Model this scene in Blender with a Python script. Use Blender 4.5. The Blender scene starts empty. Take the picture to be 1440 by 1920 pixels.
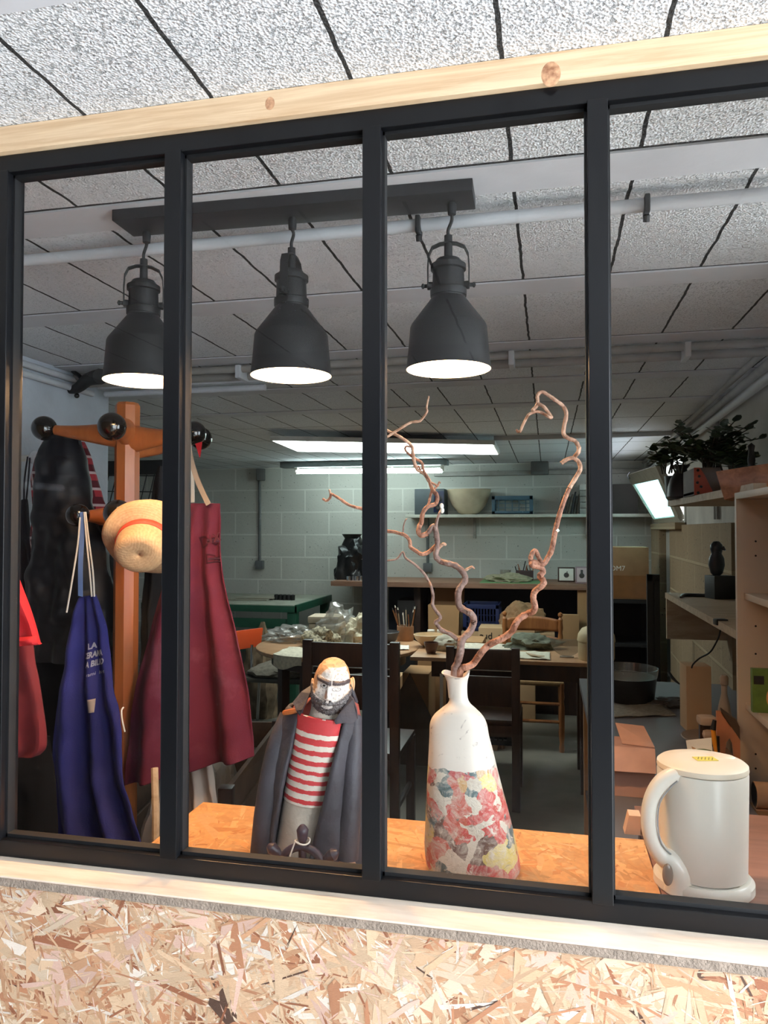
import bpy, bmesh, math, random
from mathutils import Vector, Matrix, noise
from mathutils.bvhtree import BVHTree

# ------------------------------------------------------------------ camera, world, exposure
S = bpy.context.scene
COL = S.collection
random.seed(7)
PI = math.pi
F_PX, YAW, PITCH, CAMZ = 1390.0, math.radians(12.44), math.radians(1.35), 1.5
cam_data = bpy.data.cameras.new('camera')
cam_data.sensor_fit = 'VERTICAL'
cam_data.sensor_height = 36.0
cam_data.lens = F_PX / 1920.0 * 36.0
cam_data.clip_start = 0.05
cam = bpy.data.objects.new('camera', cam_data)
COL.objects.link(cam)
cam.location = (0, 0, CAMZ)
cam.rotation_euler = (PI / 2 + PITCH, 0, YAW)
S.camera = cam
S.view_settings.view_transform = 'Standard'
S.view_settings.look = 'None'
S.view_settings.gamma = 1.0
S.view_settings.exposure = 0.0
S.cycles.use_denoising = True
S.cycles.max_bounces = 10
S.cycles.transparent_max_bounces = 24
S.cycles.sample_clamp_indirect = 6.0
S.cycles.caustics_reflective = False
S.cycles.caustics_refractive = False

world = bpy.data.worlds.new('sky')
S.world = world
world.use_nodes = True
wn = world.node_tree.nodes
wn['Background'].inputs['Color'].default_value = (0.84, 0.92, 1.0, 1)
wn['Background'].inputs['Strength'].default_value = 12.0
PENDANT_GLOW = 430.0
PANEL_GLOW = 11.0
TUBE_GLOW = 30.0

FWD = Vector((-math.sin(YAW) * math.cos(PITCH), math.cos(YAW) * math.cos(PITCH), math.sin(PITCH)))
RGT = Vector((math.cos(YAW), math.sin(YAW), 0))
UPV = RGT.cross(FWD)
CAM = Vector((0, 0, CAMZ))


def at(px, py, Y=None, Z=None, X=None):
    """the point of the room seen at a photo pixel, at depth Y, height Z or lateral X"""
    d = FWD + RGT * ((px - 720) / F_PX) + UPV * ((960 - py) / F_PX)
    if Y is not None:
        return CAM + d * (Y / d.y)
    if Z is not None:
        return CAM + d * ((Z - CAMZ) / d.z)
    return CAM + d * (X / d.x)


def px2m(px, Y):
    return px * Y * 1.0 / F_PX


# ------------------------------------------------------------------ materials
def lin(c):
    return tuple(((v / 255) / 12.92 if v / 255 <= 0.04045 else ((v / 255 + 0.055) / 1.055) ** 2.4) for v in c[:3])


_mats = {}


def M(name, rgb, rough=0.6, metal=0.0, var=0.12, vscale=18.0, bump=0.0, bscale=150.0, spec=0.5,
      stretch=(1, 1, 1), dark=None, coat=0.0):
    if name in _mats:
        return _mats[name]
    m = bpy.data.materials.new(name)
    m.use_nodes = True
    nt = m.node_tree
    b = nt.nodes['Principled BSDF']
    c = lin(rgb)
    b.inputs['Roughness'].default_value = rough
    b.inputs['Metallic'].default_value = metal
    b.inputs['Specular IOR Level'].default_value = spec
    b.inputs['Coat Weight'].default_value = coat
    tc = nt.nodes.new('ShaderNodeTexCoord')
    mp = nt.nodes.new('ShaderNodeMapping')
    mp.inputs['Scale'].default_value = stretch
    nt.links.new(tc.outputs['Object'], mp.inputs['Vector'])
    n = nt.nodes.new('ShaderNodeTexNoise')
    n.inputs['Scale'].default_value = vscale
    n.inputs['Detail'].default_value = 5
    nt.links.new(mp.outputs['Vector'], n.inputs['Vector'])
    r = nt.nodes.new('ShaderNodeValToRGB')
    r.color_ramp.elements[0].position = 0.3
    r.color_ramp.elements[1].position = 0.7
    d = lin(dark) if dark else tuple(v * (1 - var) for v in c)
    r.color_ramp.elements[0].color = (*d, 1)
    r.color_ramp.elements[1].color = (*[min(1, v * (1 + var * 0.6)) for v in c], 1)
    nt.links.new(n.outputs['Fac'], r.inputs['Fac'])
    nt.links.new(r.outputs['Color'], b.inputs['Base Color'])
    if bump:
        n2 = nt.nodes.new('ShaderNodeTexNoise')
        n2.inputs['Scale'].default_value = bscale
        n2.inputs['Detail'].default_value = 4
        nt.links.new(mp.outputs['Vector'], n2.inputs['Vector'])
        bp = nt.nodes.new('ShaderNodeBump')
        bp.inputs['Strength'].default_value = bump
        bp.inputs['Distance'].default_value = 0.004
        nt.links.new(n2.outputs['Fac'], bp.inputs['Height'])
        nt.links.new(bp.outputs['Normal'], b.inputs['Normal'])
    _mats[name] = m
    return m


class NT:
    """tiny helper around a node tree"""
    def __init__(self, m):
        self.t = m.node_tree

    def n(self, kind, **kw):
        nd = self.t.nodes.new(kind)
        for k, v in kw.items():
            if k.startswith('i_'):
                key = k[2:]
                key = int(key) if key.isdigit() else key
                nd.inputs[key].default_value = v
            else:
                setattr(nd, k, v)
        return nd

    def l(self, a, b):
        self.t.links.new(a, b)

    def math(self, op, a, b=None, c=None):
        nd = self.t.nodes.new('ShaderNodeMath')
        nd.operation = op
        for i, v in enumerate((a, b, c)):
            if v is None:
                continue
            if isinstance(v, (int, float)):
                nd.inputs[i].default_value = v
            else:
                self.l(v, nd.inputs[i])
        return nd.outputs[0]

    def mix(self, fac, a, b, blend='MIX'):
        nd = self.t.nodes.new('ShaderNodeMix')
        nd.data_type = 'RGBA'
        nd.blend_type = blend
        for i, v in ((0, fac), (6, a), (7, b)):
            if isinstance(v, (int, float)):
                nd.inputs[i].default_value = v
            elif isinstance(v, tuple):
                nd.inputs[i].default_value = (*v[:3], 1)
            else:
                self.l(v, nd.inputs[i])
        return nd.outputs[2]


def new_mat(name):
    m = bpy.data.materials.new(name)
    m.use_nodes = True
    return m, NT(m), m.node_tree.nodes['Principled BSDF']


def mat_emit(name, rgb, strength):
    m, t, b = new_mat(name)
    b.inputs['Base Color'].default_value = (0.9, 0.9, 0.9, 1)
    b.inputs['Emission Color'].default_value = (*rgb, 1)
    b.inputs['Emission Strength'].default_value = strength
    return m


def mat_ceiling():
    m, t, b = new_mat('painted_hollow_block_ceiling')
    tc = t.n('ShaderNodeTexCoord')
    wob = t.n('ShaderNodeTexNoise', i_Scale=16.0, i_Detail=4.0)
    t.l(tc.outputs['Object'], wob.inputs['Vector'])
    sx = t.n('ShaderNodeSeparateXYZ')
    t.l(tc.outputs['Object'], sx.inputs[0])
    wv = t.math('MULTIPLY', t.math('SUBTRACT', wob.outputs['Fac'], 0.5), 0.010)
    u = t.math('ADD', sx.outputs['X'], wv)
    p = 0.2085
    fu = t.math('PINGPONG', t.math('SUBTRACT', u, 0.1515), p / 2)      # distance to joint
    v = t.math('ADD', sx.outputs['Y'], t.math('MULTIPLY', wv, 0.5))
    fv = t.math('PINGPONG', t.math('SUBTRACT', v, 1.268), 0.306)
    joint = t.math('LESS_THAN', fu, 0.0034)
    jointy = t.math('LESS_THAN', fv, 0.0045)
    j = t.math('MAXIMUM', joint, jointy)
    n1 = t.n('ShaderNodeTexNoise', i_Scale=190.0, i_Detail=3.0, i_Roughness=0.6, i_Distortion=0.5)
    n2 = t.n('ShaderNodeTexVoronoi', i_Scale=230.0)
    n3 = t.n('ShaderNodeTexNoise', i_Scale=3.0, i_Detail=3.0)
    for n in (n1, n2, n3):
        t.l(tc.outputs['Object'], n.inputs['Vector'])
    pit = t.n('ShaderNodeMapRange', i_1=0.33, i_2=0.44)
    t.l(n1.outputs['Fac'], pit.inputs[0])
    col = t.mix(n3.outputs['Fac'], (0.74, 0.76, 0.80), (0.86, 0.87, 0.89))
    col = t.mix(pit.outputs[0], (0.64, 0.65, 0.67), col)
    col = t.mix(j, col, (0.03, 0.03, 0.03))
    t.l(col, b.inputs['Base Color'])
    b.inputs['Roughness'].default_value = 0.85
    h = t.math('ADD', t.math('MULTIPLY', pit.outputs[0], 1.0), t.math('MULTIPLY', n2.outputs['Distance'], 0.35))
    h = t.math('SUBTRACT', h, t.math('MULTIPLY', j, 2.5))
    bp = t.n('ShaderNodeBump', i_Strength=1.0, i_Distance=0.007)
    t.l(h, bp.inputs['Height'])
    t.l(bp.outputs['Normal'], b.inputs['Normal'])
    return m


def mat_blockwall(name, rgb, axis='X', mortar=None, w=0.5, h=0.2267, off=(0, 0), bump=0.5):
    m, t, b = new_mat(name)
    tc = t.n('ShaderNodeTexCoord')
    sx = t.n('ShaderNodeSeparateXYZ')
    t.l(tc.outputs['Object'], sx.inputs[0])
    cb = t.n('ShaderNodeCombineXYZ')
    t.l(t.math('ADD', sx.outputs[axis], off[0]), cb.inputs[0])
    t.l(t.math('ADD', sx.outputs['Z'], off[1]), cb.inputs[1])
    br = t.n('ShaderNodeTexBrick', i_Scale=1.0)
    br.inputs['Brick Width'].default_value = w
    br.inputs['Row Height'].default_value = h
    br.inputs['Mortar Size'].default_value = 0.009
    br.inputs['Mortar Smooth'].default_value = 0.35
    t.l(cb.outputs[0], br.inputs['Vector'])
    c = lin(rgb)
    mo = lin(mortar) if mortar else tuple(min(1, v * 1.22) for v in c)
    n1 = t.n('ShaderNodeTexNoise', i_Scale=45.0, i_Detail=6.0, i_Roughness=0.7)
    n3 = t.n('ShaderNodeTexNoise', i_Scale=2.2, i_Detail=3.0)
    n2 = t.n('ShaderNodeTexNoise', i_Scale=60.0, i_Detail=2.0)
    for n in (n1, n2, n3):
        t.l(tc.outputs['Object'], n.inputs['Vector'])
    hole = t.n('ShaderNodeMapRange', i_1=0.29, i_2=0.33)
    t.l(n2.outputs['Fac'], hole.inputs[0])
    base = t.mix(n3.outputs['Fac'], tuple(v * 0.86 for v in c), tuple(min(1, v * 1.1) for v in c))
    base = t.mix(hole.outputs[0], tuple(v * 0.25 for v in c), base)
    col = t.mix(br.outputs['Fac'], base, mo)
    t.l(col, b.inputs['Base Color'])
    b.inputs['Roughness'].default_value = 0.8
    hh = t.math('ADD', n1.outputs['Fac'], t.math('MULTIPLY', br.outputs['Fac'], 0.5))
    bp = t.n('ShaderNodeBump', i_Strength=bump, i_Distance=0.006)
    t.l(hh, bp.inputs['Height'])
    t.l(bp.outputs['Normal'], b.inputs['Normal'])
    return m


def mat_glass():
    m, t, b = new_mat('window_glass')
    t.t.nodes.remove(b)
    out = [n for n in t.t.nodes if n.type == 'OUTPUT_MATERIAL'][0]
    lw = t.n('ShaderNodeLayerWeight', i_Blend=0.5)
    f = t.math('MULTIPLY_ADD', t.math('POWER', lw.outputs['Facing'], 5.0), 0.95, 0.032)
    tr = t.n('ShaderNodeBsdfTransparent')
    tr.inputs[0].default_value = (0.97, 0.985, 0.975, 1)
    gl = t.n('ShaderNodeBsdfGlossy', i_Roughness=0.0)
    mx = t.n('ShaderNodeMixShader')
    t.l(f, mx.inputs[0]); t.l(tr.outputs[0], mx.inputs[1]); t.l(gl.outputs[0], mx.inputs[2])
    # wiping marks and dust left on the panes
    tc = t.n('ShaderNodeTexCoord')
    wv = t.n('ShaderNodeTexNoise', i_Scale=7.0, i_Detail=3.0, i_Distortion=2.5)
    t.l(tc.outputs['Object'], wv.inputs['Vector'])
    mr = t.n('ShaderNodeMapRange', i_1=0.58, i_2=0.80, i_3=0.0, i_4=0.012)
    t.l(wv.outputs['Fac'], mr.inputs[0])
    df = t.n('ShaderNodeBsdfDiffuse')
    df.inputs[0].default_value = (0.75, 0.78, 0.82, 1)
    m2 = t.n('ShaderNodeMixShader')
    t.l(mr.outputs[0], m2.inputs[0]); t.l(mx.outputs[0], m2.inputs[1]); t.l(df.outputs[0], m2.inputs[2])
    t.l(m2.outputs[0], out.inputs[0])
    return m


def mat_clear(name, tint, f0=0.06, haze=0.1):
    """thin clear plastic or glassware"""
    m, t, b = new_mat(name)
    t.t.nodes.remove(b)
    out = [n for n in t.t.nodes if n.type == 'OUTPUT_MATERIAL'][0]
    lw = t.n('ShaderNodeLayerWeight', i_Blend=0.5)
    f = t.math('MULTIPLY_ADD', t.math('POWER', lw.outputs['Facing'], 3.0), 0.7, f0)
    tr = t.n('ShaderNodeBsdfTransparent')
    tr.inputs[0].default_value = (*tint, 1)
    gl = t.n('ShaderNodeBsdfGlossy', i_Roughness=0.12)
    df = t.n('ShaderNodeBsdfDiffuse')
    df.inputs[0].default_value = (0.75, 0.74, 0.7, 1)
    m0 = t.n('ShaderNodeMixShader', i_0=haze)
    t.l(tr.outputs[0], m0.inputs[1]); t.l(df.outputs[0], m0.inputs[2])
    mx = t.n('ShaderNodeMixShader')
    t.l(f, mx.inputs[0]); t.l(m0.outputs[0], mx.inputs[1]); t.l(gl.outputs[0], mx.inputs[2])
    t.l(mx.outputs[0], out.inputs[0])
    return m


def mat_wood(name, rgb, dark, axis=(1.2, 14, 14), rough=0.55, scale=3.0, bump=0.08, knots=False, fine=1.0):
    m, t, b = new_mat(name)
    tc = t.n('ShaderNodeTexCoord')
    mp = t.n('ShaderNodeMapping')
    mp.inputs['Scale'].default_value = axis
    t.l(tc.outputs['Object'], mp.inputs['Vector'])
    n = t.n('ShaderNodeTexNoise', i_Scale=scale, i_Detail=8.0, i_Roughness=0.65, i_Distortion=0.4)
    t.l(mp.outputs[0], n.inputs['Vector'])
    r = t.n('ShaderNodeValToRGB')
    r.color_ramp.elements[0].position = 0.32
    r.color_ramp.elements[1].position = 0.62
    r.color_ramp.elements[0].color = (*lin(dark), 1)
    r.color_ramp.elements[1].color = (*lin(rgb), 1)
    t.l(n.outputs['Fac'], r.inputs['Fac'])
    col = r.outputs['Color']
    t.l(col, b.inputs['Base Color'])
    b.inputs['Roughness'].default_value = rough
    bp = t.n('ShaderNodeBump', i_Strength=bump, i_Distance=0.002)
    t.l(n.outputs['Fac'], bp.inputs['Height'])
    t.l(bp.outputs['Normal'], b.inputs['Normal'])
    return m


def mat_attr(name, rough=0.6, bump=0.15, bscale=260, stretch=(1, 1, 1), grain=0.25):
    """surface whose own colours sit in the mesh's colour attribute"""
    m, t, b = new_mat(name)
    a = t.n('ShaderNodeAttribute', attribute_name='Col')
    tc = t.n('ShaderNodeTexCoord')
    mp = t.n('ShaderNodeMapping')
    mp.inputs['Scale'].default_value = stretch
    t.l(tc.outputs['Object'], mp.inputs['Vector'])
    n = t.n('ShaderNodeTexNoise', i_Scale=float(bscale), i_Detail=4.0)
    t.l(mp.outputs[0], n.inputs['Vector'])
    k = t.math('MULTIPLY_ADD', n.outputs['Fac'], grain * 2, 1 - grain)
    col = t.mix(1.0, a.outputs['Color'], k, 'MULTIPLY')
    t.l(col, b.inputs['Base Color'])
    b.inputs['Roughness'].default_value = rough
    bp = t.n('ShaderNodeBump', i_Strength=bump, i_Distance=0.002)
    t.l(n.outputs['Fac'], bp.inputs['Height'])
    t.l(bp.outputs['Normal'], b.inputs['Normal'])
    return m


# ------------------------------------------------------------------ mesh builder
class MB:
    def __init__(self):
        self.bm = bmesh.new()

    def _xf(self, vs, rot, loc):
        if rot is not None:
            R = rot if isinstance(rot, Matrix) else Matrix.Rotation(rot, 3, 'Z')
            for v in vs:
                v.co = R @ v.co
        for v in vs:
            v.co += Vector(loc)

    def box(self, c, s, rot=None, bev=0.0, taper=1.0):
        t = bmesh.new()
        bmesh.ops.create_cube(t, size=1.0)
        for v in t.verts:
            k = taper if v.co.z > 0 else 1.0
            v.co = Vector((v.co.x * s[0] * k, v.co.y * s[1] * k, v.co.z * s[2]))
        if bev:
            bmesh.ops.bevel(t, geom=list(t.edges), offset=min(bev, min(s) * 0.45), segments=2, affect='EDGES', profile=0.6)
        self._xf(t.verts, rot, c)
        self._join(t)
        return self

    def mm(self, x0, x1, y0, y1, z0, z1, bev=0.0):
        return self.box(((x0 + x1) / 2, (y0 + y1) / 2, (z0 + z1) / 2), (abs(x1 - x0), abs(y1 - y0), abs(z1 - z0)), None, bev)

    def _join(self, t):
        me = bpy.data.meshes.new('tmp')
        t.to_mesh(me)
        t.free()
        self.bm.from_mesh(me)
        bpy.data.meshes.remove(me)

    def loft(self, rings, closed=True, caps=True):
        bm = self.bm
        rv = [[bm.verts.new(p) for p in r] for r in rings]
        n = len(rv[0])
        for a, b in zip(rv[:-1], rv[1:]):
            for i in range(n if closed else n - 1):
                j = (i + 1) % n
                try:
                    bm.faces.new((a[i], a[j], b[j], b[i]))
                except ValueError:
                    pass
        if caps and closed:
            for r in (rv[0], rv[-1]):
                try:
                    bm.faces.new(r)
                except ValueError:
                    pass
        return self

    def lathe(self, prof, c=(0, 0, 0), seg=40, rot=None, sx=1.0, sy=1.0, caps=True):
        rings = []
        for r, z in prof:
            ring = []
            for i in range(seg):
                a = 2 * PI * i / seg
                p = Vector((max(r, 1e-5) * math.cos(a) * sx, max(r, 1e-5) * math.sin(a) * sy, z))
                if rot is not None:
                    p = rot @ p
                ring.append(p + Vector(c))
            rings.append(ring)
        return self.loft(rings, True, caps)

    def ball(self, c, r, s=(1, 1, 1), rot=None, u=24, v=14):
        t = bmesh.new()
        bmesh.ops.create_uvsphere(t, u_segments=u, v_segments=v, radius=1.0)
        for q in t.verts:
            q.co = Vector((q.co.x * r * s[0], q.co.y * r * s[1], q.co.z * r * s[2]))
        self._xf(t.verts, rot, c)
        self._join(t)
        return self

    def tube(self, pts, rad, seg=12, sub=1, caps=True):
        pts = [Vector(p) for p in pts]
        if isinstance(rad, (int, float)):
            rad = [rad] * len(pts)
        if sub > 1 and len(pts) > 2:
            P, R = [], []
            for i in range(len(pts) - 1):
                p0 = pts[max(i - 1, 0)]; p1 = pts[i]; p2 = pts[i + 1]; p3 = pts[min(i + 2, len(pts) - 1)]
                for k in range(sub):
                    t = k / sub
                    P.append(0.5 * ((2 * p1) + (p2 - p0) * t + (2 * p0 - 5 * p1 + 4 * p2 - p3) * t * t + (3 * p1 - p0 - 3 * p2 + p3) * t ** 3))
                    R.append(rad[i] * (1 - t) + rad[i + 1] * t)
            P.append(pts[-1]); R.append(rad[-1])
            pts, rad = P, R
        rings = []
        nrm = None
        for i, p in enumerate(pts):
            d = (pts[min(i + 1, len(pts) - 1)] - pts[max(i - 1, 0)])
            if d.length < 1e-9:
                d = Vector((0, 0, 1))
            d.normalize()
            if nrm is None:
                nrm = d.orthogonal().normalized()
            nrm = (nrm - d * nrm.dot(d))
            nrm = nrm.normalized() if nrm.length > 1e-6 else d.orthogonal().normalized()
            bn = d.cross(nrm)
            rings.append([p + (nrm * math.cos(2 * PI * k / seg) + bn * math.sin(2 * PI * k / seg)) * rad[i] for k in range(seg)])
        return self.loft(rings, True, caps)

    def prism(self, poly, d):
        """closed polygon (list of points) given thickness along vector d"""
        d = Vector(d)
        a = [self.bm.verts.new(Vector(p)) for p in poly]
        b = [self.bm.verts.new(Vector(p) + d) for p in poly]
        n = len(a)
        self.bm.faces.new(a)
        self.bm.faces.new(list(reversed(b)))
        for i in range(n):
            j = (i + 1) % n
            self.bm.faces.new((a[i], b[i], b[j], a[j]))
        return self

    def grid(self, fn, nu, nv, closed_u=False):
        bm = self.bm
        V = [[bm.verts.new(fn(i / (nu if closed_u else nu - 1), j / (nv - 1))) for i in range(nu)] for j in range(nv)]
        for j in range(nv - 1):
            for i in range(nu if closed_u else nu - 1):
                k = (i + 1) % nu
                bm.faces.new((V[j][i], V[j][k], V[j + 1][k], V[j + 1][i]))
        return self


def wloc(o):
    v = Vector((0, 0, 0))
    while o is not None:
        v += o.location
        o = o.parent
    return v


def _link(mb, name, mat, parent, smooth, solid, org, fix=True, sharp=40):
    bm = mb.bm
    if fix:
        bmesh.ops.recalc_face_normals(bm, faces=bm.faces)
    off = wloc(parent) if parent is not None else Vector((0, 0, 0))
    loc = Vector((0, 0, 0))
    if parent is None and org:
        xs = [v.co for v in bm.verts]
        loc = Vector(((min(v.x for v in xs) + max(v.x for v in xs)) / 2, (min(v.y for v in xs) + max(v.y for v in xs)) / 2, min(v.z for v in xs)))
        off = loc
    for v in bm.verts:
        v.co -= off
    me = bpy.data.meshes.new(name)
    bm.to_mesh(me)
    bm.free()
    if mat is not None:
        for mm_ in (mat if isinstance(mat, (list, tuple)) else [mat]):
            me.materials.append(mm_)
    if smooth:
        me.polygons.foreach_set('use_smooth', [True] * len(me.polygons))
        try:
            me.set_sharp_from_angle(angle=math.radians(sharp))
        except Exception:
            pass
    o = bpy.data.objects.new(name, me)
    o.location = loc
    COL.objects.link(o)
    if parent is not None:
        o.parent = parent
    if solid:
        md = o.modifiers.new('thickness', 'SOLIDIFY')
        md.thickness = solid
        md.offset = 0
    return o


def root(name, loc, label, cat, group=None):
    o = bpy.data.objects.new(name, None)
    o.empty_display_size = 0.05
    COL.objects.link(o)
    o.location = loc
    o['label'] = label
    o['category'] = cat
    if group:
        o['group'] = group
    return o


def part(mb, name, mat, parent, label=None, smooth=True, solid=0, fix=True, sharp=40):
    o = _link(mb, name, mat, parent, smooth, solid, True, fix, sharp)
    if label:
        o['label'] = label
    return o


def solo(mb, name, mat, label, cat, group=None, smooth=True, solid=0, fix=True, sharp=40):
    o = _link(mb, name, mat, None, smooth, solid, True, fix, sharp)
    o['label'] = label
    o['category'] = cat
    if group:
        o['group'] = group
    return o


def struct(mb, name, mat, parent=None, smooth=False, label=None):
    o = _link(mb, name, mat, parent, smooth, 0, False)
    if parent is None:
        o['kind'] = 'structure'
    if label:
        o['label'] = label
    return o


def dup(o, loc=None, rot=None, label=None, parent=None):
    c = o.copy()
    COL.objects.link(c)
    if parent is not None:
        c.parent = parent
    if loc is not None:
        c.location = loc
    if rot is not None:
        c.rotation_euler = (0, 0, rot)
    if label:
        c['label'] = label
    for ch in list(o.children):
        dup(ch, parent=c)
    return c


def text_mb(body, size, center, mat_rows, depth=0.0008, sub=0, flipx=False, align='CENTER', spacing=1.0, bold=0.0):
    """lettering as mesh; mat_rows = 3x3 matrix with columns text-right, text-up, text-normal"""
    cu = bpy.data.curves.new('lettering', 'FONT')
    cu.body = body
    cu.size = size
    cu.extrude = depth / 2
    cu.align_x = align
    cu.offset = bold
    cu.align_y = 'CENTER'
    cu.space_character = spacing
    cu.resolution_u = 3
    ob = bpy.data.objects.new('lettering', cu)
    COL.objects.link(ob)
    dg = bpy.context.evaluated_depsgraph_get()
    me = bpy.data.meshes.new_from_object(ob.evaluated_get(dg))
    bpy.data.objects.remove(ob)
    mb = MB()
    mb.bm.from_mesh(me)
    bpy.data.meshes.remove(me)
    if sub:
        bmesh.ops.triangulate(mb.bm, faces=mb.bm.faces)
        bmesh.ops.subdivide_edges(mb.bm, edges=list(mb.bm.edges), cuts=sub, use_grid_fill=True)
    R = Matrix(mat_rows).transposed()
    for v in mb.bm.verts:
        if flipx:
            v.co.x = -v.co.x
        v.co = R @ v.co + Vector(center)
    return mb


FRONT = ((1, 0, 0), (0, 0, 1), (0, -1, 0))      # lettering that faces the camera side


def bvh_of(obj):
    me = obj.data
    w = wloc(obj)
    return BVHTree.FromPolygons([w + v.co for v in me.vertices], [tuple(p.vertices) for p in me.polygons])


def stick(mb, bvh, gap=0.003):
    """lay flat lettering onto the cloth behind it"""
    for v in mb.bm.verts:
        h = bvh.ray_cast(Vector((v.co.x, v.co.y - 0.6, v.co.z)), Vector((0, 1, 0)))
        if h[0] is not None:
            v.co.y = h[0].y - gap - (0.001 if v.co.y < 0 else 0)
    return mb


def fbm(p, s=1.0):
    return noise.noise(Vector(p) * s) + 0.5 * noise.noise(Vector(p) * s * 2.1)


def interp_rows(rows, v):
    """rows of (pyL, pxL, pyR, pxR) -> smooth interpolation at v in 0..1"""
    n = len(rows) - 1
    f = v * n
    i = min(int(f), n - 1)
    t = f - i
    p0 = rows[max(i - 1, 0)]; p1 = rows[i]; p2 = rows[i + 1]; p3 = rows[min(i + 2, n)]
    out = []
    for a, b, c, d in zip(p0, p1, p2, p3):
        m1, m2 = (c - a) / 2, (d - b) / 2
        h = (2 * t ** 3 - 3 * t ** 2 + 1) * b + (t ** 3 - 2 * t ** 2 + t) * m1 + (-2 * t ** 3 + 3 * t ** 2) * c + (t ** 3 - t ** 2) * m2
        out.append(h)
    return out


def drape(rows, Y, folds=4, amp=0.02, depth=0.0, nu=70, nv=70, wr=0.006, ph=0.0, grow=0.8, wscale=9.0, quilt=0.0):
    """hanging cloth; depth > 0 makes a closed body of cloth with a front and a back"""
    rows = [(r[0], r[1], r[0], r[2]) if len(r) == 3 else r for r in rows]
    mb = MB()

    def P(u, v, side):
        a = interp_rows(rows, v)
        py = a[0] * (1 - u) + a[2] * u
        px = a[1] * (1 - u) + a[3] * u
        p = at(px, py, Y=Y)
        k = (v ** grow)
        f = math.sin(2 * PI * folds * u + ph + 1.3 * math.sin(3.0 * v + ph)) * amp * k
        f += math.sin(2 * PI * folds * 0.43 * u + ph * 2 + 1.0) * amp * 0.6 * k
        w = noise.noise(Vector((p.x * wscale, side * 3.1 + ph, p.z * wscale * 0.7))) * wr * 2
        w += noise.noise(Vector((p.x * wscale * 3, side * 5.3 + ph, p.z * wscale * 2))) * wr
        if quilt:
            w -= quilt * abs(math.sin(p.z * 60 + 6 * p.x)) ** 0.6
        b = depth * math.sqrt(max(0.0, 1 - (2 * u - 1) ** 2)) * (0.5 + 0.5 * min(1, v * 3))
        p = p.copy()
        p.y += side * b + f * (1 if side <= 0 else 0.6) + w
        return p
    if depth > 0:
        def fn(s, v):
            if s < 0.5:
                return P(s * 2, v, -1)
            return P(2 - s * 2, v, 1)
        mb.grid(fn, nu * 2, nv, closed_u=True)
        bmesh.ops.contextual_create(mb.bm, geom=[e for e in mb.bm.edges if e.is_boundary and all(vv.co.z > at(0, rows[0][0], Y=Y).z - 0.08 for vv in e.verts)])
    else:
        mb.grid(lambda u, v: P(u, v, 0), nu, nv)
    return mb


def crumple(c, s, seed=0, rot=0, amp=0.35, n=26):
    """a crumpled or folded heap of soft material resting at height c.z"""
    mb = MB()
    t = bmesh.new()
    bmesh.ops.create_icosphere(t, subdivisions=4, radius=1.0)
    R = Matrix.Rotation(rot, 3, 'Z')
    for v in t.verts:
        q = v.co.copy()
        k = 1 + amp * noise.noise(q * 1.7 + Vector((seed * 3.3, 0, 0))) + amp * 0.7 * abs(noise.noise(q * 4.2 + Vector((0, seed * 1.7, 0))))
        q *= k
        q.z = max(q.z, -0.35)
        q = Vector((q.x * s[0], q.y * s[1], (q.z + 0.35) * s[2]))
        v.co = R @ q + Vector(c)
    mb._join(t)
    return mb


def sheet(pts, z0, amp=0.004, nu=24, nv=24, seed=0, thick=0.0):
    """paper or cloth lying flat: pts = four corner points (x, y) in order"""
    mb = MB()
    P = [Vector((p[0], p[1], 0)) for p in pts]

    def fn(u, v):
        q = P[0] * (1 - u) * (1 - v) + P[1] * u * (1 - v) + P[2] * u * v + P[3] * (1 - u) * v
        q = q.copy()
        q.z = z0 + 0.002 + amp * (0.5 + noise.noise(Vector((q.x * 14, q.y * 14, seed)))) + amp * 0.5 * abs(noise.noise(Vector((q.x * 45, q.y * 45, seed))))
        q.x += 0.004 * noise.noise(Vector((u * 9, v * 9, seed + 4)))
        q.y += 0.004 * noise.noise(Vector((u * 9, v * 9, seed + 9)))
        return q
    mb.grid(fn, nu, nv)
    return mb

# ------------------------------------------------------------------ shared materials
m_ceil = mat_ceiling()
m_glass = mat_glass()
m_black = M('matt_black_steel', (15, 16, 19), rough=0.3, var=0.08, spec=0.35)
m_rubber = M('black_rubber_seal', (16, 16, 18), rough=0.6, var=0.2)
m_pine = mat_wood('planed_pine', (236, 208, 172), (208, 170, 130), axis=(1.0, 9, 22), rough=0.6, scale=4.0)
m_sill = mat_wood('pale_planed_board', (238, 222, 205), (214, 192, 170), axis=(1.5, 10, 20), rough=0.6, scale=4.0)
m_rawedge = M('rough_sawn_grey_edge', (150, 134, 120), rough=0.9, var=0.25, vscale=70, bump=0.8, bscale=300)
m_joist = M('painted_concrete_joist', (205, 206, 211), rough=0.8, var=0.06, vscale=8, bump=0.15, bscale=60)
m_white_wall = mat_blockwall('white_painted_block_wall', (192, 190, 182), 'X', off=(0.13, 0.142), mortar=(210, 208, 200))
m_left_wall = M('white_limewashed_wall', (205, 212, 222), rough=0.85, var=0.16, vscale=5, bump=0.6, bscale=40)
m_right_wall = M('grey_rendered_wall', (190, 186, 178), rough=0.85, var=0.2, vscale=4, bump=0.5, bscale=45)
m_brown_wall = mat_blockwall('bare_brown_block_wall', (148, 126, 98), 'Y', mortar=(165, 145, 115), off=(0, 0.05), bump=0.8)
m_floor = M('grey_concrete_floor', (122, 116, 104), rough=0.75, var=0.2, vscale=5, bump=0.2, bscale=60)
m_pvc = M('grey_white_conduit', (196, 199, 204), rough=0.45, var=0.05)
m_greytube = M('dusty_grey_conduit', (150, 146, 140), rough=0.6, var=0.15)
m_osb = mat_attr('strand_board', rough=0.62, bump=0.5, bscale=90, stretch=(3, 3, 30), grain=0.22)
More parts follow.
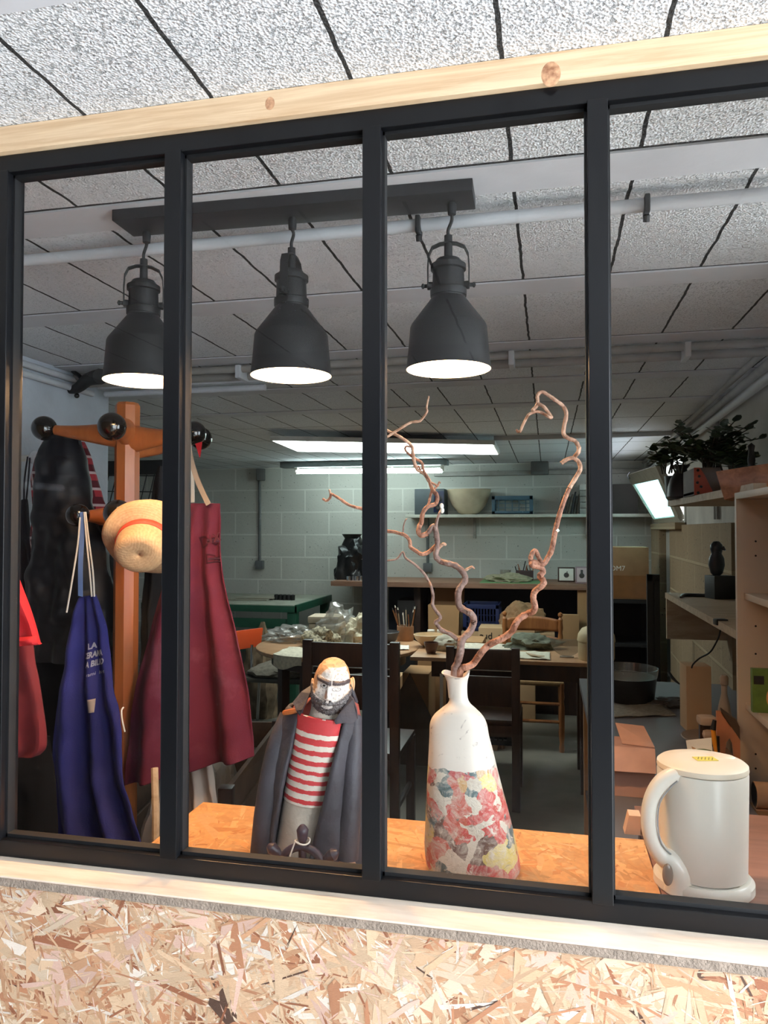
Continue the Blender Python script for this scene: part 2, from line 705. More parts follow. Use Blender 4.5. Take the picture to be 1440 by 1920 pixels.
m_osb_top = mat_attr('strand_board_top', rough=0.7, bump=0.15, bscale=90, grain=0.2)
m_osb_top.node_tree.nodes['Principled BSDF'].inputs['Specular IOR Level'].default_value = 0.12
m_darkwood = mat_wood('dark_stained_wood', (66, 44, 34), (40, 26, 22), axis=(6, 6, 1.2), rough=0.42)
m_honey = mat_wood('honey_turned_wood', (172, 112, 64), (128, 76, 40), axis=(6, 6, 1.2), rough=0.4)
m_tabletop = mat_wood('oak_veneer_tabletop', (202, 160, 122), (176, 130, 94), axis=(2, 12, 12), rough=0.35)
m_shelfwood = mat_wood('raw_shelf_board', (196, 172, 142), (168, 142, 112), axis=(2, 12, 12), rough=0.6)
m_rackwood = mat_wood('orange_stained_pine', (186, 108, 58), (160, 86, 42), axis=(9, 9, 1.0), rough=0.3, scale=2.0)
m_chrome = M('chrome_tube', (200, 200, 205), rough=0.15, metal=1.0, var=0.02)
m_card = M('brown_cardboard', (176, 134, 92), rough=0.85, var=0.08, vscale=6)
m_card2 = M('pale_cardboard', (196, 160, 120), rough=0.85, var=0.08, vscale=6)
m_paper = M('news_paper', (214, 206, 184), rough=0.85, var=0.25, vscale=60)
m_white = M('white_card', (232, 226, 214), rough=0.6, var=0.04)
m_blackplastic = M('black_plastic', (22, 22, 24), rough=0.3, var=0.1)
m_blackmatt = M('dull_black', (26, 26, 28), rough=0.7, var=0.15)
m_darkblue = M('dark_blue_plastic', (26, 40, 84), rough=0.45, var=0.1)
m_clearbag = mat_clear('clear_plastic', (0.86, 0.86, 0.84), 0.12, 0.22)
m_tumbler = mat_clear('drinking_glass', (0.9, 0.9, 0.87), 0.08, 0.08)


# ------------------------------------------------------------------ strand board
def strands(mb, a0, a1, b0, b1, fn, n, pal, seed, lo=0.012, hi=0.06, lift=0.0016, layer=None):
    rnd = random.Random(seed)
    bm = mb.bm
    for i in range(n):
        a = rnd.uniform(a0 - 0.02, a1 + 0.02)
        b = rnd.uniform(b0 - 0.02, b1 + 0.01)
        big = rnd.random() < 0.22
        L = rnd.uniform(hi * 0.6, hi * 1.5) if big else rnd.uniform(lo, hi * 0.7)
        W = L * (rnd.uniform(0.22, 0.5) if big else rnd.uniform(0.06, 0.3))
        if i > n * 0.8:
            W = L * rnd.uniform(0.03, 0.1)
        th = rnd.gauss(0, 0.55) if rnd.random() < 0.55 else rnd.uniform(0, PI)
        if rnd.random() < 0.3:
            th = rnd.gauss(1.9, 0.35)
        c, s = math.cos(th), math.sin(th)
        h0 = 0.0003 + lift * (i / n)
        tl, tw = rnd.uniform(-0.012, 0.012), rnd.uniform(-0.04, 0.04)
        k = rnd.choice((3, 4, 5))
        pts = []
        for j in range(k):
            pts.append((-L / 2 + rnd.uniform(-0.12, 0.12) * L, -W / 2 + W * j / (k - 1)))
        for j in range(k):
            pts.append((L / 2 + rnd.uniform(-0.14, 0.14) * L, W / 2 - W * j / (k - 1)))
        vs = []
        for x, y in pts:
            A = min(max(a + x * c - y * s, a0), a1)
            B = min(max(b + x * s + y * c, b0), b1)
            vs.append(bm.verts.new(fn(A, B, max(0.0001, h0 + x * tl + y * tw))))
        f = bm.faces.new(vs)
        col = rnd.choices([p[0] for p in pal], [p[1] for p in pal])[0]
        g = rnd.uniform(0.66, 0.90)
        cc = lin(col)
        for lp in f.loops:
            lp[layer] = (cc[0] * g, cc[1] * g, cc[2] * g, 1)


def paint_rest(mb, layer, rgb):
    c = lin(rgb)
    for f in mb.bm.faces:
        for lp in f.loops:
            lp[layer] = (*c, 1)


PAL = [((230, 194, 158), 28), ((226, 184, 146), 26), ((214, 162, 122), 18), ((238, 210, 180), 16), ((200, 138, 100), 10),
       ((164, 102, 70), 5), ((246, 230, 214), 7), ((92, 62, 46), 1.0), ((236, 194, 174), 9)]
PAL2 = [((228, 168, 108), 30), ((224, 162, 102), 28), ((232, 176, 118), 22), ((208, 142, 86), 8), ((234, 184, 130), 6)]

# ------------------------------------------------------------------ room shell
CZ = 2.128
mb = MB().mm(-4.7, 1.25, -3.5, 7.3, CZ, CZ + 0.14)
struct(mb, 'ceiling', m_ceil)
for k in range(-7, 8):
    y = 1.27 + 0.6125 * k
    if y > 4.2:
        continue
    w = 0.106
    struct(MB().mm(-4.6, 0.72 + 0.03 * y if y > 1 else 1.25, y, y + w, CZ - 0.004, CZ + 0.01), 'trim_1', m_joist)
# nearest joist carries a thick plaster rib
struct(MB().mm(-4.7, 3.0, -3.5, 7.4, -0.1, 0.0), 'floor', m_floor)
struct(MB().mm(-1.85, 3.0, -3.5, 0.93, 0.0, 0.004), 'floor', M('pale_bounce_floor', (190, 186, 178), rough=0.8))  # unseen pale slab added to bounce daylight up through the window
struct(MB().mm(-2.2, 1.25, -3.7, -3.5, 0, CZ + 0.1), 'wall_front', M('dark_unseen_wall', (52, 48, 46), rough=0.9))  # unseen back wall, put in dark to cut reflections in the panes
struct(MB().mm(1.25, 1.4, -3.7, -1.7, 0, CZ + 0.1), 'wall_right', M('dark_unseen_wall', (52, 48, 46), rough=0.9))  # unseen stub added to keep the bright opening out of the panes
struct(MB().mm(-1.85, -1.83, -3.5, 0.3, 0, CZ - .001), 'wall_left', M('dark_unseen_wall', (52, 48, 46), rough=0.9))  # unseen dark lining added so the panes mirror less light
struct(MB().mm(-4.7, 1.4, 7.1, 7.3, -0.0, CZ + 0.1), 'wall_back', m_white_wall)
struct(MB().mm(-2.25, -1.85, -3.5, 2.86, 0, CZ + 0.05), 'wall_left', m_left_wall)
struct(MB().mm(-4.7, -4.5, 2.7, 7.2, 0, CZ + 0.05), 'wall_left', m_left_wall)
struct(MB().mm(-4.6, -2.2, 2.7, 2.86, 0, CZ + 0.05), 'wall_left', m_left_wall)


def RX(y):
    return 0.71 + 0.03 * y


def wallseg(y0, y1, z0, z1, th=0.22, inset=0.0):
    return MB().prism([(RX(y0) - inset, y0, z0), (RX(y1) - inset, y1, z0), (RX(y1) - inset, y1, z1), (RX(y0) - inset, y0, z1)], (th + inset, 0, 0))


WY0, WY1, WZ0, WZ1 = 5.0, 6.5, 1.56, 2.0
VY0, VY1, VZ0, VZ1 = 1.08, 1.64, 1.15, 2.08
struct(wallseg(0.98, VY0, 0, CZ + 0.05), 'wall_right', m_right_wall)
struct(wallseg(VY0, VY1, 0, VZ0), 'wall_right', m_right_wall)
struct(wallseg(VY0, VY1, VZ1, CZ + 0.05), 'wall_right', m_right_wall)
struct(wallseg(VY1, WY0, 0, CZ + 0.05), 'wall_right', m_right_wall)
struct(wallseg(WY1, 7.15, 0, CZ + 0.05), 'wall_right', m_right_wall)
struct(wallseg(WY0, WY1, 0, WZ0), 'wall_right', m_right_wall)
struct(wallseg(WY0, WY1, WZ1, CZ + 0.05), 'wall_right', m_right_wall)
struct(wallseg(3.5, 5.6, 0.0, 1.53, 0.02, 0.03), 'wall_right', m_brown_wall, label='bare brown block facing below the small window')
# bare block pier that carries the sill
p0, p1 = at(1240, 985, Y=5.3), at(1312, 985, Y=4.6)
struct(MB().mm(RX(6.3) - 0.06, RX(6.3) + 0.1, 6.05, 6.5, 0.0, 1.54, 0.01), 'wall_right', m_brown_wall)

# front partition: strand board under the window, timber stud behind it
mb = MB()
mb.mm(-1.9, 0.73, 0.943, 0.958, 0.0, 0.985)
lay = mb.bm.loops.layers.float_color.new('Col')
paint_rest(mb, lay, (168, 126, 92))
strands(mb, -0.95, 0.40, 0.74, 0.9845, lambda a, b, h: Vector((a, 0.943 - h, b)), 12500, PAL, 3, lo=0.010, hi=0.060, layer=lay)
struct(mb, 'wall_front', m_osb)
struct(MB().mm(-1.85, 0.73, 0.962, 1.03, 0.0, 0.94), 'wall_front', m_shelfwood)
struct(MB().mm(-1.85, -0.86, 0.975, 1.03, 0.998, CZ), 'wall_front', m_shelfwood)
struct(MB().mm(0.42, 0.72, 0.975, 1.03, 0.998, CZ), 'wall_front', m_shelfwood)
sill = MB().mm(-1.85, 0.73, 0.940, 1.03, 0.9865, 0.9990, 0.001)
sl = root('trim_2', (-0.5, 0.94, 0.985), 'x', 'x')
del sl['label'], sl['category']
sl['kind'] = 'structure'
struct(sill, 'sill_board', m_sill, sl)
struct(MB().mm(-1.85, 0.73, 0.9385, 0.9420, 0.9855, 0.9965), 'rough_edge', m_rawedge, sl)
tb = root('trim_3', (-0.5, 0.98, 2.087), 'x', 'x')
del tb['label'], tb['category']
tb['kind'] = 'structure'
struct(MB().mm(-1.85, 0.73, 0.985, 1.03, 2.0875, CZ - 0.0005, 0.0008), 'header_timber', m_pine, tb)
m_knot = M('pine_knot', (214, 168, 130), rough=0.6, var=0.3, vscale=120, dark=(150, 100, 70))
for (kx, ky, r) in ((506, 194, 0.008), (1033, 139, 0.014)):
    p = at(kx, ky, Y=0.985)
    struct(MB().ball((p.x, 0.985, p.z), r, (0.9, 0.03, 1.2), u=20, v=10), 'knot', m_knot, tb, True)

# ------------------------------------------------------------------ the black steel window
win = root('window_1', (-0.236, 1.0, 0.999), 'x', 'x')
del win['label'], win['category']
win['kind'] = 'structure'
ZB, ZT = 0.9993, 2.0868
XE = [-0.835, -0.5400, -0.2370, 0.0665, 0.370]
Y0, Y1 = 0.995, 1.03
WM = 0.0265
struct(MB().mm(-0.86, 0.40, Y0, Y1, ZT - 0.0275, ZT, 0.001), 'frame_rail', m_black, win)
struct(MB().mm(-0.86, 0.40, Y0, Y1, ZB, ZB + 0.0255, 0.001), 'frame_rail', m_black, win)
for i, x in enumerate(XE):
    struct(MB().mm(x - WM / 2, x + WM / 2, Y0 - 0.002, Y1 + 0.002, ZB + 0.022, ZT - 0.024, 0.0012), 'mullion', m_black, win)
for a, b in zip(XE[:-1], XE[1:]):
    xa, xb = a + WM / 2, b - WM / 2
    za, zb = ZB + 0.0255, ZT - 0.0275
    sb = MB()
    g = 0.005
    sb.mm(xa, xb, 1.006, 1.022, za, za + g)
    sb.mm(xa, xb, 1.006, 1.022, zb - g, zb)
    sb.mm(xa, xa + 0.003, 1.006, 1.022, za, zb)
    sb.mm(xb - 0.003, xb, 1.006, 1.022, za, zb)
    struct(sb, 'glazing_seal', m_rubber, win)
    pm = MB()
    pm.bm.faces.new([pm.bm.verts.new(v) for v in ((xa, 1.014, za), (xb, 1.014, za), (xb, 1.014, zb), (xa, 1.014, zb))])
    struct(pm, 'pane', m_glass, win)

# ------------------------------------------------------------------ small tilted window in the right wall
hw = root('window_2', (RX(5.75), 5.75, WZ0), 'x', 'x')
del hw['label'], hw['category']
hw['kind'] = 'structure'
m_frame_old = M('grey_painted_window_frame', (150, 142, 128), rough=0.7, var=0.15)
m_frost, tfr, bfr = new_mat('frosted_teal_pane')
tfr.t.nodes.remove(bfr)
_o = [n for n in tfr.t.nodes if n.type == 'OUTPUT_MATERIAL'][0]
_a = tfr.n('ShaderNodeBsdfTranslucent'); _a.inputs[0].default_value = (0.62, 0.86, 0.84, 1)
_b = tfr.n('ShaderNodeBsdfTransparent'); _b.inputs[0].default_value = (0.62, 0.86, 0.86, 1)
_m = tfr.n('ShaderNodeMixShader', i_0=0.45)
tfr.l(_a.outputs[0], _m.inputs[1]); tfr.l(_b.outputs[0], _m.inputs[2]); tfr.l(_m.outputs[0], _o.inputs[0])
bf, bn = Vector((0.895, 6.45, 1.57)), Vector((0.862, 5.05, 1.57))
tf, tn = Vector((0.672, 6.45, 1.965)), Vector((0.715, 5.05, 1.925))
nrm = (tf - bf).cross(bn - bf).normalized()
if nrm.x > 0:
    nrm = -nrm


def bar(a, b, w, inward, d=0.035):
    a, b = Vector(a), Vector(b)
    i = Vector(inward).normalized() * w
    return [a, b, b + i, a + i]


mbf = MB()
up = (tf - bf).normalized()
al = (bn - bf).normalized()
mbf.prism(bar(bf, bn, 0.035, up), nrm * 0.035)
mbf.prism(bar(tf, tn, 0.09, -up), nrm * 0.035)
mbf.prism(bar(bf, tf, 0.05, al), nrm * 0.035)
mbf.prism(bar(bn, tn, 0.16, -al), nrm * 0.035)
struct(mbf, 'sash', m_frame_old, hw)
pg = MB().prism([bf + nrm * .015, bn + nrm * .015, tn + nrm * .015, tf + nrm * .015], nrm * 0.005)
struct(pg, 'pane', m_frost, hw)
of = MB()
for (y0, y1, z0, z1) in ((WY0, WY1, WZ0 - 0.03, WZ0), (WY0, WY1, WZ1 - 0.03, WZ1), (WY0, WY0 + 0.04, WZ0, WZ1), (WY1 - 0.04, WY1, WZ0, WZ1)):
    of.prism([(RX(y0) - 0.01, y0, z0), (RX(y1) - 0.01, y1, z0), (RX(y1) - 0.01, y1, z1), (RX(y0) - 0.01, y0, z1)], (0.1, 0, 0))
struct(of, 'window_frame', M('white_window_frame', (215, 215, 210), rough=0.6), hw)
struct(MB().prism([(RX(5.0) - 0.07, 5.0, 1.50), (RX(6.5) - 0.07, 6.5, 1.50), (RX(6.5) - 0.07, 6.5, 1.545), (RX(5.0) - 0.07, 5.0, 1.545)], (0.1, 0, 0)), 'window_sill', m_brown_wall, hw)
struct(MB().tube([tf + Vector((-.01, -.08, 0)), tf + Vector((-.03, -.1, -.03)), tf + Vector((-.02, -.14, -.05))], 0.008, 8, 3), 'window_handle', m_chrome, hw, True)

# made-up side window out of view in the right wall, added for daylight inside
sw = root('added_window_3', (RX(1.6), 1.6, VZ0), 'x', 'x')
del sw['label'], sw['category']
sw['kind'] = 'structure'
of = MB()
for (y0, y1, z0, z1) in ((VY0, VY1, VZ0, VZ0 + .04), (VY0, VY1, VZ1 - .04, VZ1), (VY0, VY0 + .04, VZ0, VZ1), (VY1 - .04, VY1, VZ0, VZ1), (1.345, 1.375, VZ0, VZ1)):
    of.prism([(RX(y0) + 0.05, y0, z0), (RX(y1) + 0.05, y1, z0), (RX(y1) + 0.05, y1, z1), (RX(y0) + 0.05, y0, z1)], (0.05, 0, 0))
struct(of, 'window_frame', M('white_window_frame', (215, 215, 210), rough=0.6), sw)
pm = MB()
pm.bm.faces.new([pm.bm.verts.new((RX(y) + .07, y, z)) for y, z in ((VY0, VZ0), (VY1, VZ0), (VY1, VZ1), (VY0, VZ1))])
struct(pm, 'pane', m_glass, sw)

# ------------------------------------------------------------------ strand board counter behind the glass
CT = 0.955
mb = MB()
mb.mm(-0.675, 0.162, 1.032, 1.382, CT - 0.018, CT)
lay = mb.bm.loops.layers.float_color.new('Col')
paint_rest(mb, lay, (206, 150, 96))
strands(mb, -0.675, 0.162, 1.034, 1.382, lambda a, b, h: Vector((a, b, CT + h * 0.3)), 1500, PAL2, 5, lo=0.02, hi=0.09, lift=0.001, layer=lay)
cr = root('counter', (-0.25, 1.2, 0.0), 'orange toned strand board counter right behind the black window', 'counter')
part(mb, 'counter_top', m_osb_top, cr, smooth=False)
for x, y in ((-0.62, 1.34), (-0.62, 1.06), (0.12, 1.34), (0.12, 1.06)):
    part(MB().mm(x - .02, x + .02, y - .02, y + .02, 0, CT - 0.018, 0.002), 'leg', m_shelfwood, cr)
sr = root('side_counter', (0.45, 1.3, 0.0), 'brown varnished board under the cream kettle', 'counter')
part(MB().mm(0.164, 0.72, 1.032, 1.55, CT - 0.02, CT, 0.002), 'counter_top', mat_wood('brown_varnished_board', (150, 104, 84), (124, 84, 66), rough=0.4), sr)
for x, y in ((0.19, 1.52), (0.69, 1.52), (0.19, 1.06), (0.69, 1.06)):
    part(MB().mm(x - .02, x + .02, y - .02, y + .02, 0, CT - 0.02, 0.002), 'leg', m_darkwood, sr)

# ------------------------------------------------------------------ pendant lamps on a black ceiling track
tr_ = root('ceiling_track', (-0.478, 1.37, 2.10), 'long black metal ceiling bar that carries the three bell lamps', 'ceiling bar')
m_track = M('dark_grey_bar', (28, 28, 30), rough=0.5, var=0.1)
part(MB().box((-0.478, 1.335, 2.113), (0.70, 0.082, 0.022), 0.03, 0.0015), 'bar', m_track, tr_)
m_shade = M('matt_black_shade', (25, 25, 26), rough=0.5, var=0.06, spec=0.35)
m_inner = M('white_enamel_inside', (245, 240, 230), rough=0.5, var=0.0)
m_bulb = mat_emit('lit_warm_bulb', (1.0, 0.60, 0.31), PENDANT_GLOW)
LZ = 1.80


def pendant(px, py, tx, ty, brot, label, tilt=0.0):
    c = at(px, py, Y=1.37)
    z = c.z
    x, y = c.x, 1.37
    r = root('pendant_lamp', (x, y, z), label, 'lamp', 'black bell lamps under the ceiling bar')
    out = [(0.0795, 0.0), (0.0785, 0.003), (0.0755, 0.030), (0.0715, 0.078), (0.069, 0.084), (0.0315, 0.134), (0.0315, 0.1385)]
    inn = [(r_ - 0.0016, z_) for r_, z_ in out[::-1]]
    inn[-1] = (0.0779, 0.0)
    inn[-2] = (0.0771, 0.003)
    sh = MB().lathe([(a, b + z) for a, b in out], (x, y, 0), 56, caps=False)
    part(sh, 'shade', m_shade, r, sharp=25)
    ins = MB().lathe([(a, b + z) for a, b in inn[::-1]], (x, y, 0), 56, caps=False)
    ins.lathe([(0.0795, z), (0.0779, z)], (x, y, 0), 56, caps=False)
    part(ins, 'shade_lining', m_inner, r, label='white inside of the shade', sharp=25)
    nk = MB().lathe([(0.0335, 0.137), (0.034, 0.141), (0.034, 0.150), (0.030, 0.152), (0.029, 0.185), (0.033, 0.187), (0.033, 0.196), (0.026, 0.201), (0.022, 0.2065), (0.008, 0.208), (0.0075, 0.252), (0.0, 0.252)], (x, y, z), 40)
    part(nk, 'neck', m_shade, r, sharp=25)
    R = Matrix.Rotation(brot, 3, 'Z')
    hp = [(-0.038, 0.153), (-0.0385, 0.19), (-0.037, 0.215), (-0.030, 0.230), (-0.015, 0.2365), (0, 0.238), (0.015, 0.2365), (0.030, 0.230), (0.037, 0.215), (0.0385, 0.19), (0.038, 0.153)]
    br = MB()
    rings = []
    for i, (a, b) in enumerate(hp):
        q = Vector((a, 0, b)); w = 0.008
        nn = Vector((a, 0, (b - 0.19) * 1.0)).normalized() if b > 0.19 else Vector((1 if a > 0 else -1, 0, 0))
        t = 0.0022
        rings.append([R @ (q + Vector((0, -w, 0)) - nn * t / 2) + Vector((x, y, z)), R @ (q + Vector((0, w, 0)) - nn * t / 2) + Vector((x, y, z)),
                      R @ (q + Vector((0, w, 0)) + nn * t / 2) + Vector((x, y, z)), R @ (q + Vector((0, -w, 0)) + nn * t / 2) + Vector((x, y, z))])
    br.loft(rings)
    bk = part(br, 'bracket', m_shade, r)
    for sgn in (-1, 1):
        k = MB().lathe([(0.007, -0.006), (0.0075, 0.0), (0.0075, 0.004), (0.0035, 0.005), (0.0035, 0.010), (0.005, 0.011), (0.005, 0.014), (0.001, 0.016)], (0, 0, 0), 16, Matrix.Rotation(sgn * PI / 2, 3, 'Y'))
        for v in k.bm.verts:
            v.co = R @ (v.co + Vector((sgn * 0.035, 0, 0.158))) + Vector((x, y, z))
        part(k, 'knob', m_shade, bk)
    t = at(tx, ty, Y=1.335)
    tz = 2.101
    cord = MB().tube([(x, y, z + 0.250), (x, y - 0.001, z + 0.262), (x + (t.x - x) * .35 + .004, y - 0.01, z + 0.275), (t.x, 1.345, tz - 0.022), (t.x, 1.345, tz)], 0.0032, 10, 5)
    cd = part(cord, 'cord', m_blackmatt, r)
    part(MB().lathe([(0.004, -0.024), (0.0075, -0.022), (0.0085, -0.004), (0.006, -0.0), (0.0, 0.0)], (t.x, 1.345, tz), 16), 'cord_grip', m_blackmatt, cd)
    part(MB().lathe([(0.014, 0.132), (0.014, 0.10), (0.020, 0.095), (0.020, 0.090)], (x, y, z), 20), 'socket', m_shade, r)
    part(MB().ball((x, y, z + 0.060), 0.030, (1, 1, 1.15)), 'bulb', m_bulb, r, label='glowing warm bulb')
    return r


pendant(546, 705, 545, 408, PI / 2 * 0.97, 'black bell pendant lamp with its bracket seen edge on, over the bearded figure')
pendant(841, 693, 846, 372, 0.12, 'black bell pendant lamp right above the branch vase')
pendant(268, 715, 270, 437, 0.5, 'black bell pendant lamp above the coat stand, leftmost of the three')

# ------------------------------------------------------------------ sculpture of a bearded sailor
def sculpture():
    Yc = 1.20
    r = root('sailor_sculpture', (at(585, 1600, Y=Yc).x, Yc, CT), 'clay figure of a bald bearded man in long grey coat and red striped jumper', 'sculpture')
    k = Yc * 1.02 / F_PX * 1.0

    def W(px, py, dy=0.0):
        p = at(px, py, Y=Yc)
        return Vector((p.x, Yc + dy, p.z))
    m_coat = M('charcoal_clay_glaze', (66, 62, 69), rough=0.6, var=0.35, vscale=14, bump=0.5, bscale=70)
    m_skin = mat_attr('painted_clay_head', rough=0.45, bump=0.5, bscale=140, grain=0.18)
    # torso core
    rows = [(1345, 612, 60, 20), (1400, 602, 66, 30), (1460, 594, 68, 34), (1520, 588, 66, 34), (1580, 584, 62, 32), (1640, 582, 60, 30)]
    base_py = 1640

    def z_of(py):
        t = (py - 1345) / (base_py - 1345)
        zt = at(600, 1345, Y=Yc).z
        return zt + (CT + 0.0005 - zt) * t

    def X(px, py):
        return at(px, py, Y=Yc).x
    # front strip: red striped jumper then pale trousers
    ml = lambda py: 578 + (py - 1335) * (553 - 578) / (1505 - 1335)
    mr = lambda py: 643 + (py - 1345) * (613 - 643) / (1507 - 1345)

    def front(u, v, p0, p1, bulge=0.030, base=-0.022, skew=12):
        py = p0 + (p1 - p0) * v + (u - 0.5) * skew
        px = ml(py) * (1 - u) + mr(py) * u
        px += (u - 0.5) * 10
        return Vector((X(px, py), Yc + base - bulge * math.sqrt(max(0, 1 - (2 * u - 1) ** 2 * 0.8)), z_of(py)))
    m_j, t, b = new_mat('red_white_striped_glaze')
    mb = MB().grid(lambda u, v: front(u, v, 1330, 1512), 41, 241)
    lay = mb.bm.loops.layers.float_color.new('Col')
    cr_, cw_ = lin((206, 62, 66)), lin((226, 214, 200))
    edges = [1330, 1362, 1372, 1385, 1396, 1406, 1417, 1427, 1438, 1446, 1457, 1466, 1477, 1486, 1498, 1507, 1513]
    nf = 240
    fl = list(mb.bm.faces)
    for idx, f in enumerate(fl):
        row = idx // 40
        colu = (idx % 40) * 0.5
        py = 1330 + (1512 - 1330) * (row + 0.5) / nf
        py += 1.5 * noise.noise(Vector((colu * 0.35, row * 0.05, 0)))
        band = sum(1 for e in edges if py > e) - 1
        c = cr_ if band % 2 == 0 else cw_
        if py > 1507:
            c = cw_
        for lp in f.loops:
            lp[lay] = (*c, 1)
    part(mb, 'striped_jumper', mat_attr('jumper_glaze', rough=0.5, bump=0.4, bscale=120, grain=0.12), r, label='red and cream striped jumper', solid=0.006)
    part(MB().grid(lambda u, v: front(u, v, 1509, 1655, 0.026, -0.020, 6), 16, 20), 'trousers', M('cream_clay', (206, 196, 180), rough=0.6, var=0.15, vscale=30, bump=0.4), r, label='cream trousers front', solid=0.006)
    # long coat, open down the front
    L = [(1300, 566), (1325, 535), (1345, 528), (1400, 515), (1450, 506), (1500, 498), (1560, 489), (1650, 480)]
    Rr = [(1300, 672), (1325, 676), (1345, 677), (1400, 677), (1450, 677), (1500, 677), (1560, 680), (1650, 684)]

    def lerp(tab, py):
        for (a, b), (c, d) in zip(tab[:-1], tab[1:]):
            if py <= c:
                t = (py - a) / (c - a)
                return b + (d - b) * max(0, t)
        return tab[-1][1]
    NP = 60

    def coat(u, v):
        py = 1322 + (1652 - 1322) * v
        l, rt = X(lerp(L, py), py), X(lerp(Rr, py), py)
        cx, hw = (l + rt) / 2, (rt - l) / 2
        gl, gr = X(ml(py) - 2, py), X(mr(py) + 6, py)
        hd = 0.030 + 0.022 * min(1, v * 3)
        a0 = math.acos(max(-1, min(1, (gr - cx) / hw)))       # right edge of the opening
        a1 = math.acos(max(-1, min(1, (gl - cx) / hw)))
        # from the right edge, clockwise round the back, to the left edge
        th = -a0 + (2 * PI - (a1 - a0)) * u
        x = cx + hw * math.cos(th)
        y = Yc + hd * math.sin(th) * 1.0
        fold = 0.006 * v * math.sin(7 * th + 2) + 0.003 * fbm((x * 30, y * 30, py * 0.02))
        edge = 0.006 * (math.exp(-u * 14) + math.exp(-(1 - u) * 14))
        d = Vector((math.cos(th), math.sin(th) * 1.0, 0))
        zz = z_of(py)
        if v < 0.12:
            sh = (1 - v / 0.12)
            x = cx + (x - cx) * (1 - 0.10 * sh)
            zz -= 0.0 * sh
        return Vector((x, y, zz)) + d * (fold + edge)
    part(MB().grid(coat, NP, 46), 'coat', m_coat, r, label='charcoal grey long coat', solid=0.006)
    # shoulders closing the coat at the top
    sh = MB().loft([[W(cx + w * math.cos(2 * PI * i / 24), py, d * math.sin(2 * PI * i / 24)) for i in range(24)]
                    for cx, w, d, py in ((608, 68, 0.030, 1342), (612, 60, 0.029, 1322), (618, 38, 0.024, 1308), (620, 26, 0.02, 1304))])
    part(sh, 'shoulders', M('rust_red_clay', (150, 70, 60), rough=0.6, var=0.2), r)
    # sleeves
    part(MB().tube([W(541, 1338, -.005), W(530, 1390, -.022), W(520, 1450, -.030), W(512, 1520, -.034), W(505, 1590, -.036), W(503, 1606, -.036)], [0.013, 0.018, 0.019, 0.020, 0.019, 0.018], 16, 4), 'sleeve', m_coat, r)
    part(MB().tube([W(667, 1342, -.004), W(668, 1400, -.018), W(667, 1460, -.026), W(664, 1540, -.032), W(662, 1592, -.036)], [0.012, 0.016, 0.017, 0.018, 0.018], 16, 4), 'sleeve', m_coat, r)
    m_hand = M('pinkish_clay_hand', (214, 160, 124), rough=0.5, var=0.15)
    for hx, hy in ((660, 1603), (503, 1612)):
        h = MB().ball(W(hx, hy, -.042), 0.015, (1.25, 1, 0.8))
        for q in range(4):
            h.tube([W(hx - 8 + q * 6, hy + 2, -.052), W(hx - 9 + q * 6, hy + 6, -.060), W(hx - 9 + q * 6, hy + 9, -.058)], [0.0042, 0.004, 0.0034], 8, 3)
        part(h, 'hand', m_hand, r, label='bare clay hand below the sleeve')
    part(MB().tube([W(543, 1329, -.028), W(560, 1325, -.034), W(572, 1322, -.035)], [0.004, 0.005, 0.0035], 8, 2), 'wooden_toggle', m_rackwood, r, label='short orange stick on the shoulder')
    # neck
    part(MB().tube([W(614, 1350, -.012), W(617, 1328, -.010), W(622, 1300, -.004)], [0.031, 0.029, 0.028], 24, 4), 'neck', M('cream_clay', (206, 196, 180)), r)
    # upturned collar: two pointed flaps
    def flap(pts, name='collar_flap'):
        m = MB()
        n = len(pts)
        m.prism([W(a, b, c) for a, b, c in pts], (0, 0.006, 0))
        part(m, name, m_coat, r, smooth=False)
    flap([(589, 1281, -.008), (572, 1292, -.020), (560, 1309, -.030), (570, 1322, -.040), (579, 1330, -.046), (584, 1318, -.046), (588, 1306, -.040), (590, 1294, -.026)])
    flap([(656, 1298, -.012), (668, 1306, -.022), (676, 1322, -.030), (680, 1338, -.036), (674, 1344, -.042), (660, 1342, -.048), (646, 1343, -.052), (642, 1338, -.050), (650, 1326, -.044), (655, 1314, -.03)])
    part(MB().loft([[W(622 + s * 33 * math.cos(a), py, 0.004 + s * 0.030 * math.sin(a)) for a in [PI * (-0.02 + 1.04 * i / 20) for i in range(21)]] for s, py in ((1.0, 1284), (1.15, 1300), (1.35, 1320))], closed=False), 'collar_back', m_coat, r, solid=0.005)
    # head, turned a little to the right of the photo
    hc = W(626, 1283, -.012)
    hd = MB()
    t = bmesh.new()
    bmesh.ops.create_uvsphere(t, u_segments=260, v_segments=200, radius=1.0)
    yaw = math.radians(25)
    Rh = Matrix.Rotation(yaw, 3, 'Z') @ Matrix.Rotation(math.radians(4), 3, 'Y')
    g = lambda x, z, x0, z0, sx, sz: math.exp(-((x - x0) / sx) ** 2 - ((z - z0) / sz) ** 2)
    K = 0.00088
    jaw = [(-40, -12), (-29, -6), (-25, 4), (-18, 12), (-8, 17), (0, 17.5), (5, 19.5), (12, 18.5), (20, 19), (27, 13), (33, 5), (40, 0)]
    info = []
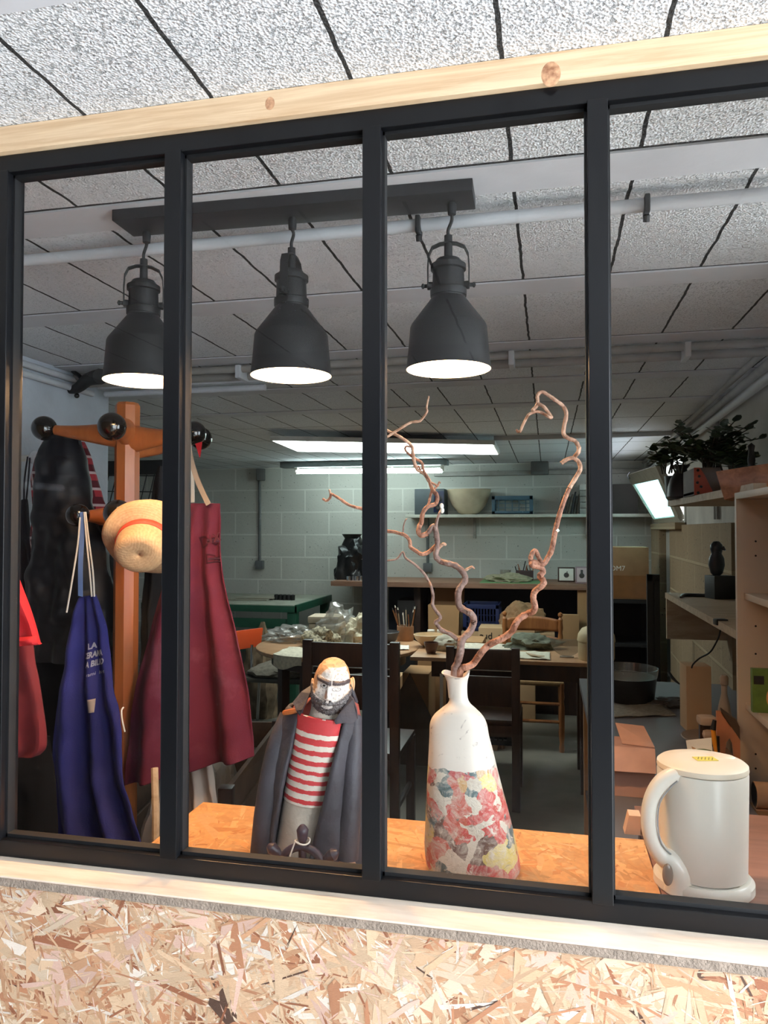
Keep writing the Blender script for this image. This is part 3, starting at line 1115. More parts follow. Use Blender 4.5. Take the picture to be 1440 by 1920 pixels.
    for v in t.verts:
        q = v.co.copy()
        w = 1.0 - 0.10 * max(0, -q.z - 0.25) ** 1.2 - 0.04 * max(0, q.z)
        az = min(0.9995, abs(q.z))
        sq = (1 - az ** (3.0 if q.z < 0 else 2.5)) ** (1 / 2.3) / math.sqrt(1 - az * az)
        co = Vector((q.x * 0.0300 * w * sq, q.y * 0.037 * sq, q.z * 0.0462))
        a, b = co.x / K, -co.z / K              # millimetre-like face coordinates, a to the right, b down
        on = q.y < -0.02
        d = 0.0
        if on:
            d += 0.0055 * g(a, b, 5, 12, 5.5, 6.5) + 0.0040 * g(a, b, 5.5, 0, 3.6, 13)
            d += 0.0022 * (g(a, b, 0, 14, 3.2, 3) + g(a, b, 10, 15, 3, 3))
            d -= 0.0042 * (g(a, b, -6, -7, 8.5, 5.5) + g(a, b, 19, -4, 7.5, 5))
            d += 0.0022 * (g(a, b, -5, -7, 5, 3.5) + g(a, b, 19, -3, 5, 3.2))
            bl = b + 17 - 0.27 * (a + 5)
            br = b + 13 + 0.02 * (a - 24) ** 2 * 0.4
            d += 0.0042 * (math.exp(-((a + 5) / 14) ** 4 - (bl / 4.0) ** 2) + math.exp(-((a - 23) / 11) ** 4 - (br / 3.6) ** 2))
            d += 0.0024 * (g(a, b, -14, 6, 9, 8) + g(a, b, 24, 8, 7, 8))
            d += 0.0040 * g(a, b, 4, 22, 17, 3.2)
            d -= 0.0026 * g(a, b, 5, 26.5, 9, 1.8)
            d += 0.0034 * g(a, b, 6, 29.5, 8, 2.6)
        for (x0, y0), (x1, y1) in zip(jaw[:-1], jaw[1:]):
            if x0 <= a <= x1:
                lim = y0 + (y1 - y0) * (a - x0) / (x1 - x0)
                break
        else:
            lim = 0
        if not on:
            lim = 2 if q.y < 0.5 else 12
        rag = noise.noise(Vector((a * 0.22, b * 0.22, 1.0)))
        lips = on and ((a - 5) / 9.5) ** 2 + ((b - 28.2) / 3.3) ** 2 < 1
        beard = b > lim + 1.6 * rag and not lips
        if beard:
            d += 0.0026 + 0.0022 * abs(noise.noise(Vector((a * 0.32, q.y * 9, b * 0.2)))) + 0.0012 * noise.noise(Vector((a * 0.9, b * 0.5, 2)))
        n = Vector((q.x, q.y, q.z * 0.6)).normalized()
        co += n * d + n * 0.0008 * noise.noise(q * 6)
        v.co = (Matrix.Rotation(math.radians(4), 3, 'Y') @ co) + hc
        scr = noise.noise(Vector((a * 0.30, b * 0.30, 5.0)))
        fine = noise.noise(Vector((a * 0.8, b * 0.8, 9.0)))
        brow = on and ((abs(a + 5) < 15 and abs(bl + 1.2 * fine) < 4.6) or (abs(a - 23.5) < 12 and abs(br + 1.2 * fine) < 4.2))
        eyeL = on and ((a + 4) / 7.0) ** 2 + ((b + 8) / 3.6) ** 2
        pupil = on and ((a + 4) / 3.0) ** 2 + ((b + 8) / 2.3) ** 2 < 1
        er = ((a - 19) / 6.5) ** 2 + ((b + 2) / 3.0) ** 2 if on else 9
        nostril = on and (((a - 2) / 1.8) ** 2 + ((b - 17) / 1.3) ** 2 < 1 or ((a - 9) / 1.8) ** 2 + ((b - 17.6) / 1.3) ** 2 < 1)
        white_zone = on and a > -20 - 0.15 * b + 4 * rag and b < 22 and b > -40 + 10 * max(0, -a / 10)
        if pupil or nostril:
            c = (46, 38, 40)
        elif brow:
            c = (78, 66, 66) if fine > -0.2 else (110, 98, 98)
        elif on and 0.8 < er < 1.35:
            c = (150, 132, 124)
        elif on and eyeL < 1:
            c = (236, 228, 224)
        elif on and 1 <= eyeL < 1.5:
            c = (120, 104, 100)
        elif lips:
            c = (224, 210, 202) if abs(b - 26.8) > 0.8 else (96, 84, 84)
        elif beard:
            c = (84, 76, 76) if fine > -0.05 else (128, 120, 118)
        elif on and g(a, b, 2.5, 6, 2.6, 9) > 0.5:
            c = (172, 132, 112)
        elif white_zone:
            dens = 0.35 if b < -22 else 0.12
            c = (228, 214, 204) if scr + 0.25 * fine > -0.42 + dens * 0.4 else ((206, 174, 148) if b < -22 else (176, 158, 150))
        else:
            c = (208, 160, 116) if scr > -0.3 else (190, 144, 104)
        info.append((tuple(v.co), c))
    for i, v in enumerate(t.verts):
        v.index = i
    lay = t.loops.layers.float_color.new('Col')
    for f in t.faces:
        for lp in f.loops:
            lp[lay] = (*lin(info[lp.vert.index][1]), 1)
    hd._join(t)
    hm = part(hd, 'head', m_skin, r, label='bald head with white face paint, heavy brows and grey beard')
    for sx in (-1, 1):
        e = MB()
        cc = hc + Vector((-0.0300, -0.003, -0.001) if sx < 0 else (0.0270, 0.020, -0.001))
        rot = Rh @ Matrix.Rotation(sx * 0.25, 3, 'Z')
        e.ball(cc, 0.0085, (0.45, 0.75, 1.3), rot, 20, 14)
        e.tube([cc + rot @ Vector((sx * .003, -.006 * math.cos(a), .011 * math.sin(a) + .0)) for a in [PI * (-0.45 + 1.1 * i / 10) for i in range(11)]], 0.0018, 8, 2)
        part(e, 'ear', M('warm_clay_skin', (222, 176, 132), rough=0.5), hm)
    return r


sculpture()


def ship_wheel():
    c = Vector((at(567, 1640, Y=1.10).x, 1.10, CT + 0.020))
    r = root('ship_wheel', (c.x, c.y, CT), 'small dark purple clay ship wheel half in front of the bearded figure', 'ship wheel')
    m = M('dark_plum_glaze', (66, 52, 62), rough=0.35, var=0.3, vscale=30)
    rg = MB().tube([c + Vector((0.036 * math.cos(a), 0, 0.036 * math.sin(a))) for a in [PI * (-0.06 + 1.12 * i / 20) for i in range(21)]], 0.0065, 12)
    part(rg, 'rim', m, r)
    for a in (0.17, 0.5, 0.83):
        th = PI * a
        d = Vector((math.cos(th), 0, math.sin(th)))
        L = 0.066 if a != 0.5 else 0.070
        part(MB().tube([c, c + d * 0.03, c + d * 0.042, c + d * 0.048, c + d * (L - .008), c + d * L], [0.006, 0.006, 0.0045, 0.0075, 0.0095, 0.003], 14, 3), 'handle', m, r)
    part(MB().mm(c.x - .045, c.x + .045, c.y - .010, c.y + .010, CT, CT + .012, .003), 'foot', m, r)
    s0 = c + Vector((0, 0, 0.045))
    st = MB().tube([s0 + Vector((0.0115 * math.cos(a), 0.0115 * math.sin(a), 0.0015 * math.sin(2 * a))) for a in [2 * PI * i / 16 for i in range(17)]], 0.0013, 8)
    st.tube([s0 + Vector((-.010, -.006, 0)), s0 + Vector((-.016, -.010, -.018)), s0 + Vector((-.021, -.010, -.034)), s0 + Vector((-.018, -.011, -.040)), s0 + Vector((-.024, -.012, -.037))], 0.0012, 8, 4)
    part(st, 'string', m_white, r, label='white string tied round the middle handle')


ship_wheel()


# ------------------------------------------------------------------ painted vase with twisted branches
def vase():
    Yc = 1.20
    rows = [(1262, 828, 881), (1268, 834, 879), (1276, 839, 877), (1290, 843, 876), (1312, 843, 877), (1324, 840, 882), (1336, 828, 893),
            (1350, 814, 906), (1366, 807, 913), (1390, 806, 917), (1430, 804.5, 926), (1480, 802, 938), (1550, 800, 956), (1610, 798, 969), (1650, 800, 975), (1664, 806, 970)]
    z1 = at(850, 1262, Y=Yc).z

    def zz(py):
        return z1 + (CT + 0.001 - z1) * (py - 1262) / (1664 - 1262)
    r = root('flat_vase', (at(887, 1640, Y=Yc).x, Yc, CT), 'flattened white vase with a red, yellow and teal collaged lower half, holding branches', 'vase')
    rings = []
    for i, (py, l, rr) in enumerate(rows):
        xl, xr = at(l, py, Y=Yc).x, at(rr, py, Y=Yc).x
        cx, hw = (xl + xr) / 2, (xr - xl) / 2
        hd = min(hw * 0.92, 0.022 + 0.030 * max(0, min(1, (py - 1320) / 150)))
        ring = []
        for k in range(64):
            a = 2 * PI * k / 64
            ex = 0.82 if py > 1330 else 0.95
            x = math.copysign(abs(math.cos(a)) ** ex, math.cos(a)) * hw
            y = math.copysign(abs(math.sin(a)) ** ex, math.sin(a)) * hd
            z = zz(py)
            if i == 0:
                z += 0.003 * math.cos(a * 2) + 0.002 * math.sin(3 * a + 1)
            if py > 1425:
                n = 0.0016 * noise.noise(Vector((x * 40, y * 40, z * 40))) + 0.0012 * noise.noise(Vector((x * 110, y * 110, z * 110)))
                x *= 1 + n * 12
                y *= 1 + n * 12
            ring.append(Vector((cx + x, Yc + y, z)))
        rings.append(ring)
    # smooth the profile between the measured rows
    dense = []
    for i in range(len(rings) - 1):
        for s in range(4):
            t = s / 4
            p0, p1, p2, p3 = rings[max(i - 1, 0)], rings[i], rings[i + 1], rings[min(i + 2, len(rings) - 1)]
            dense.append([0.5 * ((2 * b) + (c - a) * t + (2 * a - 5 * b + 4 * c - d) * t * t + (3 * b - a - 3 * c + d) * t ** 3) for a, b, c, d in zip(p0, p1, p2, p3)])
    dense.append(rings[-1])
    # inner throat
    top = dense[0]
    cx = sum(p.x for p in top) / 64
    inner = []
    for s, dz in ((0.88, 0.0), (0.62, -0.014), (0.5, -0.04)):
        inner.append([Vector((cx + (p.x - cx) * s, Yc + (p.y - Yc) * s, p.z + dz)) for p in top])
    m, t, b = new_mat('white_ceramic_with_collage')
    tc = t.n('ShaderNodeTexCoord')
    sx = t.n('ShaderNodeSeparateXYZ')
    t.l(tc.outputs['Object'], sx.inputs[0])
    dn = t.n('ShaderNodeTexNoise', i_Scale=22.0, i_Detail=4.0)
    t.l(tc.outputs['Object'], dn.inputs['Vector'])
    dist = t.n('ShaderNodeVectorMath', operation='MULTIPLY_ADD')
    t.l(dn.outputs['Color'], dist.inputs[0])
    dist.inputs[1].default_value = (0.07, 0.07, 0.07)
    t.l(tc.outputs['Object'], dist.inputs[2])
    vo = t.n('ShaderNodeTexVoronoi', i_Scale=34.0)
    t.l(dist.outputs[0], vo.inputs['Vector'])
    sc = t.n('ShaderNodeSeparateColor')
    t.l(vo.outputs['Color'], sc.inputs[0])
    cr = t.n('ShaderNodeValToRGB')
    cr.color_ramp.interpolation = 'CONSTANT'
    stops = [(0.0, (200, 58, 60)), (0.20, (214, 204, 188)), (0.34, (216, 196, 110)), (0.46, (196, 84, 72)), (0.56, (58, 92, 100)), (0.66, (190, 176, 160)), (0.76, (196, 150, 96)), (0.85, (96, 62, 58)), (0.92, (178, 60, 66))]
    el = cr.color_ramp.elements
    el[0].position, el[0].color = 0.0, (*lin(stops[0][1]), 1)
    el[1].position, el[1].color = stops[1][0], (*lin(stops[1][1]), 1)
    for p, c in stops[2:]:
        e = el.new(p)
        e.color = (*lin(c), 1)
    t.l(sc.outputs[0], cr.inputs[0])
    n2 = t.n('ShaderNodeTexNoise', i_Scale=55.0, i_Detail=6.0, i_Roughness=0.7, i_Distortion=1.2)
    t.l(tc.outputs['Object'], n2.inputs['Vector'])
    wh = t.n('ShaderNodeMapRange', i_1=0.56, i_2=0.66)
    t.l(n2.outputs['Fac'], wh.inputs[0])
    dk = t.n('ShaderNodeMapRange', i_1=0.30, i_2=0.40, i_3=0.75, i_4=0.0)
    t.l(n2.outputs['Fac'], dk.inputs[0])
    paint = t.mix(wh.outputs[0], cr.outputs[0], lin((226, 216, 204)))
    paint = t.mix(dk.outputs[0], paint, lin((84, 70, 66)))
    n3 = t.n('ShaderNodeTexNoise', i_Scale=40.0, i_Detail=5.0, i_Distortion=2.0)
    t.l(tc.outputs['Object'], n3.inputs['Vector'])
    vein = t.n('ShaderNodeMapRange', i_1=0.30, i_2=0.37)
    t.l(n3.outputs['Fac'], vein.inputs[0])
    white = t.mix(vein.outputs[0], lin((168, 154, 146)), lin((216, 204, 192)))
    zed = t.math('ADD', sx.outputs['Z'], t.math('MULTIPLY', dn.outputs['Fac'], 0.03))
    msk = t.math('LESS_THAN', zed, 0.187)
    n5 = t.n('ShaderNodeTexNoise', i_Scale=34.0, i_Detail=7.0, i_Roughness=0.75, i_Distortion=1.6)
    t.l(tc.outputs['Object'], n5.inputs['Vector'])
    mr5 = t.n('ShaderNodeMapRange', i_1=0.42, i_2=0.66, i_3=0.0, i_4=0.85)
    t.l(n5.outputs['Fac'], mr5.inputs[0])
    paint = t.mix(mr5.outputs[0], paint, lin((206, 196, 180)))
    mr6 = t.n('ShaderNodeMapRange', i_1=0.46, i_2=0.30, i_3=0.0, i_4=0.55)
    t.l(n5.outputs['Fac'], mr6.inputs[0])
    paint = t.mix(mr6.outputs[0], paint, lin((150, 128, 92)))
    t.l(t.mix(msk, white, paint), b.inputs['Base Color'])
    b.inputs['Roughness'].default_value = 0.42
    bp = t.n('ShaderNodeBump', i_Strength=0.6, i_Distance=0.003)
    t.l(t.math('MULTIPLY', n2.outputs['Fac'], t.math('ADD', msk, 0.12)), bp.inputs['Height'])
    t.l(bp.outputs['Normal'], b.inputs['Normal'])
    part(MB().loft(dense[::-1] + inner), 'body', m, r)


vase()


def branches():
    Yc = 1.20
    m_bark_g = M('grey_brown_bark', (138, 112, 102), rough=0.6, var=0.35, vscale=60, bump=0.7, bscale=220, dark=(104, 76, 68))
    m_bark_r = M('orange_brown_bark', (172, 122, 98), rough=0.68, var=0.3, vscale=70, bump=0.8, bscale=240, dark=(112, 68, 52))
    m_bark_p = M('pale_pink_bark', (190, 152, 128), rough=0.68, var=0.25, vscale=70, bump=0.7, bscale=240, dark=(148, 104, 82))

    def path(pts, rad, dy0=0.0, seed=0, amp=0.012, name='twig', mat=m_bark_g, par=None, label=None):
        n = len(pts)
        P, R = [], []
        for i, p in enumerate(pts):
            t = i / (n - 1)
            dy = dy0 + amp * 2 * noise.noise(Vector((i * 0.45, seed, 0))) * min(1, i * 0.6)
            if len(p) > 2:
                dy = p[2]
            q = at(p[0], p[1], Y=Yc + dy)
            P.append(q)
            R.append((rad[0] + (rad[1] - rad[0]) * t) * 0.00068)
        mb = MB()
        # knobbly bark: small swellings along the way
        PP, RR = [], []
        for i in range(n - 1):
            p0, p1, p2, p3 = P[max(i - 1, 0)], P[i], P[i + 1], P[min(i + 2, n - 1)]
            for s in range(5):
                t = s / 5
                PP.append(0.5 * ((2 * p1) + (p2 - p0) * t + (2 * p0 - 5 * p1 + 4 * p2 - p3) * t * t + (3 * p1 - p0 - 3 * p2 + p3) * t ** 3))
                k = len(PP)
                RR.append((R[i] * (1 - t) + R[i + 1] * t) * (1 + 0.22 * noise.noise(Vector((k * 0.55, seed, 3)))))
        PP.append(P[-1]); RR.append(R[-1] * 0.8)
        mb.tube(PP, RR, 14)
        return part(mb, name, mat, par, label) if par is not None else mb
    b1 = root('twisted_branch', at(853, 1264, Y=Yc), 'grey twisted hazel branch forking to the left from the vase', 'branch', 'branches in the vase')
    A = [(856, 1320, 0), (852, 1262, 0.0), (857, 1245, 0), (863, 1224.6), (866, 1201), (881, 1184), (888, 1166), (884, 1152), (866, 1141), (860, 1131), (860, 1108), (872, 1087.5), (868, 1073), (854.6, 1061), (838, 1056), (825, 1052), (817, 1041), (820, 1023), (818, 1000), (813, 986), (802, 1000), (790, 1004), (784.6, 997), (787, 985), (790, 979.6), (793, 962), (802, 950), (816.7, 944.6), (819.6, 930), (811, 918), (806, 904), (796, 889), (782, 880), (777, 866), (774, 850), (771, 835), (751, 820), (735, 812), (720, 806), (705, 812), (700, 826), (712, 826)]
    path(A[:21], (9.5, 6.0), name='stem', seed=1, par=b1)
    path(A[20:31], (6.2, 4.6), name='stem', seed=2, par=b1, mat=m_bark_r)
    path(A[30:], (4.6, 3.0), name='stem', seed=3, par=b1, mat=m_bark_p)
    tw = [
        ([(809, 912), (803, 897), (795, 883), (790.6, 868), (782, 862), (772.5, 856), (763, 848), (759.5, 842), (762, 837), (770, 838)], (3.4, 2.6), m_bark_r),
        ([(806, 904), (815, 908), (821, 911), (823, 904), (826, 906)], (3.0, 1.6), m_bark_r),
        ([(813, 920), (818, 913), (822, 909)], (3.0, 2.0), m_bark_r),
        ([(811, 918), (807, 930), (805, 940), (802, 950)], (3.2, 3.2), m_bark_r),
        ([(817, 990), (819, 978), (822, 968), (827, 956)], (4.0, 3.0), m_bark_g),
        ([(818, 1034), (824, 1026), (831, 1020), (836, 1022)], (4.5, 3.2), m_bark_p),
        ([(818, 1022), (810, 1030), (800, 1037), (790, 1039), (780, 1033), (770, 1026), (769, 1018), (766, 1010), (758, 1003), (748, 1000), (738, 997), (719, 992.7), (700, 966), (681, 955), (666, 951), (652.5, 946), (638, 936), (625, 928), (621, 927), (618.5, 934), (612, 939), (605, 935)], (5.0, 3.0), m_bark_r),
        ([(620, 928), (618.5, 922), (617.5, 917.5)], (2.8, 2.4), m_bark_p),
        ([(755, 1003), (756, 994), (757, 985), (760, 976), (763, 973)], (2.0, 1.6), m_bark_g),
        ([(859, 1200), (845, 1189), (828, 1181), (820, 1172), (817, 1166), (824, 1161), (825, 1155), (818, 1146), (811, 1134), (812, 1122), (811, 1111), (808, 1099), (804, 1090), (793, 1073), (777, 1058), (761, 1047), (757, 1038), (754, 1036), (744, 1048), (730, 1051), (712, 1052)], (5.4, 1.8), m_bark_g),
        ([(870, 1071), (878, 1066), (885, 1063), (889, 1066)], (3.6, 2.2), m_bark_p),
        ([(888, 1170), (892, 1167), (893, 1163)], (3.0, 1.4), m_bark_g),
        ([(720, 823), (739, 811), (754, 801.6), (769.5, 792.5), (778, 791), (787.6, 789.5), (796, 780), (801, 771), (800, 764), (804, 742.7)], (3.2, 2.2), m_bark_p),
        ([(706, 826), (712, 826), (720, 823)], (3.2, 3.2), m_bark_p),
        ([(782, 880), (784, 874), (789, 880), (793, 875), (794, 868)], (2.6, 1.6), m_bark_r),
    ]
    for i, (p, rad, mt) in enumerate(tw):
        path(p, rad, name='twig', seed=10 + i, par=b1, mat=mt, amp=0.006)
    for (kx, ky) in ((828, 949), (829, 957)):
        part(MB().ball(at(kx, ky, Y=Yc), 0.0035, (1, 1, 1.4), u=12, v=8), 'bud', m_white, b1, label='pale bud at a twig tip')
    b2 = root('twisted_branch', at(862, 1260, Y=Yc), 'reddish corkscrew branch rising to the right out of the vase', 'branch', 'branches in the vase')
    C = [(860, 1300, 0), (863, 1257, 0), (875, 1251), (886.7, 1245), (895, 1234), (904, 1221.7), (917, 1209), (933, 1201), (947, 1194), (959.6, 1183.7), (966, 1171), (974, 1160), (988, 1151), (1000, 1146), (1003, 1136), (1000, 1122.5), (1003, 1109), (1018, 1096), (1018, 1088), (1011, 1080), (1018, 1073), (1014, 1064), (998, 1060), (1000, 1054), (1018, 1058), (1028, 1044), (1035, 1029), (1041, 997), (1045, 980), (1050, 962), (1058, 938), (1067.5, 915), (1081, 893), (1088, 879), (1085, 866), (1077, 858), (1084, 848), (1085, 838), (1078, 827), (1066, 822), (1057, 814), (1058, 798), (1062, 777), (1056, 762), (1041, 750), (1028, 741), (1016, 735), (1008, 742), (1008, 757), (1003, 765), (998, 770)]
    path(C[:20], (8.5, 7.0), name='stem', seed=31, par=b2, mat=m_bark_r)
    path(C[19:32], (7.0, 5.2), name='stem', seed=32, par=b2, mat=m_bark_r)
    path(C[31:], (5.2, 4.0), name='stem', seed=33, par=b2, mat=m_bark_p)
    path([(996, 1058), (995, 1046), (1000, 1034), (1005, 1034), (1010, 1045), (1016, 1056)], (5.5, 5.0), name='twig', seed=40, par=b2, mat=m_bark_r)
    path([(1010, 757), (1020, 763), (1028, 773), (1034, 783), (1028, 781), (1020, 776), (1010, 772), (1000, 773), (991, 778), (986, 786), (980, 798), (976, 808), (971, 810), (969, 806)], (4.0, 2.8), name='twig', seed=41, par=b2, mat=m_bark_p)
    path([(1078, 859), (1070, 859), (1060, 863), (1052, 869)], (4.0, 5.0), name='twig', seed=42, par=b2, mat=m_bark_p, amp=0.003)


branches()


# ------------------------------------------------------------------ electric kettle
def kettle():
    Yc = 1.225
    top = at(1316, 1440, Y=Yc)
    x = at(1318, 1600, Y=Yc).x
    zt = at(1318, 1433, Y=Yc).z
    H = zt - CT
    r = root('electric_kettle', (x, Yc, CT), 'cream plastic electric kettle with a yellow sticker on its lid', 'kettle')
    mc = M('cream_plastic', (222, 216, 204), rough=0.28, var=0.02)
    ml = M('cream_plastic_lid', (228, 216, 196), rough=0.35, var=0.02)
    R = 0.0655
    part(MB().lathe([(R * 0.9, 0.022), (R * 0.955, 0.024), (R * 0.96, 0.05), (R * 1.0, H - 0.010), (R * 0.985, H - 0.006)], (x, Yc, CT), 56, sx=1.0, sy=0.92), 'body', mc, r)
    part(MB().lathe([(R * 1.0, H - 0.0045), (R * 1.005, H - 0.003), (R * 0.995, H + 0.003), (R * 0.93, H + 0.0065), (R * 0.5, H + 0.009), (0.0, H + 0.0095)], (x, Yc, CT), 56, sx=1.0, sy=0.92), 'lid', ml, r)
    part(MB().lathe([(R * 1.06, 0.0), (R * 1.10, 0.003), (R * 1.10, 0.015), (R * 1.02, 0.021), (R * 0.8, 0.022)], (x, Yc, CT), 56, sx=1.0, sy=0.92), 'base', mc, r)
    part(MB().ball((x + 0.03, Yc + 0.02, CT + H + 0.007), 0.022, (1.0, 0.6, 0.22)), 'lid_catch', ml, r)
    part(MB().box((x + 0.004, Yc - 0.004, CT + H + 0.0098), (0.032, 0.020, 0.0006), 0.25), 'sticker', M('yellow_sticker', (214, 200, 96), rough=0.5), r, label='yellow sticker', smooth=False)
    st = MB()
    for i in range(5):
        st.box((x - 0.006 + i * 0.005, Yc - 0.004, CT + H + 0.0103), (0.0012, 0.012, 0.0003), 0.25 - 0.5)
    part(st, 'sticker_print', M('dark_print', (120, 110, 60)), r, smooth=False)
    hp = [(1292, 1452, 0), (1268, 1452, 0), (1240, 1468, 0), (1222, 1500, 0), (1217, 1540, 0), (1224, 1575, 0), (1240, 1602, 0), (1262, 1618, 0), (1274, 1640, 0), (1272, 1672, 0)]
    P = [at(a, b, Y=Yc - 0.035) for a, b, c in hp]
    rings = []
    mbh = MB()
    mbh.tube([P[i] for i in range(10)], [0.010, 0.0125, 0.0125, 0.012, 0.012, 0.0125, 0.014, 0.018, 0.021, 0.021], 20, 6)
    part(mbh, 'handle', mc, r, label='thick curved handle')
    part(MB().tube([P[1] + Vector((0, -.0115, -.006)), P[2] + Vector((.010, -.011, -.004)), P[3] + Vector((.010, -.011, 0)), P[4] + Vector((.011, -.011, 0)), P[5] + Vector((.011, -.011, 0)), P[6] + Vector((.012, -.011, .006))], 0.0011, 6, 4), 'handle_seam', M('grey_seam', (150, 150, 150)), r)
    q = at(1252, 1640, Y=Yc - 0.058)
    part(MB().ball(q, 0.0085, (0.9, 0.6, 1.9)), 'water_window', M('smoky_window', (120, 105, 92), rough=0.1), r, label='smoky oval water window')


kettle()

# torn label card and blue cap in front of the kettle
p = at(1415, 1692, Y=1.075)
m_card_peach = M('peach_card', (214, 150, 120), rough=0.8)
cd = root('torn_card', (0.30, 1.075, CT), 'torn peach card with black letters lying before the kettle', 'card')
mbc = MB().prism([(0.205, 1.060, CT + .002), (0.215, 1.095, CT + .004), (0.24, 1.075, CT + .004), (0.26, 1.10, CT + .004), (0.36, 1.10, CT + .004), (0.36, 1.045, CT + .003), (0.26, 1.045, CT + .003)], (0, 0, 0.0015))
part(mbc, 'card', m_card_peach, cd, smooth=False)
part(text_mb('So', 0.035, (0.288, 1.066, CT + .0062), ((1, 0, 0), (0, 1, 0.0), (0, 0, 1))), 'lettering', m_blackmatt, cd, smooth=False)
part(text_mb('"', 0.03, (0.245, 1.062, CT + .0062), ((1, 0, 0), (0, 1, 0.0), (0, 0, 1))), 'lettering', m_blackmatt, cd, smooth=False)
p = at(1236, 1616, Z=CT + .004)
solo(MB().lathe([(0.004, 0), (0.0045, 0.001), (0.0045, 0.006), (0.003, 0.007)], (p.x, p.y, CT + .0005), 16), 'bottle_cap', M('bright_blue_plastic', (40, 60, 190)), 'tiny blue cap on the brown board left of the kettle', 'cap')


# ------------------------------------------------------------------ coat stand
def coat_stand():
    Yc = 1.85
    px0 = 238
    X0 = at(px0, 900, Y=Yc).x
    zt = at(px0, 756, Y=Yc).z
    r = root('coat_stand', (X0, Yc, 0), 'orange wooden coat stand with black ball tips, in front of the white left wall', 'coat stand')
    rad = 0.0335
    ring = lambda z, k=1.0: [Vector((X0 + rad * k * math.cos(PI / 8 + PI / 4 * i), Yc + rad * k * math.sin(PI / 8 + PI / 4 * i), z)) for i in range(8)]
    part(MB().loft([ring(0.02), ring(zt - 0.008), ring(zt, 0.86)]), 'post', m_rackwood, r, smooth=False)
    mball = M('glossy_black_ball', (14, 13, 13), rough=0.16, var=0.3, vscale=12, coat=0.5)

    def arm(px, py, Y, bl=0.034, mid=0.0, py0=None, flat=True):
        e = at(px, py, Y=Y)
        zc = at(px0, py0 if py0 else py + 12, Y=Yc).z
        d = Vector((e.x - X0, e.y - Yc, 0))
        L = d.length
        d.normalize()
        side = Vector((-d.y, d.x, 0))
        rings = []
        N = 14
        for i in range(N + 1):
            t = i / N
            c = Vector((X0, Yc, zc)) + d * (0.02 + (L - 0.02) * t)
            c.z += (e.z - zc) * (t ** 2) * 1.0 - 0.0
            h = 0.026 * (1 - t) ** 1.5 + 0.0125
            w = 0.014 * (1 - t) + 0.0125
            rings.append([c + side * w * math.cos(2 * PI * k / 16) + Vector((0, 0, h * math.sin(2 * PI * k / 16))) for k in range(16)])
        a = part(MB().loft(rings), 'arm', m_rackwood, r)
        part(MB().ball(e, bl, (1, 1, 1), None, 36, 24), 'ball', mball, a, label='glossy black ball tip')
        return e
    E = {}
    E['ul'] = arm(83, 803, 1.80)
    E['uf'] = arm(210, 800, 1.60)
    E['ur'] = arm(364, 812, 1.84, 0.032)
    E['ub'] = arm(262, 838, 2.12)
    E['ub2'] = arm(376, 822, 2.05)
    E['ll'] = arm(146, 966, 1.70, 0.030, py0=970)
    E['lf'] = arm(221, 963, 1.60, 0.034, py0=975)
    E['lb'] = arm(205, 990, 2.10, 0.030, py0=975)
    E['lr'] = arm(300, 975, 1.75, 0.034, py0=975)
    for i in range(4):
        a = PI / 4 + PI / 2 * i
        d = Vector((math.cos(a), math.sin(a), 0))
        part(MB().tube([Vector((X0, Yc, 0.16)) + d * 0.02, Vector((X0, Yc, 0.15)) + d * 0.12, Vector((X0, Yc, 0.02)) + d * 0.27], [0.022, 0.02, 0.018], 12, 5), 'foot', m_rackwood, r)
    return E


E_ = coat_stand()

# ------------------------------------------------------------------ hanging clothes
m_maroon = M('maroon_cotton', (112, 32, 50), rough=0.85, var=0.28, vscale=5, bump=0.25, bscale=420, dark=(84, 20, 32))
m_bluecloth = M('royal_blue_cotton', (24, 29, 104), rough=0.85, var=0.2, vscale=5, bump=0.2, bscale=420)
m_red = M('red_cotton', (176, 18, 32), rough=0.8, var=0.12, vscale=5, bump=0.15, bscale=400)
m_navy = M('black_navy_nylon', (13, 14, 21), rough=0.55, var=0.25, vscale=8, spec=0.3)
m_greycloth = M('slate_grey_cotton', (40, 40, 50), rough=0.85, var=0.2, vscale=6)
m_blackcloth = M('black_wool', (9, 9, 12), rough=0.9, spec=0.15, var=0.2, vscale=6)

# maroon apron
ap = root('maroon_apron', at(364, 835, Y=1.84), 'maroon bib apron with clay dust and faint handwriting, hung from a black ball', 'apron')
rows = [(944, 326, 944, 414), (985, 324, 985, 414), (1045, 312, 1045, 414), (1110, 296, 1115, 426), (1200, 271, 1200, 447), (1300, 246, 1300, 465), (1390, 234, 1380, 472), (1476, 228, 1419, 475)]


def maroon_rows():
    mb = drape(rows, 1.78, folds=3.2, amp=0.022, nu=110, nv=110, wr=0.005, ph=0.7)
    return mb


mmb = maroon_rows()
# clay dust worn into the cloth: a material of its own on the same cloth
m_mar, t, b = new_mat('maroon_cotton_with_clay_dust')
tc = t.n('ShaderNodeTexCoord')
n1 = t.n('ShaderNodeTexNoise', i_Scale=5.5, i_Detail=5.0, i_Roughness=0.6)
n2 = t.n('ShaderNodeTexNoise', i_Scale=420.0, i_Detail=2.0)
t.l(tc.outputs['Object'], n1.inputs['Vector']); t.l(tc.outputs['Object'], n2.inputs['Vector'])
sx = t.n('ShaderNodeSeparateXYZ')
t.l(tc.outputs['Object'], sx.inputs[0])
band = t.n('ShaderNodeMapRange', i_1=-0.55, i_2=-0.40, i_3=1.0, i_4=1.0)
mk = t.n('ShaderNodeMapRange', i_1=0.50, i_2=0.72, i_3=0.0, i_4=0.5)
t.l(n1.outputs['Fac'], mk.inputs[0])
hz = t.n('ShaderNodeMapRange', i_1=0.42, i_2=0.12, i_3=0.0, i_4=1.0)
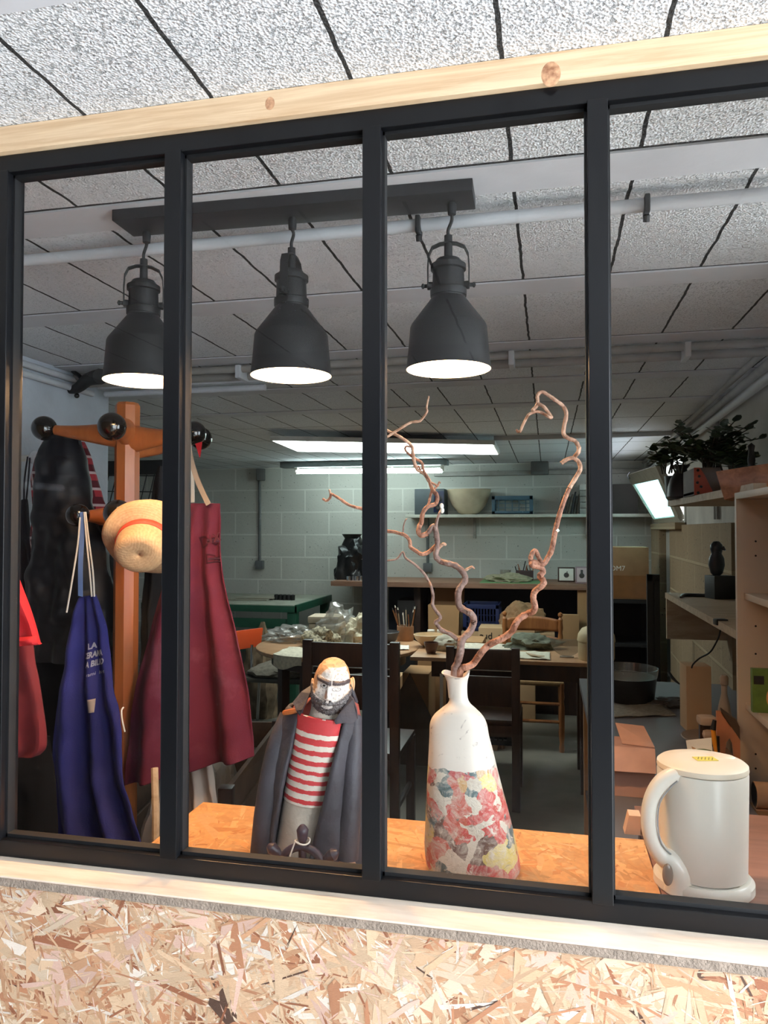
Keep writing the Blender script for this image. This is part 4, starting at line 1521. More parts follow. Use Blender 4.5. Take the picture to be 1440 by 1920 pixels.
t.l(t.math('ABSOLUTE', t.math('ADD', sx.outputs['Z'], 0.48)), hz.inputs[0])
t.l(t.mix(t.math('MULTIPLY', mk.outputs[0], hz.outputs[0]), lin((86, 15, 42)), lin((146, 92, 112))), b.inputs['Base Color'])
b.inputs['Roughness'].default_value = 0.88
bp = t.n('ShaderNodeBump', i_Strength=0.25, i_Distance=0.002)
t.l(n2.outputs['Fac'], bp.inputs['Height']); t.l(bp.outputs['Normal'], b.inputs['Normal'])
clo = part(mmb, 'cloth', m_mar, ap, solid=0.003)
bv = bvh_of(clo)
m_ink = M('faded_ink', (70, 16, 34), rough=0.9)
for body, px, py, sz, rot in (('Deux', 379, 1012, 0.045, 0.25), ('De', 375, 1050, 0.036, 0.1)):
    c = at(px, py, Y=1.70)
    ca, sa = math.cos(rot), math.sin(rot)
    tm = text_mb(body, sz, c, ((ca, 0, sa), (-sa, 0, ca), (0, -1, 0)), sub=2)
    part(stick(tm, bv), 'handwriting', m_ink, clo, label='faint dark handwriting', smooth=False)
pk = [(275, 1205), (306, 1200), (306, 1305), (272, 1308)]
pm = MB()
for (a, b_), (c, d) in zip(pk, pk[1:] + pk[:1]):
    for s in range(12):
        t0, t1 = s / 12, (s + 1) / 12
        pm.tube([at(a + (c - a) * t0, b_ + (d - b_) * t0, Y=1.70), at(a + (c - a) * t1, b_ + (d - b_) * t1, Y=1.70)], 0.0012, 6)
part(stick(pm, bv, 0.002), 'pocket_seam', M('maroon_seam', (86, 20, 36)), clo)
sp = MB()


def ribbon(pts, w, Y=None, th=0.0016):
    mb = MB()
    P = [Vector(p) for p in pts]
    dense = []
    for i in range(len(P) - 1):
        p0, p1, p2, p3 = P[max(i - 1, 0)], P[i], P[i + 1], P[min(i + 2, len(P) - 1)]
        for s in range(6):
            t = s / 6
            dense.append(0.5 * ((2 * p1) + (p2 - p0) * t + (2 * p0 - 5 * p1 + 4 * p2 - p3) * t * t + (3 * p1 - p0 - 3 * p2 + p3) * t ** 3))
    dense.append(P[-1])
    rings = []
    for i, p in enumerate(dense):
        d = (dense[min(i + 1, len(dense) - 1)] - dense[max(i - 1, 0)]).normalized()
        s = d.cross(Vector((0, 1, 0)))
        if s.length < 0.05:
            s = Vector((1, 0, 0))
        s.normalize()
        n = Vector((0, 1, 0)) * th / 2
        rings.append([p - s * w / 2 - n, p + s * w / 2 - n, p + s * w / 2 + n, p - s * w / 2 + n])
    return mb.loft(rings)


part(ribbon([at(352, 800, Y=1.81), at(356, 850, Y=1.77), at(370, 900, Y=1.765), at(391, 946, Y=1.762)], 0.014), 'neck_strap', M('beige_tape', (168, 150, 132)), ap, label='beige neck strap')
part(ribbon([at(340, 812, Y=1.81), at(338, 880, Y=1.78), at(334, 946, Y=1.77)], 0.014), 'neck_strap', M('beige_tape', (168, 150, 132)), ap, label='beige neck strap')
solo(ribbon([at(349, 800, Y=1.85), at(354, 850, Y=1.83), at(358, 900, Y=1.83), at(359, 942, Y=1.83)], 0.018), 'white_strap', m_white, 'broad white strap hanging behind the maroon apron bib', 'strap')
solo(ribbon([at(344, 815, Y=1.875), at(347, 860, Y=1.87), at(343, 915, Y=1.87)], 0.012), 'red_ribbon', m_red, 'long red ribbon beside the white strap above the maroon apron', 'ribbon')
solo(MB().prism([at(366, 832, Y=1.80), at(378, 828, Y=1.80), at(376, 846, Y=1.80), at(374, 858, Y=1.80)], (0, 0.004, 0)), 'red_tag', m_red, 'short pointed red tag hanging from the right black ball', 'tag', smooth=False)

# blue apron
ba = root('blue_apron', at(146, 975, Y=1.70), 'royal blue apron with white printed lettering, hung on striped strings', 'apron')
rows = [(1120, 149, 1114, 182), (1160, 136, 1160, 195), (1250, 119, 1250, 208), (1350, 104, 1350, 232), (1450, 92, 1450, 240), (1530, 96, 1530, 262), (1600, 108, 1600, 285), (1680, 120, 1680, 295)]
bc = part(drape(rows, 1.70, folds=2.6, amp=0.030, nu=100, nv=110, wr=0.006, ph=2.1), 'cloth', m_bluecloth, ba, solid=0.003)
bv = bvh_of(bc)
rt = 0.26
ca, sa = math.cos(rt), math.sin(rt)
m_print = M('white_screen_print', (200, 202, 214), rough=0.8, var=0.05)
for body, px, py, sz, kx in (('LA', 128, 1223, 0.0205, 0.80), ('CERAMICA', 121, 1242, 0.0205, 0.60), ('A BILBAO', 127, 1258, 0.0205, 0.62), ('rami  bal . rt', 130, 1277, 0.0125, 0.85)):
    c = at(px, py, Y=1.62)
    tm = text_mb(body, sz, c, ((ca * kx, 0, sa * kx), (0, 0, 1), (0, -1, 0)), sub=2, align='LEFT', bold=0.0009 if sz > .015 else 0)
    part(stick(tm, bv, 0.0035), 'print', m_print, bc, label='white printed lettering', smooth=False)
lb = MB()
lb.grid(lambda u, v: at(132 + 14 * u, 1324 + 26 * v - 2 * u, Y=1.62), 8, 8)
part(stick(lb, bv, 0.002), 'patch', M('beige_patch', (176, 160, 150)), bc, label='small beige patch', solid=0.001)
part(ribbon([at(154, 960, Y=1.665), at(154, 1000, Y=1.662), at(151, 1060, Y=1.665), at(151, 1118, Y=1.69)], 0.013), 'neck_strap', M('pale_blue_tape', (110, 140, 196)), ba, label='pale blue neck strap')
for dx in (0, 6):
    part(MB().tube([at(158 + dx * .4, 960, Y=1.66), at(162 + dx * .7, 1010, Y=1.655), at(168 + dx, 1070, Y=1.66), at(172 + dx * .8, 1118, Y=1.69)], 0.0022, 8, 4), 'string', m_white, ba, label='white string')
part(MB().tube([at(150, 970, Y=1.66), at(146, 1020, Y=1.655), at(135, 1090, Y=1.66), at(125, 1148, Y=1.68)], 0.0022, 8, 4), 'string', m_white, ba, label='white string')
part(MB().tube([at(232, 1326, Y=1.66), at(228, 1332, Y=1.655), at(229, 1350, Y=1.655), at(234, 1372, Y=1.66)], 0.002, 8, 4), 'string', m_white, ba, label='loose white tie end')

# quilted jacket, plaid shirt, dark coats
solo(drape([(812, 100, 812, 146), (826, 90, 826, 152), (860, 80, 860, 158), (930, 73, 930, 168), (1010, 66, 1010, 196), (1100, 60, 1100, 208), (1180, 66, 1180, 212), (1236, 72, 1236, 214)], 1.88, folds=1.6, amp=0.010, depth=0.07, nu=60, nv=150, wr=0.014, ph=4.0, quilt=0.004),
     'quilted_jacket', m_navy, 'black quilted jacket hanging from the left arm of the coat stand', 'jacket')
m_plaid, t, b = new_mat('red_plaid_flannel')
tc = t.n('ShaderNodeTexCoord')
sx = t.n('ShaderNodeSeparateXYZ')
t.l(tc.outputs['Object'], sx.inputs[0])


def stripes(sock, per, wid, off=0.0):
    return t.math('LESS_THAN', t.math('PINGPONG', t.math('ADD', sock, off), per / 2), wid / 2)


sk = t.math('ADD', sx.outputs['X'], t.math('MULTIPLY', sx.outputs['Z'], 0.32))
a_ = t.math('MAXIMUM', stripes(sk, 0.05, 0.024), stripes(sx.outputs['Z'], 0.05, 0.024))
w_ = t.math('MAXIMUM', stripes(sk, 0.05, 0.008, 0.012), stripes(sx.outputs['Z'], 0.05, 0.008, 0.014))
c_ = t.mix(a_, lin((176, 52, 62)), lin((96, 20, 34)))
t.l(t.mix(t.math('MULTIPLY', w_, 0.8), c_, lin((216, 196, 196))), b.inputs['Base Color'])
b.inputs['Roughness'].default_value = 0.9
solo(drape([(808, 108, 806, 144), (830, 84, 830, 158), (880, 68, 880, 176), (930, 62, 930, 190), (985, 58, 975, 206), (1060, 56, 1060, 212)], 2.03, folds=3, amp=0.014, depth=0.05, nu=40, nv=60, wr=0.006, ph=1.0),
     'plaid_shirt', m_plaid, 'red and white plaid shirt hanging behind the black quilted jacket', 'shirt')
solo(drape([(874, 300, 876, 318), (900, 292, 900, 336), (960, 286, 960, 340), (1060, 276, 1060, 338), (1180, 268, 1180, 334), (1380, 262, 1380, 330)], 2.06, folds=3, amp=0.012, depth=0.05, nu=40, nv=60, wr=0.006, ph=3.0),
     'dark_coat', M('charcoal_wool', (34, 33, 36), rough=0.9, var=0.15), 'charcoal coat hanging at the back of the stand behind the straw hat', 'coat')
solo(drape([(1240, 60, 1240, 200), (1320, 62, 1320, 214), (1420, 50, 1420, 236), (1520, 60, 1520, 232), (1600, 80, 1600, 225)], 1.98, folds=3, amp=0.014, depth=0.05, nu=40, nv=60, wr=0.008, ph=6.0),
     'black_coat', m_blackcloth, 'long black coat low on the stand behind the blue apron', 'coat')
solo(drape([(985, 176, 985, 198), (1040, 166, 1040, 208), (1150, 166, 1150, 214), (1290, 170, 1290, 220), (1400, 170, 1400, 226)], 2.0, folds=2, amp=0.01, depth=0.05, nu=30, nv=50, wr=0.005, ph=8.0),
     'black_scarf', m_blackcloth, 'narrow black garment hanging right beside the wooden post', 'garment')

# red garments at the left edge
rj = root('red_jacket', at(-60, 880, Y=1.26), 'bright red jacket at the left edge of the window, above the darker red one', 'jacket')
part(drape([(870, -70, 870, -50), (930, -84, 930, -26), (1020, -90, 1020, 14), (1100, -95, 1100, 38), (1170, -100, 1170, 62), (1212, -100, 1208, 72)], 1.27, folds=2.5, amp=0.010, depth=0.035, nu=50, nv=60, wr=0.004, ph=0.3), 'cloth', m_red, rj)
part(drape([(1196, -100, 1192, 69), (1214, -100, 1209, 73)], 1.27, folds=2.5, amp=0.010, depth=0.038, nu=50, nv=8, wr=0.003, ph=0.3), 'hem', m_red, rj)
drj = root('dark_red_garment', at(-60, 1180, Y=1.32), 'darker red garment showing below the bright red jacket', 'garment')
part(drape([(880, -68, 880, -52), (1000, -85, 1000, -10), (1180, -90, 1180, 56), (1250, -95, 1250, 68), (1330, -95, 1330, 84), (1395, -95, 1395, 89), (1418, -90, 1414, 78)], 1.36, folds=2.5, amp=0.010, depth=0.03, nu=50, nv=60, wr=0.004, ph=2.3), 'cloth', M('dark_red_cotton', (96, 12, 22), rough=0.85, var=0.15), drj)
solo(drape([(1380, -60, 1380, 96), (1440, -62, 1440, 104), (1500, -64, 1500, 108), (1640, -64, 1640, 112)], 1.56, folds=2, amp=0.01, depth=0.04, nu=40, nv=40, wr=0.006, ph=5.3),
     'black_bag', m_blackcloth, 'dull black cloth bag under the dark red garment', 'bag')
ph_ = at(-60, 878, Y=1.27)
hk2 = root('coat_hook', (ph_.x, 1.03, ph_.z), 'metal coat hook on the back of the partition left of the window', 'hook')
part(MB().tube([(ph_.x, 1.03, ph_.z + .01), (ph_.x, 1.20, ph_.z + .0), (ph_.x, 1.38, ph_.z + .005), (ph_.x, 1.40, ph_.z + .03)], 0.006, 10, 4), 'prong', m_chrome, hk2)

# hook on the left pier with its slate apron
hk = root('wall_hook', (-1.85, 2.28, at(66, 858, Y=2.28).z), 'white round knob hook on the limewashed left wall', 'hook')
e = at(66, 858, Y=2.20)
part(MB().tube([(-1.86, 2.24, e.z), (e.x - .03, 2.21, e.z), (e.x, 2.20, e.z)], [0.013, 0.010, 0.010], 12, 3), 'stem', m_white, hk)
part(MB().ball(e, 0.021, (1, 1, 1.15)), 'knob', M('white_porcelain', (235, 238, 242), rough=0.2), hk)
sa_ = root('slate_apron', at(48, 870, Y=2.19), 'slate grey apron hanging from the white knob hook', 'apron')
part(drape([(938, 42, 936, 50), (1000, 29, 1000, 58), (1050, 24, 1050, 64), (1120, 24, 1120, 66), (1200, 34, 1200, 70), (1290, 44, 1290, 78)], 2.17, folds=2.5, amp=0.012, depth=0.02, nu=40, nv=60, wr=0.004, ph=1.7), 'cloth', m_greycloth, sa_)
part(ribbon([at(52, 856, Y=2.185), at(46, 900, Y=2.17), at(45, 940, Y=2.165)], 0.006), 'strap', m_greycloth, sa_)
part(ribbon([at(56, 858, Y=2.18), at(53, 900, Y=2.165), at(49, 940, Y=2.16)], 0.006), 'strap', m_greycloth, sa_)

# pale sheet under the maroon apron and a wooden stake
solo(drape([(1425, 300, 1425, 398), (1460, 300, 1460, 404), (1520, 296, 1515, 410), (1620, 290, 1610, 420)], 1.86, folds=3.5, amp=0.02, depth=0.02, nu=60, nv=40, wr=0.006, ph=1.1, grow=0.3),
     'pale_cloth', M('pale_linen', (196, 178, 164), rough=0.9, var=0.12, vscale=6), 'pale linen cloth hanging below the maroon apron hem', 'cloth')
solo(MB().tube([at(290, 1440, Y=1.66), at(292, 1530, Y=1.62), (at(294, 1560, Y=1.6).x, 1.60, 0.01)], 0.009, 8), 'wooden_stake', m_shelfwood, 'thin pale wooden stake under the maroon apron', 'stake')


# straw hat hooked over the lower ball
def hat():
    c = at(272, 1013, Y=1.60)
    r = root('straw_hat', c, 'straw hat with a red band hanging on the coat stand', 'hat')
    m, t, b = new_mat('woven_straw')
    tc = t.n('ShaderNodeTexCoord')
    wv = t.n('ShaderNodeTexWave', i_Scale=55.0, i_Distortion=4.0, i_Detail=3.0)
    wv.wave_type = 'RINGS'
    wv.rings_direction = 'Y'
    n = t.n('ShaderNodeTexNoise', i_Scale=160.0, i_Detail=3.0)
    t.l(tc.outputs['Object'], wv.inputs['Vector']); t.l(tc.outputs['Object'], n.inputs['Vector'])
    k = t.math('MULTIPLY_ADD', wv.outputs['Fac'], 0.14, t.math('MULTIPLY', n.outputs['Fac'], 0.7))
    t.l(t.mix(k, lin((156, 122, 86)), lin((208, 178, 138))), b.inputs['Base Color'])
    b.inputs['Roughness'].default_value = 0.8
    bp = t.n('ShaderNodeBump', i_Strength=0.6, i_Distance=0.002)
    t.l(k, bp.inputs['Height']); t.l(bp.outputs['Normal'], b.inputs['Normal'])
    # hat axis: crown points to the camera, turned down and to the right
    ax = Vector((0.30, -0.86, -0.42)).normalized()
    u = ax.cross(Vector((0, 0, 1))).normalized()
    v = u.cross(ax)

    def ring(rad, h, n_=64, wob=0.0, sy=1.0):
        out = []
        for i in range(n_):
            a = 2 * PI * i / n_
            w = wob * math.sin(2 * a + 0.6) + wob * 0.4 * math.sin(5 * a)
            out.append(c + u * rad * math.cos(a) * (1 + 0.0) + v * rad * math.sin(a) * sy + ax * (h + w))
        return out
    brim = [ring(0.098, -0.012, wob=0.012), ring(0.092, -0.006, wob=0.010), ring(0.078, 0.0, wob=0.006), ring(0.066, 0.002, wob=0.002, sy=0.92), ring(0.060, 0.006, sy=0.9)]
    crown = [ring(0.060, 0.006, sy=0.9), ring(0.059, 0.030, sy=0.9), ring(0.056, 0.062, sy=0.88), ring(0.053, 0.071, sy=0.88), ring(0.047, 0.077, sy=0.88), ring(0.036, 0.079, sy=0.86), ring(0.02, 0.077, sy=0.8), ring(0.002, 0.076)]
    part(MB().loft(brim, True, False), 'brim', m, r, solid=0.004)
    part(MB().loft(crown, True, False), 'crown', m, r, solid=0.004)
    part(MB().loft([ring(0.0635, 0.005, sy=0.9), ring(0.0625, 0.026, sy=0.9)], True, False), 'band', M('red_hat_band', (200, 70, 50), rough=0.7, var=0.2, vscale=60), r, label='red hat band', solid=0.002)


hat()

# ------------------------------------------------------------------ conduits and ceiling fittings
def clips(pts, mat, par, s=(0.016, 0.03, 0.03)):
    for p in pts:
        m = MB().box(p, s, None, 0.003)
        m.tube([Vector(p) + Vector((0, 0, -s[2] / 2)), Vector(p) + Vector((0, 0.006, -s[2] / 2 - 0.01))], 0.006, 8)
        part(m, 'clip', mat, par, label='black pipe clip')


c1 = root('ceiling_conduit', (-0.1, 1.435, 2.095), 'pale grey conduit clipped beside the nearest ceiling rib, behind the lamp bar', 'conduit')
part(MB().tube([(-1.83, 1.425, 2.098), (0.75, 1.425, 2.098)], 0.0125, 16), 'tube', m_pvc, c1)
for (x, y) in ((785, 405), (1212, 360)):
    p = at(x, y, Y=1.42)
    clips([(p.x, 1.42, 2.094)], m_blackmatt, c1, (0.010, 0.034, 0.034))
c2 = root('ceiling_conduit', (-0.1, 2.60, 2.08), 'pair of dusty conduits crossing the ceiling beyond the three lamps', 'conduit')
part(MB().tube([(-1.83, 2.60, 2.105), (0.78, 2.60, 2.105)], 0.014, 14), 'tube', m_greytube, c2)
part(MB().tube([(-1.83, 2.66, 2.09), (0.78, 2.66, 2.09)], 0.016, 14), 'tube', m_greytube, c2)
for px in (456, 960, 1285):
    p = at(px, 672, Y=2.63)
    part(MB().box((p.x, 2.62, 2.092), (0.02, 0.09, 0.05), None, 0.004), 'clip', m_pvc, c2, label='pale plastic clip')
bt = root('strip_light', (-1.5, 2.73, 2.06), 'unlit grey fluorescent batten on the ceiling behind the middle lamp', 'light')
part(MB().mm(-1.8, -1.06, 2.70, 2.76, 2.075, 2.122, 0.004), 'housing', m_pvc, bt)
part(MB().tube([(-1.78, 2.73, 2.058), (-1.08, 2.73, 2.058)], 0.013, 14), 'tube', m_pvc, bt)
c3 = root('ceiling_strip', (0.2, 5.05, 2.118), 'narrow white trunking across the far ceiling near the tilted window', 'trunking')
part(MB().mm(-0.35, 0.82, 5.0, 5.04, 2.098, 2.127, 0.002), 'strip', m_pvc, c3)
for i, (dx, dz, r_) in enumerate(((0.03, 2.085, 0.017), (0.03, 2.035, 0.017), (0.075, 2.10, 0.012))):
    solo(MB().tube([(RX(1.6) - dx, 1.6, dz), (RX(7.0) - dx, 7.0, dz)], r_, 12), 'wall_conduit', m_greytube if i != 1 else m_pvc,
         ['dusty grey conduit running up in the right ceiling corner', 'pale conduit, lower of those along the right wall top', 'thin conduit on the ceiling beside the right wall'][i], 'conduit')
vc = root('wall_conduit', (RX(3.9) - .02, 3.9, 1.7), 'pair of thin vertical conduits on the right wall above the plants', 'conduit')
for dy in (0, 0.05):
    part(MB().tube([(RX(3.9) - .012, 3.9 + dy, 2.05), (RX(3.9) - .012, 3.9 + dy, 1.55)], 0.010, 10), 'tube', m_greytube, vc)
lc = root('wall_conduit', (-1.83, 2.2, 2.08), 'pair of conduits along the top of the left wall', 'conduit')
for dz in (2.095, 2.06):
    part(MB().tube([(-1.835, -0.5, dz), (-1.835, 2.72, dz)], 0.0125, 12), 'tube', m_pvc, lc)
part(MB().tube([(-1.835, -0.5, 1.66), (-1.835, 2.27, 1.66)], 0.014, 12), 'tube', m_pvc, lc)
# black clamp on the end of the left pier
ck = root('black_clamp', at(150, 720, Y=2.55), 'black jointed clamp arm fixed at the top of the left pier', 'clamp')
P = [at(124, 732, Y=2.60), at(145, 728, Y=2.58), at(165, 712, Y=2.55), at(188, 706, Y=2.5)]
part(MB().tube(P, [0.012, 0.02, 0.025, 0.03], 12, 4), 'arm', m_blackmatt, ck)
part(MB().tube([at(128, 686, Y=2.6), at(138, 697, Y=2.58), at(150, 706, Y=2.57), at(155, 718, Y=2.56)], 0.008, 10, 4), 'lever', m_blackmatt, ck)
part(MB().ball(at(172, 706, Y=2.52), 0.018), 'joint', m_blackplastic, ck)
part(MB().ball(at(144, 742, Y=2.56), 0.010), 'screw', m_blackplastic, ck)
part(MB().tube([at(118, 733, Y=2.61), (-1.86, 2.62, at(118, 733, Y=2.61).z)], 0.03, 12), 'wall_plug', M('crumbly_plaster', (170, 160, 150), bump=0.8, bscale=90), ck)

# lit panel and tube
lp = root('ceiling_panel_light', (-1.05, 4.95, 2.04), 'large lit square panel light on the ceiling behind the vase branches', 'light')
q = [at(507, 826, Z=2.055), at(928, 834, Z=2.055), at(937, 852, Z=2.055), at(555, 846, Z=2.055)]
part(MB().prism([v + Vector((0, 0, 0.0)) for v in q], (0, 0, 0.03)), 'housing', M('white_enamel', (210, 210, 205), rough=0.5), lp, smooth=False)
cc = sum(q, Vector()) / 4
q2 = [v + (cc - v) * 0.02 + Vector((0, 0, -0.003)) for v in q]
part(MB().prism(q2, (0, 0, 0.002)), 'diffuser', mat_emit('lit_panel', (0.90, 1.0, 0.97), PANEL_GLOW), lp, smooth=False)
part(MB().mm(cc.x - .35, cc.x + .35, cc.y - .1, cc.y + .1, 2.085, 2.126), 'mount', m_track, lp)
tl = root('tube_light', (-1.6, 6.55, 2.0), 'lit fluorescent tube on a grey batten at the back wall', 'light')
ta, tb_ = at(556, 884, Y=6.55), at(829, 882, Y=6.55)
part(MB().tube([ta, tb_], 0.022, 16), 'tube', mat_emit('lit_tube', (0.80, 1.0, 0.98), TUBE_GLOW), tl, label='glowing tube')
part(MB().mm(ta.x - .15, tb_.x + .05, 6.51, 6.63, ta.z + 0.035, ta.z + 0.085, 0.004), 'batten', M('grey_batten', (120, 128, 128), rough=0.6), tl)
for x in (ta.x - .0, tb_.x + .0):
    part(MB().mm(x - .015, x + .015, 6.53, 6.57, ta.z - 0.02, ta.z + 0.04, .003), 'end_cap', m_white, tl)
for k in (1, 2):
    x = ta.x + (tb_.x - ta.x) * k / 3
    part(MB().mm(x - .006, x + .006, 6.54, 6.56, ta.z + 0.018, ta.z + 0.04, .001), 'tube_clip', m_white, tl)


def wall_socket(px, py0, py1, pybox, label, topbox=True, dark=True):
    y = 7.085
    p = at(px, py0, Y=y)
    r = root('socket_drop', (p.x, y, at(px, pybox, Y=y).z), label, 'socket')
    part(MB().tube([p, at(px, pybox, Y=y)], 0.014, 10), 'conduit', M('dark_grey_conduit', (96, 98, 98), rough=0.5), r)
    b = at(px, pybox, Y=y - 0.02)
    part(MB().box(b, (0.085, 0.05, 0.085), None, 0.008), 'socket_box', M('grey_socket', (92, 94, 96) if not dark else (40, 42, 44), rough=0.5), r)
    if topbox:
        b = at(px + 2, py0 + 10, Y=y - 0.03)
        part(MB().box(b, (0.09, 0.08, 0.12), 0.4, 0.01), 'junction_box', M('grey_box', (84, 84, 82), rough=0.5), r)
    return r


wall_socket(487, 880, 0, 1059, 'grey socket on a dark conduit, back wall left of the tube light', True, False)
wall_socket(802, 968, 0, 1064, 'black socket box on the back wall below the upper shelf', False, True)
solo(MB().mm(-1.06, 0.9, 7.03, 7.08, at(900, 890, Y=7.05).z - .01, at(900, 886, Y=7.05).z + .012, 0.003), 'cable_trunking', m_greytube, 'grey trunking high on the back wall above the shelf', 'trunking')
jb = at(1012, 878, Y=7.0)
solo(MB().box(jb, (0.16, 0.12, 0.12), None, 0.01), 'junction_box', M('grey_box', (84, 84, 82)), 'grey junction box under the far ceiling right of the panel light', 'box')

# ------------------------------------------------------------------ upper shelf on the back wall
YS = 6.85


def frame_at(l, t, r, b, Y):
    a = at(l, b, Y=Y); c = at(r, t, Y=Y)
    return a.x, c.x, a.z, c.z


SZ = at(1000, 964, Y=6.80).z
sh = root('wall_shelf', (-0.1, 7.0, SZ - .03), 'long white shelf on the back wall carrying the big bowl', 'shelf')
x0 = at(760, 967, Y=6.78).x
x1 = RX(7.0) - 0.02
part(MB().mm(x0, x1, 6.78, 7.095, SZ - 0.028, SZ, 0.002), 'board', M('cream_shelf', (186, 184, 172), rough=0.6), sh)
for px in (800, 890, 1100):
    p = at(px, 975, Y=7.08)
    part(MB().mm(p.x - .012, p.x + .012, 7.06, 7.095, SZ - 0.22, SZ - 0.028), 'bracket', m_greytube, sh)


def speaker(l, r, t):
    xa, xb = at(l, 960, Y=6.84).x, at(r, 960, Y=6.84).x
    h = at(l, t, Y=6.84).z - SZ
    rt_ = root('speaker_box', ((xa + xb) / 2, 6.92, SZ), 'dark grey boxy speaker at the left end of the upper shelf', 'speaker')
    part(MB().mm(xa, xb, 6.82, 7.05, SZ, SZ + h, 0.006), 'case', M('dark_grey_case', (62, 68, 72), rough=0.6), rt_)
    xc = xa + (xb - xa) * 0.82
    part(MB().mm(xc - .05, xb - .005, 6.814, 6.822, SZ + .02, SZ + h - .02, 0.002), 'front_panel', M('blue_black_panel', (22, 30, 62), rough=0.3), rt_)
    for k in (0.3, 0.62):
        part(MB().lathe([(0.03, 0), (0.034, 0.004), (0.02, 0.006), (0, 0.002)], (xc - .004, 6.813, SZ + h * k), 20, Matrix.Rotation(PI / 2, 3, 'X')), 'cone', m_blackplastic, rt_)


speaker(778, 834, 917)
bx = at(879, 960, Y=6.92)
bw = (at(921, 920, Y=6.92).x - at(838, 920, Y=6.92).x) / 2
bh = at(879, 918, Y=6.92).z - SZ
m_clay = M('unfired_clay', (186, 168, 142), rough=0.75, var=0.15, vscale=9)
prof = [(0.001, 0.002), (0.06, 0.0), (0.10, 0.02), (0.155, bh * .35), (bw * .93, bh * .72), (bw, bh), (bw * .97, bh + .004), (bw * .88, bh * .70), (0.145, bh * .4), (0.09, 0.035), (0.001, 0.02)]
solo(MB().lathe(prof, (bx.x, 6.93, SZ), 56, sy=0.62), 'large_bowl', m_clay, 'large round clay bowl on the upper shelf', 'bowl')


def crate(l, r, t, b, Y, dpt, label, mat, name='plastic_crate', z0=None, cols=10, cut=True):
    xa, xb = at(l, b, Y=Y).x, at(r, b, Y=Y).x
    zb = z0 if z0 is not None else at(l, b, Y=Y).z
    zt = at(l, t, Y=Y).z
    rt_ = root(name, ((xa + xb) / 2, Y + dpt / 2, zb), label, 'crate')
    H = zt - zb
    f = MB()
    th = 0.012
    f.mm(xa, xb, Y, Y + dpt, zb, zb + 0.01)
    for y in (Y, Y + dpt - th):
        f.mm(xa, xb, y, y + th, zt - 0.035, zt, .002)
        f.mm(xa, xb, y, y + th, zb, zb + 0.03, .002)
        f.mm(xa, xa + 0.03, y, y + th, zb, zt, .002)
        f.mm(xb - 0.03, xb, y, y + th, zb, zt, .002)
    for x in (xa, xb - th):
        f.mm(x, x + th, Y, Y + dpt, zt - 0.035, zt, .002)
        f.mm(x, x + th, Y, Y + dpt, zb, zb + 0.03, .002)
    part(f, 'rim', mat, rt_)
    g = MB()
    for i in range(1, cols):
        x = xa + (xb - xa) * i / cols
        g.mm(x - .004, x + .004, Y + .002, Y + .009, zb + .02, zt - .03)
    for k in (0.35, 0.6):
        g.mm(xa, xb, Y + .002, Y + .009, zb + H * k - .003, zb + H * k + .003)
    for i in range(1, 6):
        y = Y + dpt * i / 6
        g.mm(xa + .002, xa + .009, y - .004, y + .004, zb + .02, zt - .03)
        g.mm(xb - .009, xb - .002, y - .004, y + .004, zb + .02, zt - .03)
    part(g, 'lattice', mat, rt_)
    return rt_


crate(922, 999, 930, 964, 6.82, 0.2, 'teal blue plastic crate on the upper shelf beside the clay bowl', M('teal_blue_plastic', (60, 92, 110), rough=0.5), z0=SZ, cols=6)
# leaning records / books on the shelf
m_spines = [M('dark_spine_a', (60, 56, 50), rough=0.6), M('dark_spine_b', (86, 76, 66), rough=0.6), M('dark_spine_c', (40, 42, 46), rough=0.6)]
for i in range(9):
    p = at(1046 + i * 5.2, 963, Y=6.84)
    hgt = 0.16 + 0.02 * ((i * 7) % 3)
    lean = 0.28 - 0.02 * i
    m = MB().box((0, 0, hgt / 2), (0.014, 0.15, hgt), None, 0.001)
    for v in m.bm.verts:
        v.co = Matrix.Rotation(lean, 3, 'Y') @ v.co + Vector((p.x, 6.93, SZ + 0.004))
    o = solo(m, 'book', m_spines[i % 3], 'thin dark book, ' + ['leftmost', 'second', 'third', 'fourth', 'fifth', 'sixth', 'seventh', 'eighth', 'rightmost'][i] + ' from the left of nine leaning on the upper shelf', 'book', 'thin books leaning on the upper shelf')
for i in range(5):
    a = at(1087, 962, Y=6.84); b = at(1103, 962, Y=6.84)
    h = (at(1087, 908, Y=6.84).z - SZ) / 5
    solo(MB().mm(a.x, b.x + .02, 6.82, 7.0, SZ + h * i + .001, SZ + h * (i + 1) - .004, 0.002), 'small_box', M('pale_box', (200, 198, 190)) if i == 4 else M('grey_box_b', (136, 134, 128)),
         ['lowest grey box of the stack', 'second grey box of the stack', 'middle grey box of the stack', 'fourth grey box of the stack', 'white box topping the stack'][i] + ' at the right of the upper shelf', 'box')
a = at(1149, 962, Y=6.84); b = at(1196, 962, Y=6.84)
solo(MB().mm(a.x, b.x, 6.82, 7.06, SZ, at(1150, 908, Y=6.84).z, 0.004), 'dark_box', M('brown_black_box', (46, 40, 36), rough=0.7), 'brown black box at the right end of the upper shelf, past the mullion', 'box')

